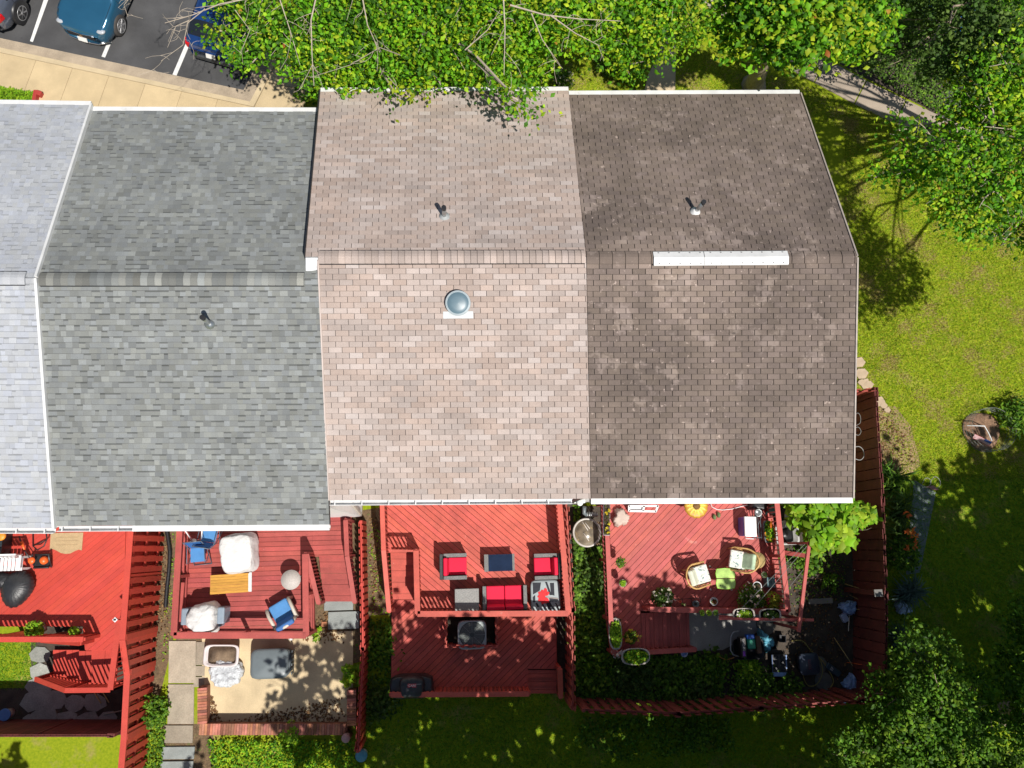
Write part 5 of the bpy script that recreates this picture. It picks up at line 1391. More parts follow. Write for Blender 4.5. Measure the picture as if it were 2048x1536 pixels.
m = MB(); m.lathe([(.10, .12), (.12, .22), (.08, .30), (0, .31)], (.08, .02, 0), 14); build(m, 'engine_cover', ORANGE, t)
t = thing('string_trimmer', 'orange and black string trimmer lying by the white bench', 'garden tool', at(55, 1100, ZA))
m = MB(); m.tube([at(38, 1072, 1.15), at(47, 1098, 1.2), at(62, 1120, 1.2)], .016, 8); build(m, 'shaft', BLACKP, t, world=True)
m = MB(); m.tube([at(43, 1084, 1.2), at(49, 1100, 1.22)], .045, 8, .03); m.ball(at(63, 1121, 1.22), .10, 12, 8, .6); build(m, 'motor_housing', ORANGE, t, world=True)
m = MB()
pts = [at(u, v, ZA + z) for u, v, z in ((66, 1060, .02), (66, 1092, .05), (75, 1100, .3), (88, 1092, .45), (94, 1078, .45), (92, 1064, .4))]
m.tube(pts, .018, 8); m.tube([pts[1], at(92, 1080, ZA + .1)], .014, 6); solo(m, 'hose_reel_frame', DARK, 'bent black metal frame next to the tan doormat', 'metal frame')
pot('square grey pot with a lime bush on the rail of the bright red deck', 84, 1256, ZA, .17, .24, M('grey_square_pot', (.34, .30, .31), .6), 'lime', .42, 330, .10, .075, seed=2, pw=8, rz=.5, pr=.24)
pot('small pot with a green bush nearer the stairs of the bright red deck', 158, 1262, ZA, .12, .2, M('grey_pot', (.3, .31, .3), .6), 'lime', .22, 180, .08, .055, seed=3, pr=.16)
t = thing('solar_light', 'white solar lamp on the corner post of the bright red deck', 'lamp', at(232, 1239, ZA + .94))
m = MB(); m.lathe([(.06, 0), (.075, .05), (.07, .07), (.045, .075)], (0, 0, 0), 4, pw=2, smooth=False); build(m, 'housing', WHITEP, t)
m = MB(); m.box((0, 0, .07), (.07, .05, .02)); build(m, 'panel', DARK, t)
t = thing('bucket', 'white bucket with a blue rim in the shade near the stone paving', 'bucket', at(22, 1425, 0))
m = MB(); m.lathe([(.12, 0), (.155, .3), (.16, .32), (.14, .32), (.12, .05), (0, .05)], (0, 0, 0), 20); build(m, 'bucket_body', WHITEP, t)
m = MB(); m.lathe([(.157, .28), (.168, .29), (.168, .325), (.157, .33)], (0, 0, 0), 20); build(m, 'rim', M('blue_rim', (.1, .22, .5), .4), t)
mb = MB()
rg = random.Random(4)
for (u, v, r_) in [(82, 1310, .34), (82, 1345, .36), (70, 1372, .3), (90, 1378, .26), (70, 1400, .42), (110, 1400, .4), (150, 1405, .36), (190, 1405, .38), (90, 1435, .42), (135, 1440, .36), (175, 1440, .36), (215, 1438, .34), (60, 1440, .25)]:
    c = at(u, v, 0); n_ = 7; a0 = rg.uniform(0, 1)
    c_ = rg.uniform(.8, 1.15); mb.col = (c_, c_, c_ * .97)
    mb.prism([Vector((c.x + r_ * rg.uniform(.75, 1.05) * math.cos(a0 + k * 6.283 / n_), c.y + r_ * .8 * rg.uniform(.75, 1.05) * math.sin(a0 + k * 6.283 / n_))) for k in range(n_)], -.04, .03 + rg.uniform(0, .006))
struct(mb, 'flagstone_paving', M('flagstone', (.27, .28, .26), .9, .2, 3, fine=(30, .2), bump=.3, attr=True))
for (a_, b_, lb, mt) in (((188, 1384), (202, 1407), 'left of two yellow canes on the shaded flagstones', BAMB), ((204, 1382), (218, 1405), 'right of two yellow canes on the shaded flagstones', BAMB), ((207, 1429), (250, 1420), 'pale stick on the shaded flagstones near the fence', M('weathered_stick', (.4, .36, .28), .8))):
    m = MB(); m.tube([at(*a_, .05), at(*b_, .09)], .016, 6); solo(m, 'garden_cane', mt, lb, 'cane', 'canes on the flagstones' if mt is BAMB else None)

# --- gap between C and D
t = thing('patio_table', 'round table with a grey rim standing in the ivy strip', 'table', at(1167, 1066, 0))
m = MB(); m.lathe([(.39, .68), (.43, .69), (.44, .71), (.43, .735), (.39, .735), (.38, .715)], (0, 0, 0), 40); build(m, 'rim', M('rim_grey', (.45, .42, .38), .4), t)
m = MB(); m.lathe([(.385, .70), (.385, .716), (0, .717)], (0, 0, 0), 32); build(m, 'tabletop', M('mottled_glass', (.17, .14, .10), .25, .4, 6, spots=(5, .58, (.32, .24, .12))), t)
for k in range(4): m = MB(); m.tube([(.3 * math.cos(k * 1.57 + .7), .3 * math.sin(k * 1.57 + .7), .7), (.36 * math.cos(k * 1.57 + .7), .36 * math.sin(k * 1.57 + .7), 0)], .016, 6); build(m, 'leg', M('rim_grey', (.45, .42, .38), .4), t)
m = MB()
for a_, b_ in (((1164, 1043), (1176, 1061)), ((1170, 1045), (1180, 1058)), ((1167, 1066), (1178, 1082))): m.tube([at(*a_, .74), at(*b_, .74)], .012, 5)
o = solo(m, 'garden_stakes', M('pale_stake', (.6, .55, .5), .7), 'loose pale stakes lying on the round rimmed table', 'stakes')
t = thing('dryer_duct', 'grey vent elbow and corrugated duct against the wall in the ivy strip', 'duct', at(1180, 1025, .3))
m = MB(); m.tube([at(1169, 1014, 1.0), at(1168, 1026, .9), at(1174, 1030, .85)], .06, 10); build(m, 'elbow', GREYP, t, world=True)
m = MB()
for k in range(7): m.tube([at(1174 + k * 3.2, 1029, .85), at(1176 + k * 3.2, 1029, .85)], .085 if k % 2 else .07, 12)
build(m, 'flexible_duct', STEEL, t, world=True)
for v_, lb in ((1046, 'upper'), (1088, 'lower')):
    m = MB(); m.beam(at(1189, v_, .5), at(1206, v_, .5), .07, .05); solo(m, 'wood_block', M('raw_timber', (.42, .28, .15), .7, .2, 6), f'{lb} raw timber stub sticking out under the potted plant deck', 'timber stub', 'timber stubs')

# --- deck D
t = thing('window_box', 'long narrow planter of purple and yellow flowers on the rail', 'planter', at(1212, 1040, 1.52), R(-4))
m = MB(); m.box((0, 0, .07), (.19, .90, .14)); build(m, 'box', M('lilac_box', (.42, .35, .38), .6), t, bev=.01)
m = MB(); m.box((0, 0, .142), (.165, .87, .012)); build(m, 'soil', SOIL, t)
pp = NR.uniform((-.08, -.42, .15), (.08, .42, .26), (260, 3)); rawmesh('foliage', *leaves(pp, .05, .03, [(.08, .10, .03), (.12, .05, .09), (.09, .045, .02), (.16, .22, .03)], .6, seed=1), LF, t)
pp = np.repeat(np.array([(.03, .26, .27), (-.04, .20, .26), (-.02, -.25, .26), (.03, -.36, .27), (.04, -.12, .27)]), 8, 0) + NR.normal(size=(40, 3)) * .02; rawmesh('flowers', *leaves(pp, .06, .04, [(.6, .55, .03), (.65, .45, .02)], 1, seed=2), LFD, t)
m = MB(); drape(m, at(1240, 1036, ZD), .24, .24, .3, .5, sq=2, seed=14, amp=.13, top=.8, nf=2)
solo(m, 'cloth_bag', M('beige_cloth', (.52, .42, .36), .85, .15, 5, bump=.4), 'crumpled beige cloth near the rail planter', 'cloth')
m = MB()
for a_, b_ in (((1258, 1012), (1316, 1012)), ((1258, 1022), (1312, 1023)), ((1258, 1011), (1258, 1023)), ((1288, 1012), (1286, 1022)), ((1316, 1011), (1311, 1024))): m.beam(at(*a_, ZD + .5), at(*b_, ZD + .5), .06, .05)
m.beam(at(1258, 1018, ZD + .25), at(1286, 1018, ZD + .25), .14, .4)
solo(m, 'window_frame', WHITEP, 'white frame leaning on the house wall by the beige cloth', 'frame')
t = thing('garden_ornament', 'yellow sunflower ornament on a stake against the house', 'ornament', at(1392, 1012, ZD + .7))
m = MB(); m.tube([(0, 0, -.7), (0, 0, 0)], .012, 6); build(m, 'stake', DARK, t)
m = MB(); m.lathe([(.355, -.02), (.36, .0), (.3, .03), (0, .04)], (0, 0, 0), 32, wob=lambda a, r, z: 1 + .04 * math.cos(14 * a)); build(m, 'disc', M('golden_disc', (.45, .24, .02), .5), t)
m = MB()
for k in range(28):
    a = k * 6.283 / 28 * 2.0; rr = .34 if k < 14 else .24; d = Vector((math.cos(a), math.sin(a), 0)); s = Vector((-d.y, d.x, 0)); z = .045 if k < 14 else .06
    a += 0 if k < 14 else .22
    m.add([d * .1 + Vector((0, 0, z)), d * rr * .6 - s * .045 + Vector((0, 0, z)), d * rr + Vector((0, 0, z - .02)), d * rr * .6 + s * .045 + Vector((0, 0, z))], [(0, 1, 2, 3)])
build(m, 'petals', M('yellow_petal', (.72, .48, .06), .5, .2, 9), t)
m = MB(); m.lathe([(.11, .05), (.09, .08), (0, .09)], (0, 0, 0), 16); build(m, 'centre', M('brown_centre', (.16, .08, .02), .8, .3, 30), t)
m = MB()
for s in (-1, 1): m.lathe([(.05, 0), (.06, .05), (.045, .10), (0, .12)], (s * .07, s * .03, 0), 12, sy=1.5)
o = solo(m, 'clogs', M('olive_clog', (.13, .18, .07), .5, .3, 14), 'pair of green clogs beneath the sunflower ornament', 'shoes'); o.location = at(1432, 1032, ZD)
t = thing('cool_box', 'white lidded cooler with a purple side on the potted plant deck', 'cooler', at(1489, 1054, ZD), R(-3))
m = MB(); m.box((-.03, 0, .24), (.36, .56, .46)); build(m, 'body', M('purple_cooler', (.10, .08, .32), .4), t, bev=.03, seg=2)
m = MB(); m.box((0.0, 0, .50), (.37, .60, .09)); build(m, 'lid', WHITEP, t, bev=.03, seg=3)
m = MB(); m.tube([(-.12, -.3, .4), (-.12, -.36, .42), (.12, -.36, .42), (.12, -.3, .4)], .014, 6); build(m, 'handle', WHITEP, t)
pot('grey crate of orange marigolds beside the cooler', 1528, 1064, ZD, .22, .34, M('grey_crate', (.2, .22, .22), .7, .3, 12), 'bright', .35, 330, .08, .045, ([(.8, .25, .01), (.75, .18, .02)], 9, .09), seed=5, pw=6, oval=(.55, 1.5), name='flower_crate')
m = MB()
for k in range(4): m.tube([at(1505 + k * 5, 1030, 1.0), at(1508 + k * 5, 1078, .75)], .012, 6)
m.tube([at(1504, 1034, 1.0), at(1524, 1032, 1.0)], .014, 6); m.tube([at(1506, 1076, .8), at(1526, 1074, .8)], .014, 6); m.tube([at(1505, 1032, 1.0), at(1524, 1074, .62)], .012, 6); m.tube([at(1523, 1032, 1.0), at(1506, 1076, .62)], .012, 6)
solo(m, 'folded_rack', GREYPD, 'folded dark rack standing between the cooler and the marigolds', 'rack')
m = MB(); m.lathe([(.09, 0), (.11, .16), (.115, .17), (.09, .16), (.08, .05), (0, .05)], (0, 0, 0), 16); o = solo(m, 'metal_pail', STEEL, 'small round metal pail above the marigold crate', 'pail'); o.location = at(1513, 1026, ZD + .4)
t = thing('watering_can', 'teal watering can under the gutter by the deck corner', 'watering can', at(1542, 1020, ZD))
m = MB(); m.lathe([(.13, 0), (.14, .2), (.10, .26), (.06, .26)], (0, 0, 0), 14); build(m, 'can', TEAL, t)
m = MB(); m.tube([(-.12, -.02, .06), (-.24, -.1, .22), (-.28, -.13, .3)], .028, 8); build(m, 'spout', TEAL, t)
m = MB(); m.tube([(.12, 0, .1), (.22, .03, .2), (.12, .02, .30), (.0, 0, .28)], .016, 6); build(m, 'handle', TEAL, t)
m = MB(); drape(m, at(1512, 1012, ZD), .26, .14, .4, 0, sq=2.4, seed=21, amp=.08)
solo(m, 'dark_bag', BLACKP, 'dark crumpled bag under the gutter next to the teal can', 'bag')
t = thing('sink_tub', 'grey utility tub and white panels behind the rail under the fig tree', 'tub', at(1566, 1068, 0))
m = MB(); m.lathe([(.30, 0), (.36, .3), (.38, .34), (.36, .36), (.31, .34), (.28, .1), (0, .1)], (0, 0, 0), 32, pw=6, sy=.9); build(m, 'tub', M('dull_white_tub', (.46, .46, .44), .5, .1, 6), t)
m = MB(); m.box((-.05, .30, .42), (.5, .22, .06), rz=.1); m.box((.08, .52, .5), (.34, .2, .10), rz=-.2); build(m, 'panels', WHITEP, t, bev=.01)
m = MB(); m.lathe([(.26, .14), (0, .16)], (0, -.02, 0), 20, pw=6); build(m, 'contents', BLACKP, t)


def rattan_chair(label, loc, rz, pillow):
    "open side toward +x"
    t = thing('rattan_armchair', label, 'armchair', loc, rz, 'rattan armchairs')
    arc = [(.30 - .02 * 0, -.34, .50)] + [(-.06 + -.36 * math.cos(a), .36 * math.sin(a), .56 + .22 * max(0, math.cos(a)) ** 1.3) for a in [R(-85 + k * 17) for k in range(11)]] + [(.30, .34, .50)]
    low = [(x * .82 + .02, y * .84, .36) for x, y, z in arc]
    m = MB(); m.tube(arc, .024, 8); m.tube([(x * .985, y * .985, z - .05) for x, y, z in arc], .016, 6); build(m, 'rim', RATT, t)
    m = MB()
    for i in range(len(arc) - 1):
        m.tube([arc[i], low[i + 1]], .009, 5); m.tube([arc[i + 1], low[i]], .009, 5)
    m.tube(low, .014, 6)
    for s in (-1, 1): m.tube([(.3, s * .34, .5), (.33, s * .30, .36), (.31, s * .29, 0)], .018, 6); m.tube([(-.26, s * .22, .36), (-.30, s * .24, 0)], .018, 6)
    m.tube([(.32, -.29, .34), (.32, .29, .34)], .016, 6); build(m, 'frame', RATT, t)
    m = MB(); m.box((.06, 0, .35), (.54, .56, .02)); build(m, 'seat', M('rattan_weave', (.34, .2, .08), .6, .3, 40, bump=.6), t)
    m = MB(); m.box((.10, 0, .42), (.52, .52, .11)); build(m, 'seat_cushion', FLORAL, t, bev=.035, seg=3)
    m = MB(); m.box((-.17, 0, .58), (.15, .46, .44), ry=-.55); build(m, 'back_pillow', pillow, t, bev=.05, seg=3)
    return t


rattan_chair('rattan armchair with a white pillow left of the lime green table', at(1386, 1150, ZD), R(14), M('white_pillow', (.60, .62, .50), .8, .15, 4))
rattan_chair('rattan armchair with a sage green pillow right of the lime green table', at(1473, 1120, ZD), R(168), SAGE)
m = MB(); m.lathe([(.17, 0), (.2, .2), (.235, .38), (.24, .42), (0, .43)], (0, 0, 0), 28); o = solo(m, 'round_stool', M('straw', (.34, .25, .10), .8, .15, 20), 'round straw stool behind the sage pillow chair', 'stool'); o.location = at(1505, 1120, ZD)
t = thing('folding_table', 'lime green two panel table between the rattan chairs', 'table', at(1441, 1156, ZD), R(-2))
LIME = M('lime_top', (.42, .62, .16), .3, .4, 2.6)
for s in (-1, 1):
    m = MB(); q = [(-.27, s * .012), (.27, s * .012), (.285, s * .15), (.25, s * .27), (0, s * .295), (-.25, s * .27), (-.285, s * .15)]
    m.prism([Vector(p) for p in q], .46, .48); build(m, 'panel', LIME, t)
m = MB()
for s in (-1, 1): m.tube([(-.27, s * .02, .47), (-.29, s * .15, .47), (-.255, s * .275, .47), (0, s * .30, .47), (.255, s * .275, .47), (.29, s * .15, .47), (.27, s * .02, .47)], .012, 6)
build(m, 'edge', M('green_edge', (.22, .50, .03), .4), t)
for x in (-1, 1):
    for y in (-1, 1):
        m = MB(); m.tube([(x * .2, y * .2, .46), (x * .32, y * .34, .01)], .011, 6); lg = build(m, 'leg', CHROME, t)
        m = MB(); m.lathe([(.03, 0), (.03, .015), (.012, .03)], (x * .32, y * .34, 0), 10); build(m, 'foot', WHITEP, lg)
pot('round white pot of red plants in the open middle of the deck', 1424, 1202, ZD, .12, .2, WHITEP, [(.22, .03, .02), (.15, .05, .02), (.12, .2, .02)], .05, 60, .06, .04, seed=7, pr=.09)
pot('grey bucket standing in the wire rack by the south rail', 1388, 1207, ZD, .10, .2, GREYP, n=0, seed=8, cat='bucket', name='grey_bucket')
m = MB()
for a_, b_ in (((1346, 1199), (1400, 1196)), ((1349, 1213), (1402, 1211)), ((1346, 1199), (1349, 1213)), ((1400, 1196), (1402, 1211)), ((1364, 1198), (1367, 1212)), ((1382, 1197), (1385, 1211))): m.tube([at(*a_, ZD + .12), at(*b_, ZD + .12)], .010, 5); m.tube([at(*a_, ZD + .02), at(*a_, ZD + .12)], .01, 5)
solo(m, 'wire_rack', DARK, 'black wire rack holding small fruit by the south rail', 'rack')
for (u, v, c, nm) in ((1360, 1203, (.5, .06, .02), 'red'), (1364, 1208, (.28, .42, .05), 'lime green'), (1369, 1209, (.5, .55, .25), 'pale green')):
    m = MB(); m.ball((0, 0, .035), .038, 10, 7); o = solo(m, 'fruit', M('fruit_' + nm.replace(' ', '_'), c, .4, .15, 20), f'small {nm} fruit lying in the black wire rack', 'fruit', 'fruit in the wire rack'); o.location = at(u, v, ZD + .06)
pot('white flowered rose bush in a pot at the top of the deck stairs', 1318, 1194, ZD, .16, .24, BLACKP, 'dark', .5, 620, .08, .05, ([(.75, .72, .62), (.7, .66, .5)], 26, .06), seed=9, pr=.34, name='rose_bush')
pot('dark spreading bush with pale pink flowers near the teal step stool', 1494, 1196, ZD, .2, .22, BLACKP, 'ivy', .4, 800, .07, .05, ([(.6, .45, .4), (.55, .5, .4)], 34, .055), seed=10, pr=.46, name='flowering_bush')
pot('wire rimmed round pot sitting in front of the teal step stool', 1510, 1172, ZD + .25, .13, .18, M('clear_grey_pot', (.25, .27, .27), .4), [(.2, .12, .08), (.1, .14, .05)], .06, 50, .06, .03, seed=11, rim=WHITEP, pr=.09)
pot('small tan pot left of the teal step stool', 1524, 1149, ZD + .1, .09, .18, M('olive_pot', (.16, .16, .1), .6), 'dark', .05, 30, .04, .03, seed=12)
t = thing('step_stool', 'teal plastic step stool by the right rail', 'stool', at(1536, 1164, ZD), R(-4))
m = MB(); m.box((0, 0, .24), (.25, .30, .03)); build(m, 'top', M('dusty_teal', (.10, .19, .21), .5), t, bev=.01)
for x in (-1, 1): m = MB(); m.box((x * .11, 0, .115), (.03, .30, .23), ry=-x * .12); build(m, 'leg', M('dusty_teal', (.10, .19, .21), .5), t)
m = MB(); m.box((0, 0.01, .257), (.02, .09, .006)); build(m, 'grip', DARK, t)
pot('yellow green coleus with a red centre in the deck corner', 1537, 1200, ZD, .17, .24, TERRA, [(.40, .42, .03), (.30, .38, .03), (.48, .46, .05)], .3, 520, .11, .055, ([(.42, .03, .05), (.3, .02, .03)], 9, .09), seed=13, pr=.27, name='coleus_pot')
for i, (u, v, lb, pal) in enumerate(((1483, 1228, 'long oval planter of lime plants and shells on the south rail', 'lime'), (1535, 1229, 'long oval planter of dark plants next to the rail corner', 'dark'))):
    pot(lb, u, v, ZD + .9, .29, .2, BLACKP, pal, .12, 200, .07, .045, ([(.7, .66, .6)], 5, .05), seed=20 + i, oval=(1.05, .58), pw=3.5, rim=STONE, name='oval_planter', group='oval planters', pr=.22)
pot('upright oval planter of lime leaves at the left deck corner', 1228, 1266, ZD + .62, .30, .22, STONE, 'lime', .18, 420, .07, .05, seed=23, oval=(.6, 1.35), pw=3, rim=STONE, name='oval_planter', group='oval planters', pr=.29)
pot('oval planter overflowing with green leaves at the foot of the deck', 1268, 1311, ZD + .5, .30, .22, STONE, 'bright', .16, 460, .07, .05, seed=24, oval=(1.3, .72), pw=3, rim=STONE, name='oval_planter', group='oval planters', pr=.29)
pot('terracotta pot of yellow flowers between two oval planters', 1258, 1272, ZD, .17, .26, TERRA, 'mid', .25, 180, .08, .04, ([(.75, .55, .04), (.7, .6, .1)], 14, .07), seed=25, pr=.22)
for i, (u, mt, pal, lb) in enumerate(((1401, M('olive_pot', (.16, .16, .1)), 'lime', 'left small pot of the three on the south rail'), (1415, WHITEP, 'lime', 'white rimmed middle pot of the three on the south rail'), (1428, STONE, 'mid', 'right small stone pot of the three on the south rail'))):
    pot(lb, u, 1225, ZD + .9, .085, .14, mt, pal, .05, 40, .05, .035, seed=30 + i, group='three small pots on the south rail', rim=M('yellowed_rim', (.5, .47, .15), .5) if i == 1 else None)
for i, (v, lb, ph, n_) in enumerate(((1124, 'upper pot hooked inside the left rail of the potted plant deck', .3, 150), (1166, 'lower pot hooked inside the left rail of the potted plant deck', .08, 90))):
    pot(lb, 1238 + i * 5, v, ZD + .35, .11, .18, STONE, 'mid' if i == 0 else 'lime', ph, n_, .07, .03, seed=40 + i, group='pots hooked on the left rail', pr=.17 if i == 0 else .1)
for i in range(4):
    m = MB(); m.lathe([(.045, 0), (.062, .09), (.068, .1), (.05, .1), (.045, .02), (0, .02)], (0, 0, 0), 12); o = solo(m, 'small_terracotta_pot', TERRA, 'tiny empty terracotta pot in the row beside the upright oval planter', 'pot', 'row of tiny terracotta pots'); o.location = at(1238 + i * .8, 1240 + i * 8, ZD)
t = thing('angel_statue', 'pale angel statuette on the deck corner beside the oval planter', 'statue', at(1231, 1306, ZD + .45))
m = MB(); m.lathe([(.09, 0), (.085, .06), (.06, .16), (.045, .22), (.03, .25)], (0, 0, 0), 14); m.ball((0, -.02, .29), .05, 12, 8, 1.1); m.tube([(.04, -.03, .2), (.09, -.09, .15), (.03, -.12, .16)], .018, 6); m.tube([(-.04, -.03, .2), (-.09, -.09, .15), (-.03, -.12, .16)], .018, 6)
build(m, 'figure', M('pale_stone', (.52, .44, .38), .8, .15, 20), t)
for s in (-1, 1): m = MB(); m.prism([Vector(p) for p in ((s * .03, .03), (s * .15, .12), (s * .17, .05), (s * .12, .0), (s * .13, -.03), (s * .05, 0))], .2, .225); build(m, 'wing', M('pale_stone', (.52, .44, .38), .8, .15, 20), t)
m = MB(); m.lathe([(.05, 0), (.04, .1), (.025, .16), (.035, .19), (0, .23)], (0, 0, 0), 10); m.box((.05, .0, .12), (.08, .02, .06)); o = solo(m, 'teal_figurine', M('pale_teal', (.25, .38, .38), .5), 'small pale teal figurine at the top of the upright planter', 'figurine'); o.location = at(1232, 1237, ZD)
m = MB(); m.lathe([(.07, 0), (.10, .14), (.105, .15), (.085, .15), (.07, .03), (0, .03)], (0, 0, 0), 16); o = solo(m, 'blue_white_pot', M('china_blue', (.35, .45, .7), .3, .4, 18), 'blue and white china pot under the stair rail end', 'pot'); o.location = at(1366, 1306, .25)
# white cord along the house wall
m = MB(); m.tube([at(u, v, ZD + .03 + .0 * u) for u, v in ((1420, 1004), (1424, 1014), (1434, 1019), (1446, 1020), (1464, 1018), (1482, 1013), (1500, 1010))], .011, 5)
solo(m, 'power_cable', WHITEP, 'thin white cord lying along the house wall', 'cord')

# --- cluttered garden behind the brown house
t = thing('trellis_frame', 'tall red frame of poles standing around the garden deck corner', 'trellis', at(1608, 1180, 0))
for a_, b_, w_ in ((at(1619, 1083, 1.9), at(1597, 1264, 1.9), .09), (at(1566, 1105, 1.4), at(1616, 1112, 1.9), .12), (at(1438, 1237, 1.75), at(1627, 1240, 1.75), .07), (at(1438, 1232, 1.6), at(1590, 1242, 1.7), .05)):
    m = MB(); c_ = RNG.uniform(.9, 1.1); m.col = (c_, c_, c_); m.beam(a_, b_, w_, .06); build(m, 'beam', REDD, t, world=True)
for u, v in ((1619, 1086), (1598, 1258), (1612, 1240)):
    p = at(u, v, 1.86); m = MB(); m.box((p.x, p.y, .93), (.07, .07, 1.86)); build(m, 'post', REDD, t, world=True)
for i, (a_, b_) in enumerate((((1610, 1088), (1455, 1245)), ((1614, 1092), (1500, 1225)), ((1606, 1140), (1570, 1185)))):
    m = MB(); m.tube([at(*a_, 1.9), at(*b_, 1.55)], .006, 4); solo(m, 'string', WIRE, ('grey string from the trellis beam to the left oval planter', 'grey string crossing the right oval planter', 'short grey string hanging by the red trellis beam')[i], 'string', 'strings on the trellis')
t = thing('garden_cart', 'black tub cart with a curved grey handle full of boxes', 'cart', at(1487, 1294, 0))
m = MB(); m.lathe([(.38, .1), (.46, .42), (.48, .44), (.45, .44), (.36, .14), (0, .14)], (0, 0, 0), 32, pw=6, sx=1.0, sy=.64); build(m, 'tub', BLACKP, t)
m = MB(); m.tube([at(1478, 1262, .55), at(1466, 1265, .62), at(1461, 1275, .62), at(1461, 1300, .62), at(1466, 1309, .6), at(1478, 1313, .5)], .02, 8); build(m, 'handle', M('grey_handle', (.32, .33, .35), .4), t, world=True)
for s in (-1, 1): m = MB(); m.T = Matrix.Translation((.2, s * .32, .12)) @ Matrix.Rotation(R(90), 4, 'X'); m.lathe([(.0, -.03), (.12, -.03), (.12, .03), (0, .03)], (0, 0, 0), 16); build(m, 'wheel', DARK, t)
t = thing('cardboard_box', 'upright box with white and purple lettering in the black cart', 'box', at(1481, 1293, .45))
m = MB(); m.box((0, 0, .12), (.15, .56, .3)); build(m, 'box_body', M('dark_box', (.03, .022, .02), .6), t)
text_mesh('lettering', 'GARDEN', .085, M('print_white', (.6, .6, .6), .6), t, (0, .08, .275), (0, 0, R(-90)))
m = MB(); m.box((0, -.17, .273), (.07, .14, .006)); build(m, 'print', M('print_purple', (.28, .05, .45), .6), t)
t = thing('soil_bag', 'green and blue bag standing in the black cart', 'bag', at(1497, 1284, .45))
m = MB(); m.box((0, -.03, .14), (.24, .28, .26)); build(m, 'green_side', M('bag_green', (.01, .25, .15), .35, .1, 6, bump=.2), t, bev=.03, seg=2)
m = MB(); m.box((0, .17, .13), (.25, .14, .24)); build(m, 'blue_side', M('bag_blue', (.02, .10, .45), .35, .1, 6, bump=.2), t, bev=.03, seg=2)
m = MB(); m.box((0, 0, .12), (.14, .48, .24), rz=.05); o = solo(m, 'wooden_crate', M('brown_crate', (.13, .07, .045), .8, .3, 6), 'narrow brown wooden crate at the right end of the cart', 'crate', bev=.006); o.location = at(1512, 1288, .45)


def bag(label, u, v, z, rx, ry, h, rz, mat, seed, amp=.16, nf=3, cat='bag', name='plastic_bag'):
    m = MB(); drape(m, at(u, v, z), rx, ry, h, rz, sq=2, seed=seed, amp=amp, top=.72, nf=nf); return wrinkle(solo(m, name, mat, label, cat), .08, .16)


bag('teal and blue plastic bag leaning on the cart', 1526, 1280, .1, .17, .30, .4, R(20), TEALBAG, 3)
bag('blue cloth draped over a bucket near the fence', 1691, 1214, 0, .24, .20, .35, 0, BLUEBAG, 5)
bag('large pale blue plastic sheet in the lower right garden corner', 1699, 1372, 0, .42, .24, .3, R(40), BLUEBAG, 7, amp=.2)
bag('blue and white plastic bag on the grass outside the fence', 1801, 1214, 0, .26, .20, .25, R(-35), M('blue_white_bag', (.36, .48, .72), .35, .5, 9, bump=.5), 9)
m = MB(); m.box((0, 0, .08), (.20, .26, .16), rz=R(25)); o = solo(m, 'jug', M('pale_blue_jug', (.40, .46, .64), .4), 'small pale blue jug below the draped blue cloth', 'jug', bev=.03, seg=2); o.location = at(1686, 1235, 0)
for u, v, rz, lb in ((1540, 1291, -.6, 'empty black square nursery pot beside the teal bag'), (1560, 1276, .7, 'empty black nursery pot with a seedling right of the teal bag')):
    m = MB(); m.lathe([(.10, 0), (.14, .2), (.15, .21), (.12, .2), (.1, .04), (0, .04)], (0, 0, 0), 4, smooth=False); o = solo(m, 'nursery_pot', BLACKP, lb, 'pot', 'black nursery pots'); o.location = at(u, v, 0); o.rotation_euler = (0, 0, rz)
t = thing('seed_tray', 'black seed tray wrapped in blue plastic beside the cart', 'tray', at(1554, 1328, 0), R(-3))
m = MB(); m.box((0, 0, .10), (.46, .62, .2)); build(m, 'tray', BLACKP, t, bev=.01)
m = MB(); m.box((0, -.27, .215), (.46, .12, .03)); m.box((.21, .1, .21), (.04, .4, .02)); m.box((-.225, 0, .205), (.015, .6, .02)); build(m, 'plastic_wrap', BLUEBAG, t, bev=.008)
for k in range(6): m = MB(); m.lathe([(.06, .2), (.07, .235), (.05, .235), (.045, .205)], ((k % 2 - .5) * .2, (k // 2 - 1) * .16 + .06, 0), 10); build(m, 'cell', DARK, t)
t = thing('storage_tub', 'dark lidded tub with faded red lettering among the hoses', 'tub', at(1607, 1324, 0), R(2))
m = MB(); m.lathe([(.24, 0), (.28, .4)], (0, 0, 0), 28, pw=6, sy=1.05); build(m, 'tub', M('dark_blue_tub', (.025, .032, .05), .4), t)
m = MB(); m.lathe([(.30, .39), (.305, .42), (.28, .45), (0, .455)], (0, 0, 0), 28, pw=6, sy=1.05); build(m, 'lid', M('navy_lid', (.04, .05, .075), .35, .2, 6), t)
text_mesh('lettering', 'TOTE', .12, M('faded_red', (.22, .05, .07), .6), t, (0, 0, .459), (0, 0, R(88)))
for (u, v, r_, lb) in ((1531, 1250, .30, 'large round stepping stone by the teal bag'), (1636, 1330, .27, 'round stepping stone right of the dark lidded tub'), (1646, 1363, .27, 'round stepping stone nearest the foot fence')):
    m = MB(); m.lathe([(r_, 0), (r_, .04), (r_ * .94, .05), (0, .052)], (0, 0, 0), 24, wob=lambda a, r, z: 1 + .03 * math.sin(3 * a)); o = solo(m, 'stepping_stone', M('dark_stone', (.13, .125, .11), .9, .25, 5, bump=.4), lb, 'stepping stone', 'round stepping stones'); o.location = at(u, v, 0)
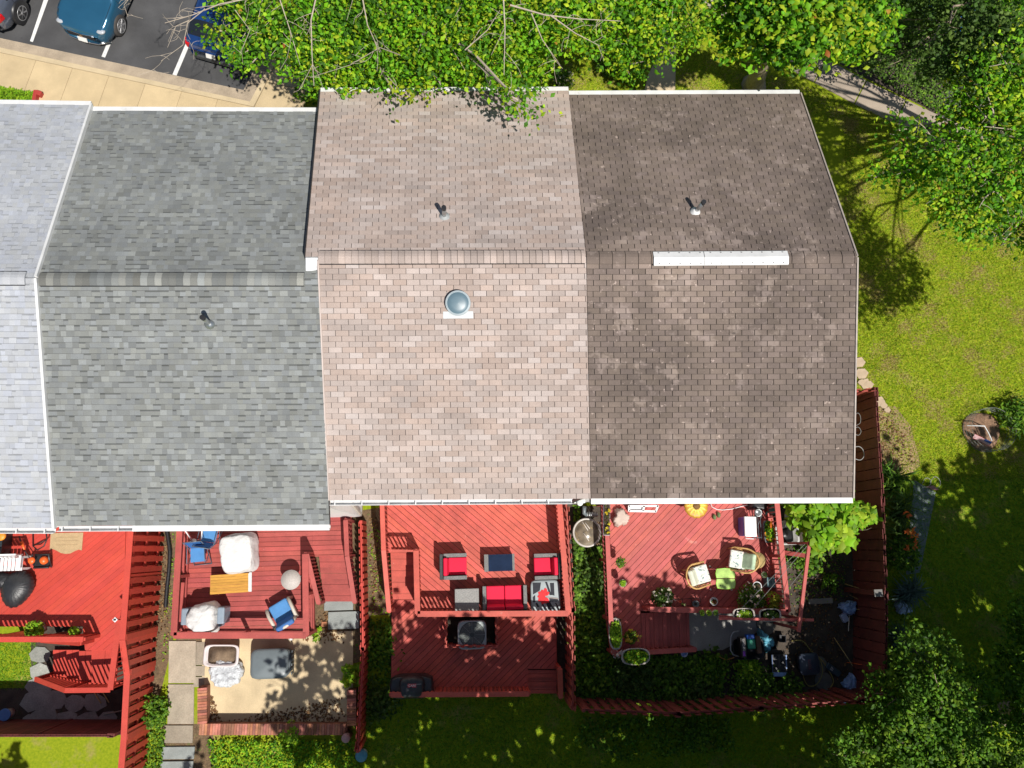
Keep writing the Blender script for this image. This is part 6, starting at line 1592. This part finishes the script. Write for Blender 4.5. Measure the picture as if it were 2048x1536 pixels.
m = MB(); m.box((0, 0, .03), (.78, .17, .06)); o = solo(m, 'concrete_plank', M('grey_plank', (.24, .22, .20), .9, .15, 5), 'grey concrete plank on the soil inside the trellis', 'plank', bev=.02, seg=2); o.location = at(1640, 1202, 0); o.rotation_euler = (0, 0, .02)


def hose(label, px, mat, r=.016, z=.05, name='garden_hose', cat='hose', closed=False):
    p = [at(u, v, z) for u, v in px]; out = []
    for i in range(len(p) - 1):
        p0, p1, p2, p3 = p[max(0, i - 1)], p[i], p[i + 1], p[min(len(p) - 1, i + 2)]
        for k in range(5):
            t_ = k / 5; out.append(.5 * ((2 * p1) + (p2 - p0) * t_ + (2 * p0 - 5 * p1 + 4 * p2 - p3) * t_ ** 2 + (3 * p1 - p0 - 3 * p2 + p3) * t_ ** 3))
    out.append(p[-1]); m = MB(); m.tube(out, r, 6); return solo(m, name, mat, label, cat)


hose('yellow hose looping around the dark lidded tub', [(1583, 1282), (1605, 1282), (1622, 1302), (1640, 1320), (1645, 1345), (1634, 1368), (1618, 1372), (1609, 1360), (1604, 1340)], HOSE)
hose('yellow hose running past the blue soil bag to the foot fence', [(1622, 1302), (1637, 1314), (1648, 1326), (1660, 1345), (1667, 1363), (1658, 1380)], HOSE)
hose('thin orange hose on the dark shrub left of the cart', [(1434, 1310), (1448, 1318), (1460, 1318), (1474, 1312)], M('orange_hose', (.5, .22, .05), .5), .012, .35)
t = thing('soil_bag', 'flat blue grey bag with white letters near the stepping stones', 'bag', at(1664, 1339, 0), R(-38))
m = MB(); m.box((0, 0, .06), (.50, .20, .11)); build(m, 'bag_body', M('slate_bag', (.045, .075, .10), .4, .2, 6, bump=.3), t, bev=.035, seg=2)
text_mesh('lettering', 'EF', .12, M('print_white', (.6, .6, .6), .6), t, (-.06, 0, .117), (0, 0, R(90)))
rg = random.Random(2)
for i, (a_, b_, mt, lb) in enumerate((((1690, 1168), (1735, 1182), BAMB, 'cane propped against the right fence post'), ((1699, 1190), (1750, 1215), BAMB, 'thin stick pointing at the right fence post'), ((1700, 1218), (1738, 1220), BAMB, 'stick right of the draped blue cloth'), ((1699, 1222), (1697, 1262), M('pale_stake', (.6, .55, .5), .7), 'pale stake standing right of the small jug'), ((1668, 1275), (1706, 1332), BAMB, 'long thin stick leaning in the dark corner'), ((1694, 1325), (1730, 1330), ORANGE, 'short orange stick by the right fence'), ((1715, 1360), (1742, 1390), BAMB, 'stick beside the pale blue plastic sheet'), ((1742, 1190), (1748, 1215), M('pale_stake', (.6, .55, .5), .7), 'short pale stake against the fence post'))):
    m = MB(); m.tube([at(*a_, .15), at(*b_, .7)], .012, 5); solo(m, 'garden_stake', mt, lb, 'stake', 'garden stakes and sticks')


t = thing('fence_post', 'thick grey topped post in the right fence line', 'post', at(1756, 1186, 1.95))
t.location.z = 0; ORG[t.name] = Vector(t.location); c = t.location
m = MB(); m.box((0, 0, .97), (.14, .14, 1.94)); build(m, 'shaft', REDK, t)
m = MB(); m.box((0, 0, 1.96), (.24, .2, .05)); build(m, 'cap', M('grey_cap', (.16, .15, .14), .7), t)
# tomato hoops, fence wires
hose('wire hoop hanging on the fence top near the brown roof', [(1708, 832), (1716, 826), (1721, 834), (1720, 846), (1710, 852)], WIRE, .007, 1.8, 'wire_hoop', 'hoop')
hose('pale loop of tubing hanging against the right fence', [(1706, 895), (1718, 893), (1726, 900), (1728, 912), (1720, 920), (1706, 916)], WIRE, .014, 1.4, 'tubing_loop', 'tubing')
hose('coil of grey wire on the fence below the wire hoop', [(1708, 858), (1716, 854), (1722, 862), (1718, 870), (1710, 868), (1709, 860)], WIRE, .008, 1.6, 'wire_coil', 'wire')
hose('larger wire ring lying at the end of the stone path', [(1860, 965), (1868, 954), (1876, 956), (1881, 966), (1876, 975), (1866, 976), (1858, 970)], WIRE, .009, .12, 'wire_ring', 'wire ring')
hose('smaller wire ring lying at the end of the stone path', [(1844, 968), (1850, 957), (1858, 957), (1862, 966), (1856, 974), (1848, 973)], WIRE, .009, .10, 'wire_ring', 'wire ring')
m = MB(); m.prism(P([(1852, 973), (1866, 971), (1878, 980), (1866, 980)], .03), .02, .05); solo(m, 'pink_cloth', M('pink_cloth', (.5, .22, .2), .8), 'small pink cloth beside the wire rings', 'cloth')
# netted mulch bed with flag
m = MB(); c = at(1962, 862, 0); m.lathe([(.66, 0), (.6, .06), (.3, .10), (0, .11)], c, 28, wob=lambda a, r, z: 1 + .06 * math.sin(3 * a)); struct(m, 'mulch_bed', M('mulch', (.22, .13, .08), .95, .35, 8, fine=(30, .4), bump=.8))
t = thing('wire_netting', 'round wire netting cage around the mulch bed', 'netting', at(1968, 862, 0))
m = MB(); n_ = 40
for z in (.05, .2, .35, .5): m.tube([(.74 * math.cos(k * 6.283 / n_), .70 * math.sin(k * 6.283 / n_), z) for k in range(n_ + 1)], .005, 4, caps=False)
for k in range(n_): a = k * 6.283 / n_; m.tube([(.74 * math.cos(a), .70 * math.sin(a), .02), (.74 * math.cos(a + .1), .70 * math.sin(a + .1), .52)], .004, 4); m.tube([(.74 * math.cos(a), .70 * math.sin(a), .02), (.74 * math.cos(a - .1), .70 * math.sin(a - .1), .52)], .004, 4)
build(m, 'mesh', M('dark_wire', (.2, .22, .2), .5), t)
t = thing('flag_stand', 'white plastic pipe stand over the mulch bed', 'stand', at(1975, 880, 0))
m = MB(); m.tube([at(1934, 851, .45), at(1969, 852, .5), at(1977, 866, .5), at(1984, 882, .5)], .017, 8); m.tube([at(1969, 852, .5), at(1968, 853, 0)], .017, 8); build(m, 'pipe', WHITEP, t, world=True)
t = thing('flag', 'small American flag hung from the white pipe over the mulch', 'flag', at(1962, 880, .28))
A0, U, Vv = at(1950, 868, .42), at(1984, 884, .42), at(1945, 876, .25)
du, dv = U - A0, Vv - A0
m = MB()
for k in range(13):
    if k % 2 == 0: m.add([A0 + dv * (k / 13), A0 + du + dv * (k / 13), A0 + du + dv * ((k + 1) / 13), A0 + dv * ((k + 1) / 13)], [(0, 1, 2, 3)])
build(m, 'red_stripes', M('flag_red', (.5, .03, .05), .7), t, world=True)
m = MB()
for k in range(13):
    if k % 2: m.add([A0 + dv * (k / 13), A0 + du + dv * (k / 13), A0 + du + dv * ((k + 1) / 13), A0 + dv * ((k + 1) / 13)], [(0, 1, 2, 3)])
build(m, 'white_stripes', WHITEP, t, world=True)
e = Vector((0, 0, .006)); m = MB(); m.add([A0 + du * .6 + e, A0 + du + e, A0 + du + dv * .54 + e, A0 + du * .6 + dv * .54 + e], [(0, 1, 2, 3)]); build(m, 'blue_canton', M('flag_blue', (.04, .10, .35), .7), t, world=True)
# loose flat stones along the gable wall
rg = random.Random(9)
for i, (u, v, r_) in enumerate([(1717, 725, .22), (1722, 748, .25), (1728, 768, .22), (1736, 770, .16), (1720, 765, .14), (1757, 804, .2), (1765, 812, .14), (1772, 820, .12)]):
    m = MB(); n_ = 6; m.prism([Vector((r_ * rg.uniform(.7, 1.1) * math.cos(k * 1.047), r_ * rg.uniform(.6, 1) * math.sin(k * 1.047))) for k in range(n_)], -.02, .04 + i * .004)
    o = solo(m, 'flat_stone', M('tan_flagstone', (.42, .32, .22), .9, .15, 5, bump=.3), 'tan flat stone in the broken row along the brown house gable', 'stone', 'flat stones along the gable'); o.location = at(u, v, .0)
# planter corner at the front left and house-side things
m = MB(); m.beam(at(74, 183, .2), at(70, 206, .2), .12, .22); m.beam(at(74, 186, .22), at(84, 190, .2), .16, .2); solo(m, 'planter_edge', M('red_edging', (.38, .04, .03), .6), 'red edging block at the end of the front planting bed', 'edging', bev=.01)
# ---------------------------------------------------------------- cars
TYRE = M('tyre', (.05, .045, .042), .85, .15, 12, bump=.3); RIM = M('alloy_rim', (.40, .40, .41), .35, .05, 8, metal=.5)
CGL = M('car_glass', (.012, .014, .018), .04, .1, 2, spec=.9); LAMP = M('headlamp', (.55, .58, .62), .08, .1, 8, spec=.9, metal=.3); TAIL = M('tail_lamp', (.5, .006, .01), .15, .1, 10, coat=.5)
PLATE = M('plate', (.72, .72, .70), .5, .03, 10)


def interp(tab, x):
    for (x0, *a), (x1, *b) in zip(tab[:-1], tab[1:]):
        if x0 <= x <= x1:
            t = (x - x0) / (x1 - x0); return [p + (q - p) * t for p, q in zip(a, b)]
    return list(tab[-1][1:])


def car(label, loc, rz, paint, lower, kind):
    """front toward -y. stations: y, half width, sill z, shoulder z, roof z, roof half width"""
    t = thing('parked_car', label, 'car', loc, rz, 'cars in the front parking bays')
    tab = [(-2.30, .62, .30, .62, .64, .50), (-2.22, .80, .24, .74, .78, .66), (-2.0, .90, .22, .86, .90, .76), (-1.6, .93, .20, .94, .99, .80), (-1.05, .93, .20, .99, 1.06, .80), (-.35, .93, .20, 1.02, 1.60, .66), (.2, .93, .20, 1.03, 1.66, .67),
           (1.0, .93, .20, 1.04, 1.65, .66), (1.55, .92, .22, 1.05, 1.58, .64), (2.08, .89, .26, 1.06, 1.14, .74), (2.22, .86, .32, .98, 1.02, .74), (2.30, .76, .36, .78, .80, .64)]
    if kind == 'sedan':
        tab = [(y, w_, s, sh_ - .06, (r_ if r_ < 1.2 else 1.06 + (r_ - 1.06) * .68) - .05, rw) for y, w_, s, sh_, r_, rw in tab]
    ys = []
    for (y0, *_), (y1, *_) in zip(tab[:-1], tab[1:]): ys += [y0 + (y1 - y0) * k / 3 for k in range(3)]
    ys.append(tab[-1][0]); body = MB(); rings = []
    for y in ys:
        w_, s, sh_, r_, rw = interp(tab, y)
        half = [(0, s), (w_ * .8, s), (w_ * .97, s + .10), (w_ * 1.0, (s + sh_) / 2), (w_ * .99, sh_ - .10), (w_ * .95, sh_), (rw + .02, sh_ + (r_ - sh_) * .86), (rw * .9, r_ - .015), (rw * .5, r_ + .025), (0, r_ + .035)]
        bow = lambda x: y
        ring = [(x, y + (.12 * (x / .93) ** 2 if y < -1.8 else -.08 * (x / .93) ** 2 if y > 1.9 else 0), z) for x, z in half] + [(-x, y + (.12 * (x / .93) ** 2 if y < -1.8 else -.08 * (x / .93) ** 2 if y > 1.9 else 0), z) for x, z in half[-2:0:-1]]
        rings.append(ring)
    n_ = len(rings[0]); vs = [p for r in rings for p in r]; fs = []; mi = []
    for i in range(len(rings) - 1):
        for k in range(n_):
            ym = (ys[i] + ys[i + 1]) / 2; kk = k if k < 9 else n_ - 1 - k
            mi.append(1 if kk <= 1 else 0); fs.append((i * n_ + k, i * n_ + (k + 1) % n_, (i + 1) * n_ + (k + 1) % n_, (i + 1) * n_ + k))
    o = len(body.v); body.v += [Vector(p) for p in vs]
    for f, q in zip(fs, mi): body.f.append(list(f)); body.m.append(q); body.c.append((1, 1, 1)); body.s.append(True)
    body.f += [list(range(n_)), list(range(len(vs) - n_, len(vs)))[::-1]]; body.m += [0, 0]; body.c += [(1, 1, 1)] * 2; body.s += [True] * 2
    build(body, 'body', [paint, lower], t)

    def surf(y, k, out=.006):
        p = None
        for i in range(len(ys) - 1):
            if ys[i] <= y <= ys[i + 1]:
                q = (y - ys[i]) / (ys[i + 1] - ys[i]); p = Vector(rings[i][k]).lerp(Vector(rings[i + 1][k]), q); break
        c = Vector((0, p.y, .7)); return p + (p - c).normalized() * out + Vector((0, 0, out))

    def strip(name, y0, y1, ks, mat, nn=6, out=.012, frac=None):
        m = MB(); g_ = [[surf(y0 + (y1 - y0) * i / nn, k, out) for k in ks] for i in range(nn + 1)]
        w_ = len(ks)
        m.add([p for r in g_ for p in r], [(i * w_ + j, i * w_ + j + 1, (i + 1) * w_ + j + 1, (i + 1) * w_ + j) for i in range(nn) for j in range(w_ - 1)], True)
        return build(m, name, mat, t)
    strip('windshield', -1.0, -.42, [6, 7, 8, 9, 10, 11, 12], CGL)
    strip('rear_window', 1.62, 2.03, [6, 7, 8, 9, 10, 11, 12], CGL)
    for ks in ([5, 6], [13, 12]):
        strip('side_window', -.75, .25, ks, CGL, out=.01); strip('side_window', .33, 1.5, ks, CGL, out=.01)
    m = MB(); sm_ = lambda ks_: m.tube([surf(y, k, .002) for y, k in ks_], .007, 4, caps=False)
    for k in (6, 12): sm_([(-2.1 + i * .14, k) for i in range(8)])
    for k0, s_ in ((3, 1), (15, -1)):
        for y in (-.95, .29, 1.35): sm_([(y, k0), (y, k0 + s_), (y, k0 + 2 * s_)])
    build(m, 'panel_gap', BLACKP, t)
    # front face
    m = MB(); m.box((0, -2.285, .56), (.95, .05, .14)); build(m, 'grille', BLACKP, t, bev=.015)
    m = MB(); m.box((0, -2.30, .56), (.12, .03, .03)); m.box((0, -2.30, .56), (.03, .03, .06)); build(m, 'emblem', M('amber_metal', (.5, .26, .1), .4), t)
    m = MB(); m.tube([(-.80, -2.10, .30), (-.5, -2.27, .28), (0, -2.32, .28), (.5, -2.27, .28), (.80, -2.10, .30)], .035, 8); build(m, 'bumper_trim', CHROME if kind != 'sedan' else GREYP, t)
    m = MB(); m.tube([(-.62, -2.18, .70), (-.3, -2.28, .655), (0, -2.30, .645), (.3, -2.28, .655), (.62, -2.18, .70)], .014, 6); build(m, 'chrome_strip', CHROME, t)
    for s in (-1, 1):
        m = MB(); m.lathe([(.02, -.03), (.17, -.02), (.19, .02), (.1, .05), (0, .055)], (s * .70, -2.06, .765), 16, sx=.85, sy=.62); build(m, 'headlight', LAMP, t)
        m = MB(); m.box((s * .80, 2.10, .88), (.16, .26, .22), rz=s * .35); build(m, 'tail_light', TAIL, t, bev=.03, seg=2)
        m = MB(); m.box((s * 1.02, -.62, 1.03), (.2, .11, .13)); build(m, 'mirror', paint, t, bev=.03, seg=2)
        m = MB(); m.tube([(s * .60, -.2, 1.69), (s * .62, .5, 1.73), (s * .60, 1.35, 1.67)], .016, 6) if kind != 'sedan' else m.tube([(s * .64, -.2, 1.41), (s * .64, 1.2, 1.40)], .008, 5); build(m, 'roof_rail', DARK, t)
    for y, nm in ((-2.335, 'licence_plate'), (2.315, 'licence_plate')):
        m = MB(); m.box((0, y, .42 if y < 0 else .72), (.32, .02, .16), rx=-.35 if y < 0 else .35); build(m, nm, PLATE, t)
    m = MB(); m.box((0, 2.30, .52), (1.3, .12, .20)); build(m, 'rear_bumper', lower, t, bev=.04, seg=2)
    for x in (-1, 1):
        for y in (-1.42, 1.42):
            m = MB(); m.T = Matrix.Translation((x * .86, y, .35)) @ Matrix.Rotation(R(90), 4, 'Y')
            m.lathe([(.22, -.11), (.33, -.115), (.355, -.08), (.355, .08), (.33, .115), (.22, .11)], (0, 0, 0), 28); wh = build(m, 'wheel', TYRE, t)
            m = MB(); m.T = Matrix.Translation((x * .86, y, .35)) @ Matrix.Rotation(R(90) * x, 4, 'Y')
            m.lathe([(.25, .108), (.25, .128), (.225, .135), (.20, .118), (.0, .112)], (0, 0, 0), 24)
            build(m, 'hub_dish', DARK, wh); m = MB(); m.T = Matrix.Translation((x * .86, y, .35)) @ Matrix.Rotation(R(90) * x, 4, 'Y'); m.lathe([(.235, .12), (.25, .14), (.225, .142), (.215, .12)], (0, 0, 0), 24)
            for k in range(6): a = k * 1.047; m.box((.12 * math.cos(a), .12 * math.sin(a), .125), (.20, .05, .03), rz=a)
            m.lathe([(.05, .11), (.05, .142), (0, .145)], (0, 0, 0), 12); build(m, 'rim', RIM, wh)
            m = MB(); m.T = Matrix.Translation((x * .80, y, .37)) @ Matrix.Rotation(R(90), 4, 'Y'); m.lathe([(.40, -.2), (.40, .05)], (0, 0, 0), 28); build(m, 'wheel_arch', BLACKP, t)
    return t


PB_ = M('teal_blue_paint', (.022, .11, .20), .25, .05, 3, metal=.35, coat=1)
PS_ = M('slate_blue_paint', (.13, .15, .20), .25, .05, 3, metal=.5, coat=1)
PN_ = M('navy_blue_paint', (.012, .05, .19), .22, .05, 3, metal=.35, coat=1)
PB2 = M('bright_blue_paint', (.02, .13, .45), .22, .05, 3, metal=.3, coat=1)
PG_ = M('charcoal_trim', (.05, .055, .06), .45, .1, 6)
ln_ = (at(104, -10, 0) - at(60, 82, 0)).to_2d().normalized(); az = math.atan2(ln_.y, ln_.x) - math.pi / 2
FW = Vector((ln_.x, ln_.y, 0))
car('teal blue car parked nose toward the kerb', at(179, 90, 0) + FW * 2.25, az, PB_, PB_, 'suv')
car('slate blue car with its tail at the kerb, cut off by the left edge', at(-14, 55, 0) + FW * 2.05, az + math.pi, PS_, PG_, 'sedan')
car('navy blue car with dark tailgate half hidden under the tree', at(436, 136, 0) + FW * 2.25, az + math.pi, PN_, PG_, 'suv')
car('bright blue car glimpsed through the leaves at the top right', at(1850, 80, 0) + Vector((.5, 1.2, 0)), R(30), PB2, PG_, 'suv')
